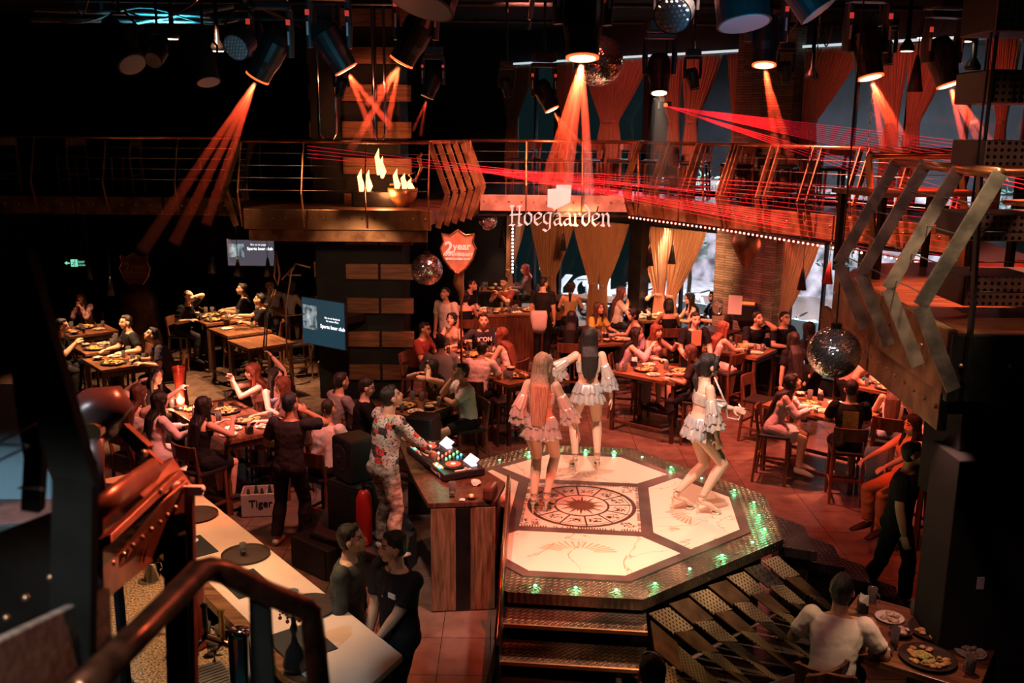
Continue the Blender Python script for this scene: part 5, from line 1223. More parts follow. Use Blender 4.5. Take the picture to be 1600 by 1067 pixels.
G('woman in a black dress with short black hair seen from behind', 1045, 474, 95, hair=('bob', 'black'), top=('tube', BK), bot=('skirt', BK), skin='tan')
G('woman with loose dark hair facing left by the curtain', 1070, 462, 190, hair=('mid', 'black'), top=('tank', (.35, .22, .18)), skin='fair')
G('man in black with a bowl haircut facing left by the window', 1098, 462, 188, **m_, top=('tee', BK), bot=('pants', BK), dxy=(.22, .05))
wt_ = G('waiter in a black shirt with a tan front panel standing and smiling', 1087, 497, -80, sit=False, **m_, top=('tee', BK), bot=('pants', BK), skin='fair', hr=(.2, .32, 1.0), hl=(-.2, .32, 1.0), vox=.009)
bm = B(); box(bm, tuple(wt_['P']+wt_['T']*.36*wt_['s']+Vector((0, .125, 0))), (.17, .02, .26)); obj('front_panel', bm, cloth((.50, .28, .16)), wt_['root'], bev=.008)
# right hall
G('dark-haired woman in an off-shoulder lilac top sharing the dancers-side table', 1007, 522, -12, hair=('mid', 'black'), top=('offshoulder', (.55, .42, .48)), bot=('pants', (.28, .26, .34)), skin='fair', lean=16, head=(-12, 0), hr=(.02, .40, 1.20), vox=.009)
G('red-haired woman with a fringe and pale pink top resting her hand high', 1026, 515, -58, hair=('long_fringe', 'auburn'), top=('tank', (.75, .55, .55)), bot=('skirt', (.6, .42, .42)), skin='fair', lean=10, hl=(-.25, .30, 1.18), vox=.009, head=(-5, 12))
G('person in dark clothes with curly hair behind the profile dancer', 1078, 548, 165, hair=('mid', 'brown'), top=('tee', (.03, .02, .02)), skin='tan', lean=14)
G('red-haired woman in a white top leaning on the long right table', 1138, 508, 25, hair=('long', 'auburn'), top=('tank', (.80, .70, .68)), bot=('skirt', (.75, .66, .64)), skin='fair', lean=20, hr=(.1, .55, 1.0), vox=.009)
G('heavy-set man in a black tee propping his head on his hand', 1182, 497, -78, **m_, top=('tee', BK), skin='tan', hl=(-.13, .16, 1.36), el=(-.6, .5, -1), hr=(.1, .42, 1.0), head=(-20, 10), headroll=10, lean=16)
G('man with glasses and a necklace in a black tee with a white print', 1214, 495, -70, **m_, glasses=True, top=('tee', BK), skin='tan', head=(-15, 8), lean=10, dxy=(.14, -.02))
G('woman in black with long black hair leaning left of the big mirror ball', 1240, 528, 100, hair=('long_waist', 'black'), top=('tee', BK), bot=('skirt', BK), skin='fair', lean=14, sit=False, hr=(.36, .20, .95))
G('woman with long dark hair behind the leaning woman in black', 1264, 512, 110, hair=('long_waist', 'black'), top=('tee', BK), bot=('pants', BK), sit=False, lean=18)
G('woman with a red-lit face above the big mirror ball', 1330, 512, -110, hair=('long', 'black'), top=('tee', (.3, .1, .08)), skin='fair')
G('guest in an orange-lit striped shirt bending down right of the mirror ball', 1374, 545, -35, sit=False, **m_, top=('long', (.62, .34, .26)), bot=('pants', BK), lean=42, hr=(.2, .35, .9), hl=(-.1, .40, .9))
ph_ = G('fringed woman in a pale off-shoulder top and bare legs reading her phone', 1246, 592, -22, hair=('long_fringe', 'black'), top=('offshoulder', (.62, .50, .54)), bot=('shorts', (.5, .42, .46)), skin='fair', lean=18, head=(-28, 0), hr=(.05, .44, 1.06), hl=(-.07, .44, 1.06), vox=.008, shoes=(.6, .55, .5))
tt = G('short-haired man in a black tee with a gold back print', 1342, 600, 78, sex='m', hair=('short', 'black'), top=('tee', BK), bot=('shorts', BK), skin='tan', lean=6, vox=.008, shoes=(.8, .78, .75))
bm = B(); box(bm, tuple(tt['P']+tt['T']*.28*tt['s']+Vector((0, -.135, 0))), (.19, .008, .26), 0, -.1); obj('back_print', bm, mat('gold_print', (.30, .17, .05), .6, col2=(.60, .38, .12), vs=40), tt['root'])
G('woman in a white sleeveless top with glossy brown hair seen from behind', 1366, 590, 62, hair=('long_waist', 'brown'), top=('tank', (.82, .72, .68)), bot=('shorts', (.25, .28, .36)), skin='fair', lean=12, vox=.009)
G('woman in white with arms raised beside the red-lit table', 1440, 602, 190, hair=('long', 'black'), top=('tank', (.80, .68, .62)), bot=('skirt', (.6, .3, .25)), skin='fair', hr=(.1, .30, 1.46), hl=(-.15, .35, 1.30), er=(1, .4, -.8), lean=8)
G('guest in glossy orange cloth slouching at the far right', 1462, 668, 200, hair=('mid', 'black'), top=('tank', (.62, .26, .14)), bot=('pants', (.5, .22, .12)), skin='fair', lean=-6)
G('man in a black polo walking past the tall cabinet and looking down', 1428, 706, -40, sit=False, h=1.74, **m_, top=('polo', (.014, .014, .016)), bot=('pants', (.014, .014, .016)), skin='tan', head=(-14, 24), hr=(.25, .16, .80), hl=(-.24, .02, .82), fr=(.12, -.26, .10), fl=(-.08, .12, .085), vox=.008)
G('man in a white shirt eating with his back turned at the dark near table', 1324, 908, 62, **m_, top=('tee', (.84, .70, .66)), bot=('pants', BK), skin='dark', lean=20, head=(-18, 0), hr=(.22, .42, 1.05), hl=(-.2, .40, 1.02), vox=.008)
G('dark-haired head of a guest rising at the bottom edge near the plates', 1018, 1046, 100, hair=('short', 'black'), sex='m', top=('tee', BK), skin='dark')
# staff talking by the counter
G('young staff man in dark camouflage shirt smiling and looking down', 550, 838, -8, sit=False, h=1.70, **m_, top=('long', (.035, .038, .032), .17, mat('camo_cloth', (.018, .02, .018), .85, col2=(.06, .062, .05), vs=9)), bot=('pants', BK), skin='tan', head=(-14, 4), vox=.007, lean=4)
st_ = G('tattooed staff man in a black V-neck polo with clasped hands', 614, 850, 205, sit=False, h=1.74, **m_, top=('polo', (.016, .014, .015)), bot=('pants', BK), skin='tan', head=(-4, -8), hr=(.05, .24, .86), hl=(-.06, .26, .84), vox=.007, lean=2, twist=25)
bm = B(); box(bm, tuple(st_['P']+st_['T']*.34*st_['s']+st_['tw'] @ Vector((-.08, .132, 0))), (.07, .012, .035), math.radians(25)); obj('chest_badge', bm, 'white_print', st_['root'])
bm = B(); tube(bm, [st_['hd'](-.05, .02, -.14), st_['P']+st_['T']*.34*st_['s']+st_['tw'] @ Vector((0, .145, 0)), st_['hd'](.05, .02, -.14)], .003, 5); ball(bm, st_['P']+st_['T']*.33*st_['s']+st_['tw'] @ Vector((0, .15, -.01)), .012, 8); obj('necklace', bm, 'copper_pipe', st_['root'])
# ------------------------------------------------------------------ the disc jockey
def djm():
    m = bpy.data.materials.new('printed_jacket'); m.use_nodes = True; nt = m.node_tree; b = nt.nodes['Principled BSDF']; b.inputs['Roughness'].default_value = .75
    tc = nt.nodes.new('ShaderNodeTexCoord'); sp_ = nt.nodes.new('ShaderNodeSeparateXYZ'); nt.links.new(tc.outputs['Object'], sp_.inputs[0])
    ad = nt.nodes.new('ShaderNodeMath'); nt.links.new(sp_.outputs[0], ad.inputs[0]); nt.links.new(sp_.outputs[1], ad.inputs[1])
    cb = nt.nodes.new('ShaderNodeCombineXYZ'); nt.links.new(ad.outputs[0], cb.inputs[0]); nt.links.new(sp_.outputs[2], cb.inputs[1])
    mp = nt.nodes.new('ShaderNodeMapping'); mp.inputs['Rotation'].default_value = (0, 0, .12); mp.inputs['Scale'].default_value = (1, 1.9, 1); nt.links.new(cb.outputs[0], mp.inputs[0])
    v = nt.nodes.new('ShaderNodeTexVoronoi'); v.distance = 'CHEBYCHEV'; v.inputs['Scale'].default_value = 8.5; v.inputs['Randomness'].default_value = .85; nt.links.new(mp.outputs[0], v.inputs['Vector'])
    s2 = nt.nodes.new('ShaderNodeSeparateColor'); nt.links.new(v.outputs['Color'], s2.inputs[0])
    r = nt.nodes.new('ShaderNodeValToRGB'); r.color_ramp.interpolation = 'CONSTANT'; e = r.color_ramp.elements; e[0].color = (.72, .50, .44, 1); e[1].position = .9; e[1].color = (.62, .06, .04, 1)
    for p_, c_ in ((.25, (.62, .62, .52, 1)), (.45, (.045, .04, .04, 1)), (.62, (.66, .44, .40, 1)), (.75, (.34, .46, .32, 1)), (.84, (.75, .7, .62, 1))): q = e.new(p_); q.color = c_
    nt.links.new(s2.outputs[0], r.inputs[0])
    n = nt.nodes.new('ShaderNodeTexNoise'); n.inputs['Scale'].default_value = 34; n.inputs['Detail'].default_value = 2; nt.links.new(mp.outputs[0], n.inputs['Vector'])
    r2 = nt.nodes.new('ShaderNodeValToRGB'); r2.color_ramp.interpolation = 'CONSTANT'; r2.color_ramp.elements[0].color = (.08, .07, .07, 1); r2.color_ramp.elements[1].position = .42; r2.color_ramp.elements[1].color = (1, 1, 1, 1)
    nt.links.new(n.outputs[0], r2.inputs[0]); mx = nt.nodes.new('ShaderNodeMix'); mx.data_type = 'RGBA'; mx.blend_type = 'MULTIPLY'; mx.inputs[0].default_value = .9
    nt.links.new(r.outputs[0], mx.inputs[6]); nt.links.new(r2.outputs[0], mx.inputs[7]); nt.links.new(mx.outputs[2], b.inputs['Base Color']); MATS['printed_jacket'] = m; return m
mat('camo_trousers', (.10, .07, .05), .85, col2=(.46, .38, .30), vs=14, stretch=(1, 1, 1.8))
G('disc jockey in a colourful printed jacket and pale camouflage trousers working the controller', 612, 617, 38, sit=False, h=1.76, z0=.38, sex='m', hair=('short', 'black'), skin='tan', lean=8, head=(-24, -14),
  top=('long', (.5, .5, .5), .17, djm()), bot=('pants', 'camo_trousers'), hr=(.16, .52, .96), hl=(-.02, .52, .96), er=(1, -.3, -.5), el=(-1, -.2, -.5), shoes=(.75, .72, .66), vox=.007, fr=(.15, -.02, .085), fl=(-.15, .04, .085))
light('dj_light', 'SPOT', (-2.6, 7.4, 4.6), (1, .62, .5), 85, (-1.45, 9.6, 1.5), .08, 26, .6)
light('staff_light', 'SPOT', (-.6, 5.0, 4.4), (1, .55, .40), 20, (-1.0, 6.8, 1.5), .08, 34, .7)
light('right_front_light', 'SPOT', (1.6, 4.6, 5.0), (1, .42, .34), 32, (2.6, 6.3, 1.2), .08, 40, .7)

# ------------------------------------------------------------------ the three dancers
mat('shimmer_cloth', (.80, .72, .62), .24, .45, col2=(.55, .60, .64), vs=6)
mat('clear_heel', (.75, .62, .5), .15, .3)
def ruffle(bm, ctr, axis, r0, r1, h, pleats=18, amp=.02, tiers=1, el=1., n=108):
    """a pleated flaring band hanging along axis"""
    axis = Vector(axis).normalized(); u, v = frame_of(axis, Vector((0, 1, 0)))
    rings = []; K = 7
    for k in range(K):
        f = k/(K-1); R = r0+(r1-r0)*f**.8; c = Vector(ctr)+axis*h*f; ring = []
        for j in range(n):
            a = 2*PI*j/n; w_ = R+amp*f*math.sin(pleats*a+.6*math.sin(3*a)); ring.append(bm.verts.new(c+u*w_*math.cos(a)+v*w_*el*math.sin(a)+axis*(.012*f*math.sin(pleats*a*.5))))
        rings.append(ring)
    for a, b in zip(rings, rings[1:]):
        for j in range(n): bm.faces.new((a[j], a[(j+1) % n], b[(j+1) % n], b[j]))
def dancer(label, px, py, face, **k):
    hh = k.pop('hair'); heel = .11
    k['z0'] = ST+.003; sl = k.pop('sleeves', (1, -1))
    d = W(px, py, ST); pos = (d.x, d.y)
    for q, g in (('fr', 1), ('fl', -1)):
        v = k.get(q, (g*.07, 0, .085)); k[q] = (v[0], v[1], v[2]+heel*.9)
    k['heel'] = .085
    r = person(label, pos, face, sex='f', hair=hh, top=('tube', (.7, .7, .7), .25, MATS['shimmer_cloth']), bot=('briefs', (.75, .68, .58)), shoes=None, vox=.0062, skin='fair', **k)
    root, P, T, s = r['root'], r['P'], r['T'], r['s']
    bm = B(); up = Vector((0, 0, -1))
    ruffle(bm, P+T*.13*s, (0, -.05, -1), .125, .175, .11, 16, .009, el=.84); ruffle(bm, P+T*.10*s, (0, -.05, -1), .130, .205, .19, 17, .012, el=.84)
    o = obj('ruffled_skirt', bm, 'shimmer_cloth', root, smooth=True, fix=False)
    sd = o.modifiers.new('t', 'SOLIDIFY'); sd.thickness = .004
    for g in sl:
        a, b, c = r['S'][g], r['E'][g], r['H'][g]; ax = (b-a).normalized(); bm = B()
        dn = Vector((0, 0, -1)); n1 = (c-b).normalized()
        ruffle(bm, a+(b-a)*.38, ax, .046, .072, .16, 9, .005); ruffle(bm, a+(b-a)*.88, (ax*.6+n1*.4+dn*.3).normalized(), .068, .088, .10, 10, .007); ruffle(bm, b+(c-b)*.10, (n1*.7+dn*.4).normalized(), .066, .108, .10, 11, .010)
        o = obj('ruffled_sleeve', bm, 'shimmer_cloth', root, smooth=True, fix=False); sd = o.modifiers.new('t', 'SOLIDIFY'); sd.thickness = .004
    for g in (1, -1):         # high-heeled platform sandals
        f = r['F'][g]; fd = Vector((g*.12, 1, 0)).normalized(); bm = B(); z_ = f.z
        tube(bm, [f+Vector((0, -.055, -.066)), f+fd*.03+Vector((0, 0, -.078)), f+fd*.085+Vector((0, 0, -.112)), f+fd*.14+Vector((0, 0, -.148)), f+fd*.195+Vector((0, 0, -.150))], [(.026, .008), (.026, .007), (.034, .009), (.040, .012), (.022, .009)], 12)
        tube(bm, [Vector((f.x, f.y-.045, z_-.062)), Vector((f.x, f.y-.040, .0))], [.015, .006], 8)
        lathe(bm, [(.034, 0), (.040, .012), (.038, .026)], 14, (f.x+fd.x*.14, f.y+.14, 0))
        for q in (-.0, .03): tube(bm, [f+Vector((-.04, .0, -.01+q)), f+Vector((0, .045, -.005+q)), f+Vector((.04, 0, -.01+q)), f+Vector((0, -.045, -.005+q))], .004, 6, closed=True)
        tube(bm, [f+fd*.12+Vector((-.040, 0, -.135)), f+fd*.12+Vector((0, 0, -.098)), f+fd*.12+Vector((.040, 0, -.135))], .007, 6)
        obj('high_heel', bm, 'clear_heel', root, smooth=False)
    return r
dancer('blonde dancer with waist-long straight hair seen from behind on the stage', 843, 800, 74, h=1.62, hair=('long_waist', 'blond'), lean=2, hr=(.34, .12, .84), er=(.5, -1, .0), hl=(-.20, .02, .86), el=(-.4, -1, 0), nr=(-.2, .2, -1), fr=(.06, .05, .085), fl=(-.05, -.03, .085), curl=.35, head=(0, -14))
dancer('dark-haired dancer with a bare back facing away at the far side of the stage', 915, 735, 92, h=1.64, hair=('mid', 'black'), lean=0, hr=(.27, .02, .80), hl=(-.26, .20, 1.06), el=(-1, -.5, -.1), fr=(.13, .02, .085), fl=(-.12, .0, .085), curl=.3, head=(-6, -10))
d3 = dancer('black-haired dancer in profile with one knee bent and a hand held forward', 1084, 800, 8, h=1.63, hair=('pony_fringe', 'black'), lean=6, hl=(-.10, .38, 1.04), el=(-.5, -.4, -1), hr=(.22, .12, .84), er=(1, -.5, -.2), fr=(.06, .06, .085), fl=(-.06, -.16, .10), kl=(-.1, 1, .4), curl=.5, head=(-4, 4))
bm = B(); tube(bm, [d3['H'][-1]+Vector((.03, .05, .05)), d3['H'][-1]+Vector((.02, .10, -.02)), d3['H'][-1]+Vector((0, .07, -.12)), d3['H'][-1]+Vector((-.02, -.04, -.10)), d3['H'][-1]+Vector((0, -.08, .06)), d3['hd'](.05, .03, -.12)], .009, 8); obj('looped_cord', bm, 'white_print', d3['root'], smooth=True)
bm = B()
for g in (1, -1): ball(bm, d3['hd'](g*.085, .0, -.05), (.012, .012, .018), 8)
obj('earrings', bm, 'chrome', d3['root'], smooth=True)
# spare chairs
for i, (px, py, fc, lab) in enumerate(((1185, 690, -40, 'empty dark bar chair beside the profile dancer'), (1130, 640, 130, 'empty red-brown bar chair behind the profile dancer'), (1400, 700, 110, 'empty bar chair behind the man with the gold back print'), (1160, 600, 150, 'empty bar chair with its back to the long right table'),
     (465, 590, 210, 'empty low dark chair under the blank table near the pillar'), (375, 575, 40, 'empty dark chair with a pale seat on the near side of the left row'), (340, 555, 40, 'empty dark chair beside the left row of tables'), (130, 625, 60, 'empty dark chair by the near left table corner'), (860, 560, 120, 'empty dark bar chair behind the standing dark-haired dancer'),
     (790, 690, 200, 'empty brown bar chair close behind the blonde dancer'), (1250, 1040, 120, 'dark chair at the bottom edge behind the man in the white shirt'))):
    q = W(px, py, .0) if i < 10 else W(px, py, .9); chair(lab, (q.x, q.y), fc)
# bar chairs standing along the mezzanine, in front of the upper windows
k = 0
for i in range(9):
    for j in (0, 1):
        x = .1+.62*i; y = 18.2-.0*i if x < 2.4 else 18.2-(x-2.4)*1.05
        c = dup(CH, (x+.12*j, y+.55*j, 3.36), 1.2+.35*((i*7+j*3) % 5), 'dark bar chair standing on the mezzanine before the upper windows', 'bar chairs on the mezzanine')
for i in range(5):
    c = dup(CH, (-9.4+1.1*i, 18.1+.2*(i % 2), 3.36), .4+.5*i, 'dark bar chair standing on the far left mezzanine', 'bar chairs on the left mezzanine')
finalize()
# ------------------------------------------------------------------ ceiling rig and lamps
rg = random.Random(5)
truss = thing('lighting_truss', 'black pipe lighting grid hanging under the dark ceiling', 'truss')
for (a, b) in (((-6.5, 8.6, 5.95), (6.5, 8.6, 5.95)), ((-6.5, 10.4, 6.1), (6.5, 10.4, 6.1)), ((-6, 13.4, 6.2), (6, 13.4, 6.2)), ((-3.2, 6, 6.05), (-3.2, 15, 6.05)), ((3.4, 6, 6.05), (3.4, 15, 6.05)), ((.2, 6, 6.05), (.2, 15, 6.05)), ((-6, 16.0, 6.25), (6.5, 16.0, 6.25))):
    bm = B(); cyl(bm, a, b, .03, n=8); obj('pipe', bm, 'black_metal', truss)
bm = B()
for x in (-5.5, -3.2, 0.2, 3.4, 5.5):
    for y in (8.6, 10.4, 13.4): cyl(bm, (x, y, 6.0), (x, y, 6.7), .02, n=6)
obj('hanger', bm, 'black_metal', truss)
cl = thing('hanging_cables', 'tangled red-lit cables drooping between the ceiling pipes', 'cables')
for i in range(34):
    x = rg.uniform(-.6, 2.2) if i < 22 else rg.uniform(-5, 6); y = rg.uniform(7.6, 9.5) if i < 22 else rg.uniform(8.6, 14); bm = B(); L = rg.uniform(.5, 1.3); an = rg.uniform(0, PI)
    dx, dy = math.cos(an)*L, math.sin(an)*L*.6; sg = rg.uniform(.10, .35); zt = 6.05
    tube(bm, [(x+dx*t, y+dy*t, zt-sg*4*t*(1-t)) for t in [j/8 for j in range(9)]], .011, 6); obj('cable', bm, mat('cable_dark', (.09, .035, .03), .4), cl, smooth=True)
light('cable_red_light', 'POINT', (.6, 7.6, 5.75), (1, .12, .08), 7, size=.1)
for k_, (a, b) in enumerate((((-6.4, 13.3, 5.93), (-3.9, 13.3, 5.93)), ((-6.3, 13.2, 6.05), (-4.0, 13.2, 5.99)), ((-5.0, 13.25, 5.90), (-3.7, 13.25, 6.12)))):
    bm = B(); cyl(bm, a, b, .028, n=8); o = obj('pipe', bm, 'steel', truss)
bm = B(); tube(bm, [(-6.2+2.6*t, 13.1, 5.98-.10*math.sin(t*9)) for t in [j/14 for j in range(15)]], .014, 6); obj('cable', bm, 'steel', cl, smooth=True)
light('pipe_blue_light', 'SPOT', (-4.9, 12.5, 5.2), (.03, .50, .75), 70, (-4.9, 13.3, 6.0), .05, 90, .8)
light('par_blue_light', 'SPOT', (1.4, 5.2, 4.9), (.05, .5, .9), 30, (1.7, 7.4, 5.7), .05, 40, .6)
light('head_blue_light', 'SPOT', (-1.6, 7.0, 4.6), (.1, .5, .7), 14, (-1.8, 9.4, 5.5), .05, 60, .6)

def moving_head(label, px, py, Y, aim, lens=.10, yaw=0., m='housing', lm='lens_warm', printed=True, hs=1.):
    """lens centre seen at the photo pixel; the head points along aim (a direction)"""
    p = V(px, py, Y); d = Vector(aim).normalized(); t = thing('moving_head_lamp', label, 'stage light', p)
    back = -d; k = lens/.10*hs; u, v = frame_of(d, Vector((0, 0, 1)))
    bm = B(); tube(bm, [back*0, back*.10*k, back*.17*k, back*.34*k, back*.42*k], [lens*1.06, lens*1.10, lens*1.25, lens*1.30, lens*.95], 20); obj('head', bm, m, t, smooth=False, bev=.006)
    bm = B(); tube(bm, [d*.004, d*.016], [lens*1.07, lens*1.07], 24); o = obj('lens_rim', bm, 'lens_rim' if lm == 'lens_warm' else 'housing', t)
    bm = B(); tube(bm, [d*.006, d*.020], [lens*.88, lens*.84], 24); obj('lens', bm, lm, t)
    ctr = back*.26*k; ax = Vector((math.cos(yaw), math.sin(yaw), 0)); ytop = ctr+Vector((0, 0, .36*k))
    for g in (1, -1):
        o_ = ax*g*lens*1.62; bm = B(); tube(bm, [ctr+o_+Vector((0, 0, -.06*k)), ctr+o_*1.04+Vector((0, 0, .12*k)), ctr+o_+Vector((0, 0, .32*k))], [(.028*k, .062*k), (.032*k, .07*k), (.03*k, .05*k)], 10, hint=ax.cross(Vector((0, 0, 1))))
        a_ = obj('arm', bm, ('housing_light' if printed else 'housing') if m == 'housing' else m, t, smooth=False)
        fr = -1 if ax.x > 0 else 1; q = ctr+o_*1.02+Vector((0, -.075*k, .12*k))
        if printed:
            bm = B(); box(bm, q+Vector((0, -.006, .10*k)), (.035*k, .006, .045*k), yaw); obj('red_tag', bm, 'red_tag', a_)
            bm = B(); box(bm, q+Vector((0, -.006, -.03*k)), (.016*k, .006, .11*k), yaw); obj('printed_mark', bm, 'white_print', a_)
    bm = B(); box(bm, ytop+Vector((0, 0, .0)), (lens*3.5, lens*1.5, .06*k), yaw); obj('yoke', bm, m, t, bev=.01)
    bm = B(); box(bm, ytop+Vector((0, 0, .11*k)), (lens*3.0, lens*2.6, .13*k), yaw); obj('base', bm, m, t, bev=.012)
    bm = B(); zt = 6.7-p.z; cyl(bm, ytop+Vector((0, 0, .17*k)), Vector((ytop.x, ytop.y, max(zt, ytop.z+.2*k))), .018, n=8); obj('clamp', bm, 'chrome', t)
    return t, p, d
# haze: where beams cross the smoky air
def hazemat():
    m = bpy.data.materials.new('smoke_haze'); m.use_nodes = True; nt = m.node_tree; nt.nodes.remove(nt.nodes['Principled BSDF'])
    v = nt.nodes.new('ShaderNodeVolumeScatter'); v.inputs['Density'].default_value = 1.1; v.inputs['Color'].default_value = (1, 1, 1, 1); v.inputs['Anisotropy'].default_value = .0
    nt.links.new(v.outputs[0], nt.nodes['Material Output'].inputs['Volume']); MATS['smoke_haze'] = m
hazemat()
NB = 0
def beams(p, d0, ends, Y, spread=.05, col=(1, .065, .02), pw=40, lens=.10, r0=.04, label=''):
    """each shaft: a cone of smoky air from the lens; a narrow spot in the lens lights them all"""
    global NB
    tg = Vector((0, 0, 0)); ps = [V(x, y, Y+dy) for x, y, dy in ends]
    for q in ps: tg += (q-p).normalized()
    tg = tg.normalized(); mxa = 0
    for i, q in enumerate(ps):
        dv = (q-p).normalized(); mxa = max(mxa, math.degrees(tg.angle(dv))); L = (q-p).length
        bm = B(); tube(bm, [p+dv*.04, p+dv*L*.5, q], [r0, r0+spread*L*.5, r0+spread*L], 16)
        o = obj('smoke_haze', bm, 'smoke_haze'); o['label'] = 'faint shaft of lit smoke under the '+' '.join(label.split()[:9]); o['category'] = 'haze'; o['kind'] = 'stuff'
    light('beam_light', 'SPOT', p+tg*.03, col, pw, p+tg*3, .015, (mxa+math.degrees(math.atan(spread))+3)*2, .15)
ML = [ # label, px, py, Y, aim, lens, ends, power
 ('moving head lamp above the left dark tables', 403, 120, 9.0, (-.45, .1, -.75), .105, [(222, 392, .2), (272, 380, 0), (322, 350, .2)], 46),
 ('moving head lamp with white side print over the pillar balcony', 540, 107, 8.6, (.42, .1, -.75), .10, [(612, 200, 0), (585, 215, .3)], 26),
 ('moving head lamp crossing its beam with the neighbouring one', 628, 95, 8.4, (-.42, .1, -.75), .10, [(572, 165, 0), (548, 235, .3), (606, 190, .2)], 34),
 ('large moving head lamp in the middle facing the stage', 910, 88, 6.9, (0, -.15, -.9), .108, [(848, 300, .3), (882, 325, .5), (922, 340, .5), (862, 330, .1)], 110),
 ('moving head lamp beside the brick-lined upper windows', 1194, 100, 9.4, (-.05, -.2, -.9), .105, [(1214, 240, 0), (1238, 255, .3)], 50),
 ('tall moving head lamp with a red tag over the red laser lines', 1360, 119, 8.6, (.15, -.2, -.9), .105, [(1380, 232, 0), (1405, 238, .3), (1418, 225, .1)], 50),
 ('moving head lamp near the hanging perforated loudspeaker', 1482, 131, 8.6, (.25, -.2, -.9), .095, [(1508, 230, 0), (1540, 240, .3), (1556, 232, 0)], 45),
 ('small moving head lamp near the upper curtains', 862, 170, 12.5, (.35, -.1, -.7), .09, [(925, 245, 0), (900, 240, .2)], 24),
 ('small dim moving head lamp hanging right of the chrome pipes', 668, 150, 12.0, (-.3, -.1, -.8), .075, [(645, 205, 0), (657, 212, .2)], 5),
]
for lab, px, py, Y, aim, lens, ends, pw in ML:
    t, p, d = moving_head(lab, px, py, Y, aim, lens, yaw=rg.uniform(-.25, .25), lm='lens_warm' if pw > 10 else 'lens_off', m='housing')
    beams(p+d*.02, d, ends, Y, spread=.024, pw=pw*5.5, lens=lens, r0=lens*.18, label=lab)
t, p, d = moving_head('pale white lamp left of the curtained upper window', 1030, 143, 9.6, (0, -.25, -.9), .085, lm='lens_pale', printed=False)
beams(p+d*.02, d, [(1035, 300, .3)], 9.6, .16, (1, .55, .36), 7, .08, .06, 'pale white lamp')
moving_head('small unlit moving head lamp hung at the far left of the middle curtains', 795, 150, 12.5, (.2, 0, -.9), .055, lm='lens_off', printed=False)
moving_head('unlit moving head lamp behind the pale white lamp', 1085, 138, 11.5, (.2, 0, -.9), .055, lm='lens_off', printed=False)
moving_head('unlit moving head lamp in front of the right upper curtain', 1385, 100, 11.0, (.1, 0, -.9), .06, lm='lens_off', printed=False)
moving_head('unlit moving head lamp above the long hanging chain', 1228, 128, 11.5, (.1, 0, -.9), .055, lm='lens_off', printed=False)
moving_head('small unlit moving head lamp beside the chrome U pipe', 530, 150, 12.5, (-.2, 0, -.9), .055, lm='lens_off', printed=False)
# floor-side moving head, seen close at the left
def par(label, px, py, Y, aim, r=.10, L=.26, face='par_face', m='housing', yaw=0.):
    p = V(px, py, Y); d = Vector(aim).normalized(); t = thing('spotlight', label, 'stage light', p)
    bm = B(); tube(bm, [-d*L, -d*L*.6, d*0, d*.03], [r*.55, r*.98, r, r*1.02], 22); obj('can', bm, m, t, smooth=False)
    bm = B(); tube(bm, [d*.028, d*.034], [r*.93, r*.93], 22); obj('front_glass', bm, 'lens_off', t)
    if face == 'par_face':
        u, v = frame_of(d); bm = B()
        for i in range(7):
            for j in range(7):
                a_, b_ = (i-3+(j % 2)*.5)*r*.26, (j-3)*r*.24
                if math.hypot(a_, b_) < r*.85: ball(bm, d*.034+u*a_+v*b_, r*.09, 6)
        obj('led_lenses', bm, mat('led_lens_dim', (.5, .42, .42), .2, .2), t, smooth=True)
    ax = Vector((math.cos(yaw), math.sin(yaw), 0)); c = -d*L*.45
    bm = B(); tube(bm, [c-ax*r*1.15, c-ax*r*1.2+Vector((0, 0, r*1.3)), c-ax*r*.5+Vector((0, 0, r*2.1)), c+ax*r*.5+Vector((0, 0, r*2.1)), c+ax*r*1.2+Vector((0, 0, r*1.3)), c+ax*r*1.15], .012, 6, hint=ax.cross(Vector((0, 0, 1)))); obj('bracket', bm, 'black_metal', t)
    bm = B(); cyl(bm, c+Vector((0, 0, r*2.1)), (c.x, c.y, 6.7-p.z), .014, n=6); obj('hanger', bm, 'black_metal', t)
    return t
par('dark round spotlight beside the big cylinder under the blue-lit pipe', 241, 92, 10.0, (-.1, -.9, -.6), .09)
par('wide spotlight with a pale pebbled face at the upper left', 371, 72, 8.5, (-.3, -.85, -.5), .12, .22)
par('dark cylinder spotlight with a pale tilted glass', 325, 124, 9.5, (.25, -.35, -.9), .11, .42, face=None)
par('large dark cylinder spotlight tilted at the upper left', 205, 97, 8.6, (.55, -.5, -.75), .12, .5, face=None)
par('blue-lit round spotlight with a pebbled face right of the mirror ball', 1052, 22, 6.9, (-.3, -.8, -.4), .13, .2)
par('big blue-lit cylinder spotlight at the top right', 1162, 30, 6.4, (.1, -.25, -.95), .17, .4, face=None)
par('dark cylinder spotlight hanging at the top right of the blue-lit one', 1275, 12, 6.6, (.5, -.2, -.7), .13, .35, face=None)
par('large dark tilted lamp housing at the top above the crossing beams', 660, 0, 6.2, (-.25, -.25, -.8), .21, .5, face=None)
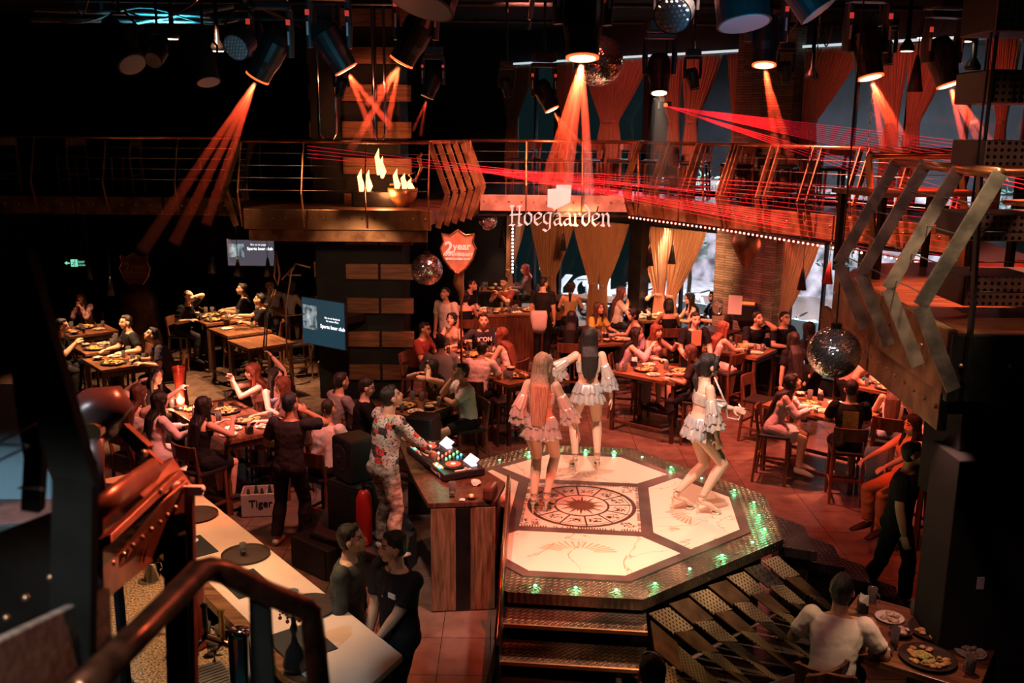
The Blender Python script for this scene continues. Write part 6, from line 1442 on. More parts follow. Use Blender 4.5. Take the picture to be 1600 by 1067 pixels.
for i, (px, py, Y) in enumerate(((269, 61, 12.), (340, 80, 12.), (1444, 59, 11.), (1507, 65, 11.), (1417, 80, 12.), (1268, 123, 13.), (1519, 110, 11.))):
    t = thing('downlight', ('small round ceiling downlight left of the pebbled spotlight', 'small round ceiling downlight above the pale tilted glass', 'small oval downlight left of the rightmost moving head', 'small oval downlight right of the rightmost moving head', 'small oval downlight over the right upper curtain', 'dark cone pendant above the right upper curtain', 'dark cone pendant near the hanging loudspeaker')[i], 'ceiling light', V(px, py, Y))
    bm = B(); lathe(bm, [(.085, 0), (.085, .05), (.03, .14), (.012, 6.7-t.location.z)], 16); obj('shade', bm, 'black_metal', t, smooth=True)
    bm = B(); lathe(bm, [(.07, -.004), (.07, .0)], 16); obj('lamp', bm, 'lens_pale' if i < 5 else 'lens_off', t)
# hanging cone pendants
for i, (px, py, Y, c_) in enumerate(((1015, 408, 17.5, 0), (1050, 405, 17.5, 0), (880, 385, 19., 0), (785, 380, 19., 0), (1253, 445, 15., 0), (1294, 435, 14.5, 1), (174, 455, 17.2, 0), (140, 430, 18., 0), (331, 420, 17.5, 0), (372, 425, 17.2, 0), (419, 425, 17., 0), (1430, 130, 9.5, 0))):
    nm = ('thin black cone pendant over the curtained table, left one', 'thin black cone pendant over the curtained table, right one', 'thin black cone pendant in front of the middle curtain', 'thin black cone pendant near the upright bulbs', 'dark cone pendant in front of the far right curtain', 'red cone pendant before the rightmost lower window',
          'thin black cone pendant over the table of the man in dark glasses', 'thin black cone pendant right below the exit sign', 'thin black cone pendant left of the wall television', 'thin black cone pendant by the left edge of the wall television', 'thin black cone pendant right of the wall television', 'small black pendant near the red-tagged lamps')[i]
    p = V(px, py, Y); t = thing('cone_pendant', nm, 'pendant lamp', p)
    bm = B(); lathe(bm, [(.075, -.08), (.022, .22), (.012, .26)], 16); obj('shade', bm, mat('shade_red', (.45, .03, .02), .3) if c_ else 'black_metal', t, smooth=True)
    bm = B(); topz = (3.08 if Y < 17.0 or True else 3)-p.z; topz = topz if i < 11 else 6.7-p.z; cyl(bm, (0, 0, .25), (0, 0, topz), .006, n=5); obj('cord', bm, 'black_metal', t)
    bm = B(); lathe(bm, [(.05, -.081), (.05, -.078)], 12); obj('bulb', bm, 'lens_off', t)
# ------------------------------------------------------------------ mirror balls
def mirror_ball(label, px, py, Y, r, rows, top_z=6.7, motor=True):
    p = V(px, py, Y); t = thing('mirror_ball', label, 'mirror ball', p)
    bm = B(); rb = random.Random(rows)
    for i in range(rows):
        a0, a1 = -PI/2+PI*i/rows, -PI/2+PI*(i+1)/rows; am = (a0+a1)/2; n = max(6, int(2*rows*math.cos(am)))
        for j in range(n):
            b0, b1 = 2*PI*j/n, 2*PI*(j+1)/n; g = .06; da, db = (a1-a0)*g, (b1-b0)*g; jt = [rb.uniform(-.009, .009) for _ in range(4)]
            vs = [bm.verts.new(Vector((math.cos(a)*math.cos(b), math.cos(a)*math.sin(b), math.sin(a)))*r*(1+jt[q])) for q, (a, b) in enumerate(((a0+da, b0+db), (a0+da, b1-db), (a1-da, b1-db), (a1-da, b0+db)))]
            bm.faces.new(vs)
    obj('mirror_tiles', bm, 'mirror_facet', t)
    bm = B(); ball(bm, (0, 0, 0), r*.985, 24); obj('core', bm, 'black_metal', t, smooth=True)
    bm = B(); lathe(bm, [(r*.20, r*.97), (r*.20, r*1.15), (.006, r*1.16), (.006, top_z-p.z)], 12); obj('motor_and_cord', bm, 'black_metal', t)
    return t
mirror_ball('big mirror ball hanging in front of the right-hand tables', 1303, 551, 7.4, .205, 44)
mirror_ball('large mirror ball half hidden by the central moving head lamp', 935, 95, 8.3, .205, 36)
mirror_ball('mirror ball hanging just left of the anniversary shield', 667, 421, 14.85, .248, 34, 3.17)
mirror_ball('smaller mirror ball hanging left of the blackletter beer sign', 761, 343, 17.3, .19, 26, 3.09)
# ------------------------------------------------------------------ lasers: lines of light built as thin glowing tubes
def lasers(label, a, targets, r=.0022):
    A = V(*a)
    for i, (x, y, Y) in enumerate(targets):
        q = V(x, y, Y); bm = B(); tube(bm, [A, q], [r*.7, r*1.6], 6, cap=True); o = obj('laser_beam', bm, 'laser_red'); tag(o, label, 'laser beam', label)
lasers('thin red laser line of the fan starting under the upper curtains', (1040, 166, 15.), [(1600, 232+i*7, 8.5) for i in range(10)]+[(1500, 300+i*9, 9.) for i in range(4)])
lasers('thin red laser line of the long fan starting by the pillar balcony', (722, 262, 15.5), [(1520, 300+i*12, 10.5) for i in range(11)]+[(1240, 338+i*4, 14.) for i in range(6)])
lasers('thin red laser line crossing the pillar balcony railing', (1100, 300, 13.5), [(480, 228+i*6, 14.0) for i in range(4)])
def laser_box(label, px, py, Y):
    o = thing('laser_projector', label, 'laser projector', V(px, py, Y)); bm = B(); box(bm, (0, .09, 0), (.18, .2, .10)); obj('case', bm, 'black_metal', o, bev=.008)
    bm = B(); cyl(bm, (0, -.015, 0), (0, -.005, 0), .03); obj('window', bm, 'lens_rim', o)
    bm = B(); cyl(bm, (0, .1, .05), (0, .1, 6.7-V(px, py, Y).z), .012, n=6); obj('hanger', bm, 'black_metal', o)
laser_box('small laser projector under the pale white lamp', 1040, 164, 15.); 
# ------------------------------------------------------------------ curtains
def curtain(label, s0, s1, z0, z1, tie_s, tie_z, d=.22, flip=0, m='curtain_fabric', group=None):
    """hung along the window wall between s0 and s1 and gathered at tie_s, tie_z"""
    t = thing('curtain', label, 'curtain', (0, 0, 0), 0, group); NX, NZ = 90, 26; bm = B(); rows = []
    for k in range(NZ+1):
        z = z1+(z0-z1)*k/NZ
        if z > tie_z: f = (z1-z)/(z1-tie_z); f = f**1.25; wd = 1-.74*f; c = ((s0+s1)/2)*(1-f)+tie_s*f
        else: f = (tie_z-z)/(tie_z-z0); wd = .26+.14*math.sin(min(1, f*1.6)*PI/2); c = tie_s
        row = []
        for i in range(NX+1):
            u = i/NX-.5; fold = .035*math.sin(u*NX*.95)*(.35+wd)+.012*math.sin(u*31+2); row.append(bm.verts.new(onwall(c+u*(s1-s0)*wd, z, d+fold)))
        rows.append(row)
    for a, b in zip(rows, rows[1:]):
        for i in range(NX): bm.faces.new((a[i], a[i+1], b[i+1], b[i]))
    o = obj('drape', bm, m, t, smooth=True); sd = o.modifiers.new('t', 'SOLIDIFY'); sd.thickness = .006
    bm = B(); w_ = (s1-s0)*.2; c = onwall(tie_s, tie_z, d); tube(bm, [c+WD*w_*.56*math.cos(a)+WN*.07*math.sin(a) for a in [2*PI*i/16 for i in range(16)]], [(.012, .035)]*16, 8, closed=True); obj('tie_band', bm, m, t)
    return t
# lower curtains by photo columns: (left edge, right edge at the top, tie column)
LC = [(803, 830, 806), (838, 868, 862), (870, 905, 873), (905, 950, 938), (950, 988, 953), (1005, 1055, 1042), (1056, 1108, 1060), (1128, 1138, 1131), (1228, 1285, 1236)]
LL = ['leftmost lower tan curtain beside the upright bulbs', 'red-lit lower curtain left of the server, farther half', 'red-lit lower curtain left of the server, nearer half', 'brightly lit tan curtain behind the long pale table, left half', 'brightly lit tan curtain behind the long pale table, right half', 'tan curtain right of the dark column, left half', 'tan curtain right of the dark column, right half with a sheer edge', 'narrow tan curtain against the stone pier', 'tan curtain between the stone pier and the far right window']
for (a, b, c_), l in zip(LC, LL): curtain(l, spx(a), spx(b), .12, 2.70, spx(c_), 1.35)
UC = [(790, 838, 808), (868, 900, 890), (915, 1010, 955), (1012, 1060, 1052), (1062, 1118, 1078), (1130, 1150, 1145), (1245, 1325, 1255), (1330, 1395, 1380), (1396, 1465, 1412), (1510, 1560, 1545)]
UL = ['upper curtain at the far left end of the upper windows', 'upper curtain behind the central lamp beams', 'broad upper curtain draped behind the large mirror ball', 'upper curtain behind the pale white lamp', 'upper curtain tied back right of the pale white lamp', 'upper curtain beside the upper stone pier', 'broad upper curtain behind the hanging chain', 'upper curtain left half behind the red-tagged lamp', 'upper curtain right half behind the red-tagged lamp', 'upper curtain at the far right end']
for (a, b, c_), l in zip(UC, UL): curtain(l, spx(a), spx(b), 3.45, 5.95, spx(c_), 4.75)
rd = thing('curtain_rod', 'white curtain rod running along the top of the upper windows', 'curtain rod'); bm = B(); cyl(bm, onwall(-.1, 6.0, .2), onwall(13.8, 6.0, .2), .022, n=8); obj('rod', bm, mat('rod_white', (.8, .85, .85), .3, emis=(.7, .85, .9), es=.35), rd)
light('curtain_light', 'SPOT', (1.0, 15.5, 3.0), (1, .34, .12), 210, onwall(2.6, 1.8, .2), .1, 60, .7)
light('curtain_light', 'SPOT', (2.9, 16.2, 3.0), (1, .45, .18), 160, onwall(5.2, 1.8, .2), .1, 60, .7)
light('curtain_light', 'SPOT', (4.6, 14.2, 3.0), (1, .38, .20), 110, onwall(8.4, 1.9, .2), .1, 60, .7)
light('upper_curtain_light', 'SPOT', (.6, 16.6, 5.4), (1, .12, .10), 60, onwall(4.2, 4.9, .2), .1, 80, .8)
light('upper_curtain_light', 'SPOT', (4.6, 13.4, 5.2), (1, .12, .10), 55, onwall(9.5, 4.9, .2), .1, 80, .8)
# ------------------------------------------------------------------ street things seen through the glass
rs_ = random.Random(21)
def scooter():
    t = thing('scooter', 'parked scooter on the pavement outside the windows', 'scooter', (0, 0, 0), 0, 'scooters parked outside')
    bm = B(); tube(bm, [(0, -.55, .55), (0, -.35, .62), (0, .0, .55), (0, .15, .35), (0, .4, .38), (0, .52, .85)], [(.10, .10), (.14, .12), (.13, .12), (.13, .07), (.10, .10), (.05, .05)], 10, hint=Vector((1, 0, 0))); obj('body', bm, mat('scooter_paint', (.30, .33, .36), .25), t, smooth=True)
    for y in (-.6, .62):
        bm = B(); tube(bm, [(0, y+.2*math.cos(a), .26+.2*math.sin(a)) for a in [2*PI*i/16 for i in range(16)]], .05, 8, closed=True, hint=Vector((1, 0, 0))); obj('wheel', bm, 'plastic_black', t)
    bm = B(); tube(bm, [(-.3, .5, .98), (0, .54, .95), (.3, .5, .98)], .02, 6); obj('handlebar', bm, 'chrome', t)
    bm = B(); ball(bm, (0, .60, .85), (.07, .05, .07), 8); obj('headlight', bm, mat('headlight_glow', (.9, .9, .8), .2, emis=(.9, .95, 1), es=1.2), t)
    return t
sc0 = scooter(); k = 0
for i in range(13):
    p = onwall(1.0+i*1.0, .0, -1.9-.7*(i % 2)); rzz = WROT+PI/2+rs_.uniform(-.3, .3)
    if i == 0: sc0.location = p; sc0.rotation_euler = (0, 0, rzz)
    else: dup(sc0, p, rzz)
mat('leaf_green', (.05, .10, .06), .6, var=.5)
for i, s_ in enumerate((2.8, 6.8, 9.6, 12.5)):
    t = thing('potted_tree', ('small leafy tree outside behind the server', 'small leafy tree outside beyond the curtained table', 'small leafy tree outside beyond the stone pier', 'small leafy tree outside beyond the far right window')[i], 'tree', onwall(s_, 0, -3.0))
    bm = B(); tube(bm, [(0, 0, 0), (.05, 0, 1.2), (-.05, 0, 2.4)], [.06, .05, .03], 8); obj('trunk', bm, 'dark_wood', t)
    bm = B()
    for j in range(420):
        a, b_, r_ = rs_.uniform(0, 6.28), rs_.uniform(-1.2, 1.4), rs_.uniform(.2, 1.0)
        c = Vector((r_*math.cos(a)*math.cos(b_), r_*math.sin(a)*math.cos(b_), 2.6+r_*math.sin(b_)*1.3)); e1 = Vector((rs_.uniform(-1, 1), rs_.uniform(-1, 1), rs_.uniform(-1, 1))).normalized()*.09; e2 = e1.orthogonal().normalized()*.035
        bm.faces.new([bm.verts.new(c-e1), bm.verts.new(c+e2), bm.verts.new(c+e1), bm.verts.new(c-e2)])
    obj('foliage', bm, 'leaf_green', t, fix=False)
bd = thing('shop_board', 'pale board with large letters standing outside behind the server', 'sign', (0, 0, 0))
bd.location = V(905, 452, 24.6); bd.rotation_euler = (0, 0, WROT+.35)
for i, ch in enumerate('YOL'):
    text('letter', ch, 1.0, 'sign_white', Matrix.Translation((-.55+.72*i, 0, -.05)) @ FACE, bd, .05, bold=.02)
bm = B(); box(bm, (0, .1, -.62), (2.4, .06, .12)); obj('rail', bm, 'steel', bd)
tb = thing('white_barrier', 'row of white board barriers outside below the lower windows', 'barrier')
for i in range(9):
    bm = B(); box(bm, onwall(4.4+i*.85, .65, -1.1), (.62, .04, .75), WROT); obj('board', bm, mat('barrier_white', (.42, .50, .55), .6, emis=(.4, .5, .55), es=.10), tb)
vt = thing('white_trolley', 'glass jar dispenser on a ledge by the stone pier', 'jar', V(1121, 482, 17.2)); vt.name = 'drink_dispenser'
bm = B(); lathe(bm, [(.09, -.12), (.10, .10), (.08, .14)], 16); obj('jar', bm, 'glass_drink', vt, smooth=True)
bm = B(); box(bm, (*V(1121, 500, 17.2).xy, .52), (.7, .45, 1.04), WROT); o = obj('side_cabinet', bm, 'dark_wood', bev=.01); tag(o, 'brown side cabinet in front of the stone pier', 'cabinet')
rg_ = thing('cash_register', 'black register with a red light and a raised paper menu by the pier', 'register', V(1165, 478, 17.1))
bm = B(); box(bm, (0, 0, -.1), (.42, .35, .30), -.3); obj('case', bm, 'plastic_black', rg_, bev=.02)
bm = B(); box(bm, (-.22, -.12, .04), (.24, .02, .34), -.3, -.1); obj('menu_sheet', bm, 'napkin', rg_)
bm = B(); box(bm, (.0, -.1, .07), (.26, .10, .03), -.3); obj('lit_edge', bm, 'lens_rim', rg_)
bm = B(); box(bm, (*V(1165, 500, 17.1).xy, .5), (.6, .45, 1.0), -.5); o = obj('register_stand', bm, 'dark_wood', bev=.01); tag(o, 'dark pedestal carrying the black register', 'cabinet')
# ------------------------------------------------------------------ blackletter sign
hg = thing('beer_sign', 'large pale blackletter beer sign with a blank crest hanging under the mezzanine', 'sign')
S0, S1 = V(796, 338, 16.2), V(945, 340, 16.2); UX = (S1.x-S0.x)/149.; UZ = (V(796, 338, 16.2).z-V(796, 348, 16.2).z)/10
mat('sign_pale', (.50, .38, .36), .5, emis=(.9, .62, .58), es=.32)
def nib(bm, strokes, ox, oz, sc_=1., w_=3.2):
    """broad-pen strokes: points in photo-like units, pen held at 35 degrees"""
    nx, nz = math.cos(.75)*w_, math.sin(.75)*w_
    for st in strokes:
        for (x0, z0), (x1, z1) in zip(st, st[1:]):
            hull = [(x0-nx*.5, z0-nz*.5), (x0+nx*.5, z0+nz*.5), (x1+nx*.5, z1+nz*.5), (x1-nx*.5, z1-nz*.5)]
            if abs((x1-x0)*nz-(z1-z0)*nx) < 1.2: hull = [(x0-nx*.5, z0-nz*.5-.8), (x0-nx*.5, z0-nz*.5+.8), (x1+nx*.5, z1+nz*.5+.8), (x1+nx*.5, z1+nz*.5-.8)]
            a = [bm.verts.new((S0.x+(ox+x*sc_)*UX, S0.y, S0.z+(oz+z*sc_)*UZ)) for x, z in hull]; b = [bm.verts.new((v.co.x, v.co.y+.05, v.co.z)) for v in a]
            bm.faces.new(a); bm.faces.new(list(reversed(b)))
            for i in range(4): bm.faces.new((a[(i+1) % 4], a[i], b[i], b[(i+1) % 4]))
GL = {'H': ([[(2, 15), (4, 12), (4, -10), (2, -13)], [(15, 14), (15, 4), (14, -10), (17, -14)], [(1, 2), (18, 3)], [(1, 16), (7, 15)], [(12, 15), (18, 15)], [(0, -13), (8, -13)], [(13, -14), (19, -13)]], 22),
 'o': ([[(6, 6), (1, 2), (1, -8), (6, -13)], [(6, 6), (11, 2), (11, -8), (6, -13)]], 15),
 'e': ([[(6, 6), (1, 2), (1, -8), (6, -13), (11, -9)], [(6, 6), (11, 3), (10, -1), (2, -5)]], 14),
 'g': ([[(6, 6), (1, 2), (1, -7), (6, -11)], [(11, 6), (10, -10), (10, -18), (5, -22), (0, -19)], [(6, 6), (13, 5)], [(6, -11), (10, -8)]], 15),
 'a': ([[(2, 4), (7, 6), (10, 3), (10, -10), (13, -13)], [(10, -2), (4, -4), (1, -8), (4, -13), (10, -9)]], 15),
 'r': ([[(1, 5), (3, 3), (3, -10), (5, -13)], [(3, 2), (8, 6), (11, 3)], [(0, -12), (7, -13)]], 13),
 'd': ([[(4, 18), (11, 10), (11, -8), (6, -13)], [(8, 6), (1, 2), (1, -8), (6, -13)]], 15),
 'n': ([[(1, 5), (3, 3), (3, -10), (5, -14)], [(3, 2), (8, 6), (11, 2), (11, -9), (13, -14)], [(0, -12), (5, -13)]], 15)}
ox = 0
for ch in 'Hoegaarden':
    st, adv = GL[ch]; bm = B(); nib(bm, st, ox, 0, 1.04); obj('letter', bm, 'sign_pale', hg); ox += adv*1.04
c0 = V(855, 288, 16.1)
bm = B(); pts = [(1, 28), (14, 29), (14, 35), (37, 35), (36, 8), (28, 4), (18, -1), (12, -5), (8, -1), (1, 0)]
extr(bm, [(x*UX, (z-4)*UZ*.98) for x, z in pts], Matrix.Translation((c0.x, c0.y, V(855, 324, 16.1).z+.05)) @ FACE, .04); obj('blank_crest', bm, 'sign_pale', hg)
bm = B()
for x in (805, 870, 935): q = V(x, 318, 16.22); cyl(bm, (q.x, q.y, q.z-.05), (q.x, q.y+.55, 3.1), .012, n=6)
obj('bracket', bm, 'black_metal', hg)
# ------------------------------------------------------------------ shields
SHP = [(-.30, .33), (-.14, .30), (0, .40), (.14, .30), (.30, .33), (.27, .18), (.33, .06), (.27, -.14), (.14, -.32), (0, -.42), (-.14, -.32), (-.27, -.14), (-.33, .06), (-.27, .18)]
def shield(label, px, py, Y, sc_, stand=True, m='shield_orange', tm='shield_text'):
    t = thing('anniversary_shield', label, 'sign', V(px, py, Y)); t.scale = (sc_,)*3
    bm = B(); extr(bm, SHP, FACE, .08); obj('panel', bm, m, t, bev=.01)
    bm = B(); P_ = [Vector((x*1.0, -.085, z)) for x, z in SHP]; tube(bm, P_, .018, 8, closed=True, hint=Vector((0, 1, 0))); obj('rim', bm, 'copper_pipe', t, smooth=True)
    T_ = lambda x, z: Matrix.Translation((x, -.085, z)) @ FACE
    text('year_lettering', '2', .30, tm, T_(-.17, .06), t, .006, bold=.008); text('year_lettering', 'year', .19, tm, T_(.07, .09), t, .006, bold=.004)
    text('anniversary_lettering', 'ANNIVERSARY', .085, tm, T_(0, -.06), t, .006, bold=.002); text('club_lettering', 'SPARTA BEER CLUB', .052, tm, T_(0, -.14), t, .006, bold=.002)
    if stand:
        bm = B(); tube(bm, [(.02, .05, -.38), (0, .06, -.62), (.05, .06, -.80), (.05, .06, -1.0), (.05, .06, -t.location.z/sc_)], [.09, .10, .06, .022, .022], 14); obj('stem', bm, 'bronze_plate', t, smooth=True)
    return t
mat('shield_orange', (.50, .16, .08), .35, .3, col2=(.75, .32, .20), vs=5, emis=(1, .25, .12), es=.10); mat('shield_text', (.85, .62, .55), .4, emis=(1, .6, .5), es=.25); mat('shield_text_dim', (.25, .13, .07), .5); mat('shield_dim', (.12, .06, .03), .4, .4, var=.4)  # glow of the lit shield and dimness of the far one put into colour
sh1 = shield('red-lit anniversary shield on a curved stem beside the brick-pillar balcony', 716, 392, 14.6, .82)
sh2 = shield('dim brown anniversary shield on the dark left wall', 213, 422, 19.0, .92, m='shield_dim', tm='shield_text_dim')
light('shield_light', 'SPOT', (-.8, 11.8, 4.4), (1, .25, .16), 45, V(716, 392, 14.6), .04, 16, .5)
sb = thing('shield_pedestal', 'tall dark rounded pedestal under the dim brown shield', 'pedestal', (*V(216, 470, 19.0).xy, 0)); bm = B(); zz = V(216, 448, 19).z; lathe(bm, [(.45, 0), (.40, .5), (.36, zz-.2), (.26, zz), (.05, zz+.08)], 20); obj('column', bm, 'shield_dim', sb, smooth=True)
# helmet-shaped wall ornament on the stone pier
p = V(1168, 385, 15.6); ho = thing('wall_helmet', 'bronze heart-shaped helmet ornament glowing on the stone pier', 'wall ornament', p, WROT)
bm = B()
rings = []
for k in range(9):
    f = k/8; z = .26-.62*f; w_ = .28*math.sqrt(max(0, 1-((z-.04)/.30)**2)) if z > .04 else .28*((z+.38)/.42)**.75
    rings.append([bm.verts.new((w_*math.cos(a), -.02-.16*math.sin(a)*(w_/.28), z)) for a in [PI*i/14 for i in range(15)]])
for a, b in zip(rings, rings[1:]):
    for j in range(14): bm.faces.new((a[j], a[j+1], b[j+1], b[j]))
o = obj('helmet', bm, mat('bronze_dark', (.22, .12, .06), .35, .85, var=.3), ho, smooth=True); sd = o.modifiers.new('t', 'SOLIDIFY'); sd.thickness = .01
light('helmet_light', 'SPOT', p+WN*.25+Vector((0, 0, .55)), (1, .75, .5), 9, p+Vector((0, 0, -.1)), .02, 60, .5)
# exit sign
ex = thing('exit_sign', 'small green-lit emergency exit sign on the dark left wall', 'sign', V(116, 411, 18.6)); ex.rotation_euler = (0, 0, 0)
mat('exit_green', (.1, .5, .35), .4, emis=(.25, .95, .62), es=.4)
bm = B(); box(bm, (0, .03, 0), (.46, .05, .22)); obj('case', bm, 'plastic_black', ex)
bm = B(); box(bm, (.0, 0, 0), (.13, .012, .14)); obj('running_figure_panel', bm, 'exit_green', ex)
bm = B(); ball(bm, (.02, -.008, .045), (.012, .004, .012), 8); tube(bm, [(.01, -.01, .03), (-.005, -.01, -.01), (.02, -.01, -.03), (.0, -.01, -.06)], .007, 5); tube(bm, [(-.005, -.01, -.01), (-.03, -.01, -.03), (-.05, -.01, -.035)], .007, 5); tube(bm, [(-.035, -.01, .015), (.01, -.01, .02), (.04, -.01, .0)], .005, 5); obj('running_figure', bm, 'plastic_black', ex)
bm = B(); extr(bm, [(-.19, 0), (-.14, .035), (-.14, .012), (-.09, .012), (-.09, -.012), (-.14, -.012), (-.14, -.035)], Matrix.Translation((0, .0, 0)) @ FACE, .008); obj('arrow', bm, 'exit_green', ex)
bm = B(); cyl(bm, (-.15, .03, .1), (-.15, .03, 3.08-ex.location.z), .006, n=6); cyl(bm, (.15, .03, .1), (.15, .03, 3.08-ex.location.z), .006, n=6); obj('hanging_rod', bm, 'black_metal', ex)
text('exit_lettering', 'EXIT', .06, 'exit_green', Matrix.Translation((.145, -.002, .02)) @ FACE, ex, .002); text('exit_lettering', 'LOI RA', .045, 'exit_green', Matrix.Translation((.145, -.002, -.04)) @ FACE, ex, .002)
# televisions
def tv(label, corners, Y, yaw, scr, words, dim, brk=0):
    w_, h_ = dim; t = thing('television', label, 'television', V(*corners[0], Y), yaw)
    bm = B(); box(bm, (0, .03, 0), (w_, .05, h_)); obj('case', bm, 'plastic_black', t, bev=.006)
    bm = B(); box(bm, (0, 0, 0), (w_*.97, .01, h_*.95)); obj('screen', bm, scr, t)
    bm = B(); box(bm, (-w_*.30, -.006, h_*.08 if h_ < 1 else 0), (w_*.32, .006, h_*.5)); obj('screen_picture', bm, 'screen_picture', t)
    for i, (s_, sz, x, z) in enumerate(words): text('screen_lettering', s_, sz, 'screen_text', Matrix.Translation((x, -.008, z)) @ FACE, t, .001, bold=.0015 if sz > .07 else 0)
    z_ = t.location.z; bm = B()
    if brk: box(bm, (0, .06+brk/2, 0), (.30, brk, .12))
    else:
        for x in (-w_*.3, w_*.3): cyl(bm, (x, .05, h_*.3), (x, .05, 3.09-z_), .012, n=6)
    obj('bracket', bm, 'black_metal', t)
    return t
mat('screen_blue', (.02, .05, .08), .25, emis=(.02, .085, .13), es=.22); mat('screen_violet', (.05, .05, .07), .25, emis=(.12, .11, .14), es=.3)
mat('screen_picture', (.1, .1, .1), .3, emis=(.4, .5, .55), es=.5); mat('screen_text', (.8, .8, .8), .4, emis=(.8, .85, .9), es=.8)
m = MATS['screen_picture']; nt = m.node_tree; n = nt.nodes.new('ShaderNodeTexNoise'); n.inputs['Scale'].default_value = 8; n.inputs['Detail'].default_value = 4; tc = nt.nodes.new('ShaderNodeTexCoord'); nt.links.new(tc.outputs['Object'], n.inputs['Vector'])
r = nt.nodes.new('ShaderNodeValToRGB'); r.color_ramp.elements[0].position = .38; r.color_ramp.elements[1].position = .78; r.color_ramp.elements[0].color = (.02, .04, .05, 1); r.color_ramp.elements[1].color = (.55, .68, .72, 1)
nt.links.new(n.outputs[0], r.inputs[0]); nt.links.new(r.outputs[0], nt.nodes['Principled BSDF'].inputs['Emission Color'])
tv('flat television showing a crowd photo on the wall behind the left balcony', [(392, 395)], 18.4, 0, 'screen_violet', [('like us on page', .05, .15, .16), ('Sparta beer club', .075, .18, .08)], (.92, .52))
tv('flat television with a teal screen mounted on the block pillar', [(505, 505)], 15.3, -.62, 'screen_blue', [('like us on facebook', .045, .22, .10), ('for more offers', .045, .22, .05), ('Sparta beer club', .085, .22, -.05)], (1.0, .80), .75)
# tall gold wire frame by the pillar: upright lantern skeleton
lf = thing('wire_lantern_frame', 'tall thin brass wire frame standing left of the teal television', 'ornament', (*V(440, 520, 14.6).xy, 0)); cz = 0
def L_(px, py, dy=0): q = V(px, py, 14.6+dy); return (q.x-lf.location.x, q.y-lf.location.y, q.z)
bm = B(); tube(bm, [L_(431, 393), L_(437, 430), L_(434, 445), L_(428, 432), L_(431, 393)], .018, 6); tube(bm, [L_(428, 452), L_(415, 490), L_(412, 540), L_(416, 560)], .014, 6); tube(bm, [L_(431, 452), L_(418, 490), L_(415, 560)], .012, 6)
tube(bm, [L_(440, 437), L_(462, 412), L_(455, 425), L_(447, 480), L_(448, 550), L_(460, 602), L_(485, 597)], .014, 6); tube(bm, [L_(462, 412), L_(485, 418)], .012, 6); tube(bm, [L_(450, 430), L_(470, 430)], .012, 6); tube(bm, [L_(420, 480), L_(445, 494), L_(475, 491)], .010, 6); tube(bm, [L_(448, 540), L_(470, 534), L_(490, 540), L_(490, 558), L_(470, 562), L_(448, 558)], .012, 6); tube(bm, [L_(488, 540), L_(485, 570)], .012, 6)
obj('wire_frame', bm, mat('brass', (.55, .40, .22), .3, .8), lf, smooth=True)
bm = B(); cyl(bm, L_(460, 602), (L_(460, 602)[0], L_(460, 602)[1], .02), .014, n=6); box(bm, (L_(460, 602)[0], L_(460, 602)[1], .01), (.4, .4, .02)); obj('foot', bm, 'black_metal', lf)
# jackets and chain
for i, (px, py, Y, lab, c_) in enumerate(((842, 500, 16.9, 'pale jacket draped over a chair behind the standing man with the banded tee', (.70, .62, .58)), (1368, 720, 10.9, 'light blue denim jacket hanging over the chair back near the gold print', (.22, .30, .42)))):
    p = V(px, py, Y); bm = B()
    tube(bm, [(0, 0, .22), (0, -.02, .10), (.01, -.04, -.15), (-.01, -.03, -.30)], [(.17, .06), (.20, .08), (.17, .06), (.13, .03)], 18, hint=Vector((0, 1, 0))); o = obj('hanging_jacket', bm, cloth(c_), smooth=True); o.location = p; o.scale = (.78,)*3; tag(o, lab, 'jacket')
for i, (px, Y, z_) in enumerate(((1268, 11.0, 3.6), (1359, 11.6, 3.6))):
    p = V(px, 200, Y); t = thing('hanging_chain', ('thin chain hanging left of the red-tagged lamp', 'thin chain hanging right of the red-tagged lamp')[i], 'chain', (p.x, p.y, z_)); bm = B()
    n = 40
    for j in range(n):
        z = (6.7-z_)*j/n; tube(bm, [(.014*math.cos(a) if j % 2 else 0, 0 if j % 2 else .014*math.cos(a), z+.035*math.sin(a)+.03) for a in [2*PI*q/8 for q in range(8)]], .004, 4, closed=True, hint=Vector((0, 1, .1) if j % 2 else (1, 0, .1)))
    obj('links', bm, 'steel', t)
# ------------------------------------------------------------------ the camera-side balcony at the left
def slab(name, label, cat, pts, th, m, bev=.004):
    bm = B(); quadplate(bm, pts, th); o = obj(name, bm, m, bev=bev); tag(o, label, cat); return o
npst = thing('near_bent_post', 'big dark bent steel post crossing the left edge close by', 'railing post')
bm = B()
def wedge(bm, a, b, wa, wb, d=.03):     # a flat bar between two points, broad side to the camera
    a, b = Vector(a), Vector(b); n = (b-a).cross(Vector((0, 1, 0))).normalized(); quadplate(bm, [a-n*wa/2, b-n*wb/2, b+n*wb/2, a+n*wa/2], d)
wedge(bm, V(15, 400, 1.75), V(118, 770, 1.62), .068, .074); wedge(bm, V(112, 752, 1.62), V(108, 1100, 1.60), .072, .075); obj('bar', bm, 'near_black' if 'near_black' in MATS else mat('near_black', (.006, .008, .008), .8, .0, var=.3, vs=8, spec=.1), npst)
bm = B(); wedge(bm, V(8, 430, 1.95), V(52, 720, 1.90), .035, .04); wedge(bm, V(52, 700, 1.90), V(46, 800, 1.90), .038, .038); obj('rear_bar', bm, 'near_black', npst)
bm = B()
for a, b in (((-20, 700), (82, 648)), ((-20, 693), (40, 696)), ((-20, 728), (45, 697)), ((80, 800), (140, 758)), ((30, 762), (66, 764))): cyl(bm, V(*a, 1.85), V(*b, 1.7), .0025, n=6)
obj('cable', bm, 'steel', npst)
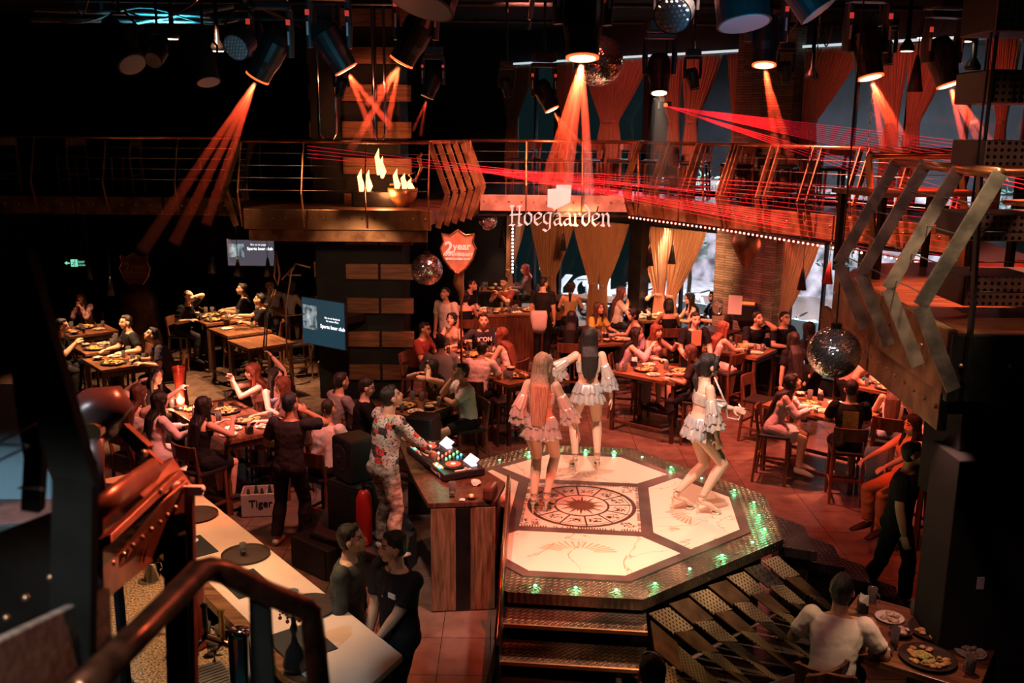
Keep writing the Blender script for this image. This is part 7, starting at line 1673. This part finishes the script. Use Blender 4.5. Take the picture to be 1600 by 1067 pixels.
# blue-grey floor area below the near balcony
gp = thing('grey_platform', 'blue-grey flat platform below the left edge of the near balcony', 'platform')
a_ = [V(-60, 618, 3.6), V(30, 610, 3.6), V(140, 780, 3.0), V(-60, 790, 2.9)]
zc = a_[2].z
P4 = [W(-80, 600, 2.9), W(20, 600, 2.9), W(96, 785, 2.9), W(-80, 785, 2.9)]
bm = B(); prism(bm, [p.xy for p in P4], 2.82, 2.9); obj('top', bm, mat('platform_blue', (.20, .28, .32), .7), gp)
bm = B(); prism(bm, [p.xy for p in (W(-80, 786, 2.9), W(96, 786, 2.9), W(110, 830, 2.9), W(-80, 830, 2.9))], 2.80, 2.92); obj('edge_board', bm, mat('board_grey', (.07, .065, .06), .7, var=.4, vs=6), gp)
light('platform_cool_light', 'SPOT', (-3.0, 2.2, 5.4), (.6, .85, 1.), 190, (-2.6, 3.4, 2.9), .08, 50, .5)
mat('worn_board', (.20, .17, .15), .7, col2=(.40, .36, .32), vs=9, stretch=(1, 6, 6))
slab('patinated_plate', 'grey weathered metal plate at the bottom left corner close by', 'metal plate', [V(-40, 1010, 1.35), V(158, 918, 1.75), V(166, 1110, 1.7), V(-40, 1180, 1.3)], .02, 'worn_board')
slab('dark_side_plate', 'black plate with round bolts behind the near bent post', 'metal plate', [V(-40, 850, 1.9), V(88, 800, 2.1), V(160, 920, 2.0), V(-40, 1015, 1.7)], .015, 'near_black')
bm = B()
for x, y in ((79, 902), (40, 934), (122, 874), (10, 965)): ball(bm, V(x, y, 1.72), .008, 8)
for o in (obj('plate_bolts', bm, 'rivet', smooth=True),): o.parent = bpy.data.objects['dark_side_plate']
# handrail that bends down
hr_ = thing('near_handrail', 'thick copper-brown handrail bending down close to the bar', 'handrail')
bm = B(); tube(bm, [V(120, 1085, 1.35), V(222, 985, 1.6), V(312, 893, 1.85), V(330, 889, 1.9), V(350, 893, 1.92), V(420, 928, 2.0), V(478, 950, 2.05), V(486, 958, 2.05), V(488, 970, 2.05), V(500, 1090, 2.0)], .027, 14); obj('pipe', bm, 'copper_near' if 'copper_near' in MATS else mat('copper_near', (.20, .085, .05), .28, .85, var=.5, vs=18), hr_, smooth=True)
bm = B(); wedge(bm, V(404, 930, 2.02), V(412, 1110, 1.95), .045, .055, .02); obj('post', bm, 'near_black', hr_)
light('near_red_light', 'SPOT', (.9, 3.6, 4.9), (1, .25, .12), 24, V(400, 920, 2.0), .04, 40, .6)
# riveted beam with red light and black post
rb_ = thing('riveted_beam', 'red-lit riveted steel beam and black post above the bar worktop', 'beam')
Yb = 3.0
def pl_(pts, th, m, nm): bm = B(); quadplate(bm, pts, th); return obj(nm, bm, m, rb_, bev=.003)
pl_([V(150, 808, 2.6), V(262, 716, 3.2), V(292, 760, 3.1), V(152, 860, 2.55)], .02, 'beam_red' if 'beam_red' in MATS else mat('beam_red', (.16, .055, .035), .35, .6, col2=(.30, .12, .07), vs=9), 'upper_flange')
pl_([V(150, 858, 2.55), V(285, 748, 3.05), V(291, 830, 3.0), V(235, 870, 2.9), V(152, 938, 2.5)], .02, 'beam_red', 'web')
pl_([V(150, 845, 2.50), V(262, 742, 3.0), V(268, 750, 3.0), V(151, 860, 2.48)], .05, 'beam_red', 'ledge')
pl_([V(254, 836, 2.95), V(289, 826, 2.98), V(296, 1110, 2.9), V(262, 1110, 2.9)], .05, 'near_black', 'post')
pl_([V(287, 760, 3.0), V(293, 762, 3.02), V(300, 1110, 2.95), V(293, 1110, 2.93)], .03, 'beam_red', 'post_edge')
bm = B()
for x, y in ((162, 839), (177, 827), (192, 814), (206, 803), (221, 791), (236, 779), (250, 768), (261, 805), (250, 816), (236, 827), (222, 840), (207, 852), (193, 866), (176, 880), (162, 892), (274, 793)): ball(bm, V(x, y, 2.52+(x-150)/140*.42), .0085, 8)
obj('rivets', bm, 'rivet', rb_, smooth=True)
light('beam_red_light', 'SPOT', (.2, 4.4, 5.6), (1, .22, .11), 520, V(225, 820, 2.85), .03, 22, .5)
# second rail above the beam
r2 = thing('near_wide_rail', 'red-lit broad wooden rail with a bent steel arm above the riveted beam', 'handrail')
bm = B(); tube(bm, [V(148, 800, 2.5), V(180, 775, 2.62), V(240, 733, 2.9)], [(.022, .035), (.024, .038), (.024, .038)], 12); obj('rail', bm, 'beam_red', r2, smooth=True)
bm = B(); wedge(bm, V(188, 670, 3.2), V(226, 706, 3.15), .045, .05, .03); wedge(bm, V(226, 706, 3.15), V(284, 760, 3.1), .02, .02, .02); obj('arm', bm, 'beam_red', r2)
bm = B(); ball(bm, V(224, 709, 3.1), .016, 10); obj('bolt', bm, 'rivet', r2, smooth=True)
wc = thing('white_plug', 'white cable plug and clip at the tip of the riveted beam', 'plug'); bm = B(); a, b = V(276, 764, 3.02), V(318, 764, 3.0); tube(bm, [a, b], .012, 10); ball(bm, a, .026, 12); obj('plug', bm, 'plug_white' if 'plug_white' in MATS else mat('plug_white', (.8, .74, .70), .5), wc, smooth=True)
bm = B(); box(bm, V(306, 766, 3.0), (.045, .02, .032)); obj('clip', bm, 'plug_white', wc)
# close moving head lamp, lit red from above
mh = thing('near_moving_head', 'red-lit close moving head lamp with a round logo below the near balcony', 'stage light', V(146, 662, 3.9)); mh.scale = (.76,)*3
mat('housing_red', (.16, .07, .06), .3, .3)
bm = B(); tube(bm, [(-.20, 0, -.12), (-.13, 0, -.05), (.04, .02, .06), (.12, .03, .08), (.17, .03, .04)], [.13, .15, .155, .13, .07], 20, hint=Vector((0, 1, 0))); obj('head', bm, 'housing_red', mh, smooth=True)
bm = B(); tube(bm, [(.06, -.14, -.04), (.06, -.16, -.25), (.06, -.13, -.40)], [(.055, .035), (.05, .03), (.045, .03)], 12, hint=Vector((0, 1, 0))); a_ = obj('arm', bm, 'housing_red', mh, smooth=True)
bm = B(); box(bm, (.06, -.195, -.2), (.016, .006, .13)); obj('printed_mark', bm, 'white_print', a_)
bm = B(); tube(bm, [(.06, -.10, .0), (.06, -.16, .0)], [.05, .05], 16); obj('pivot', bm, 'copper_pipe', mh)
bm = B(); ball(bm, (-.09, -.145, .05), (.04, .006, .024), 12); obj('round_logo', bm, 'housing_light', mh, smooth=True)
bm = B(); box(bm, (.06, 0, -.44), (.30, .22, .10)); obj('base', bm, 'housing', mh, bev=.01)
bm = B(); cyl(bm, (.06, 0, -.49), (.06, 0, -V(146, 662, 3.9).z/.76), .03, n=10); obj('stand', bm, 'black_metal', mh)
light('near_head_red_light', 'SPOT', (-.4, 5.0, 5.6), (1, .22, .10), 330, V(150, 672, 3.9), .03, 18, .5)
dd_ = thing('tall_menu_box', 'orange-lit upright box end with crumpled cloth right of the close lamp', 'box', V(232, 690, 6.5)); bm = B(); box(bm, (0, 0, -.15), (.09, .06, .42), 0, 0, -.35); obj('box', bm, mat('box_orange', (.45, .22, .14), .5), dd_, bev=.004); bm = B(); cyl(bm, (.07, .0, -.33), (.07, 0, -V(232, 690, 6.5).z), .02, n=8); obj('stand', bm, 'black_metal', dd_)
light('corner_light', 'SPOT', (-.9, .3, 5.0), (1, .86, .78), 75, V(70, 1020, 1.6), .06, 22, .5)  # unseen spot added to brighten the corner plate
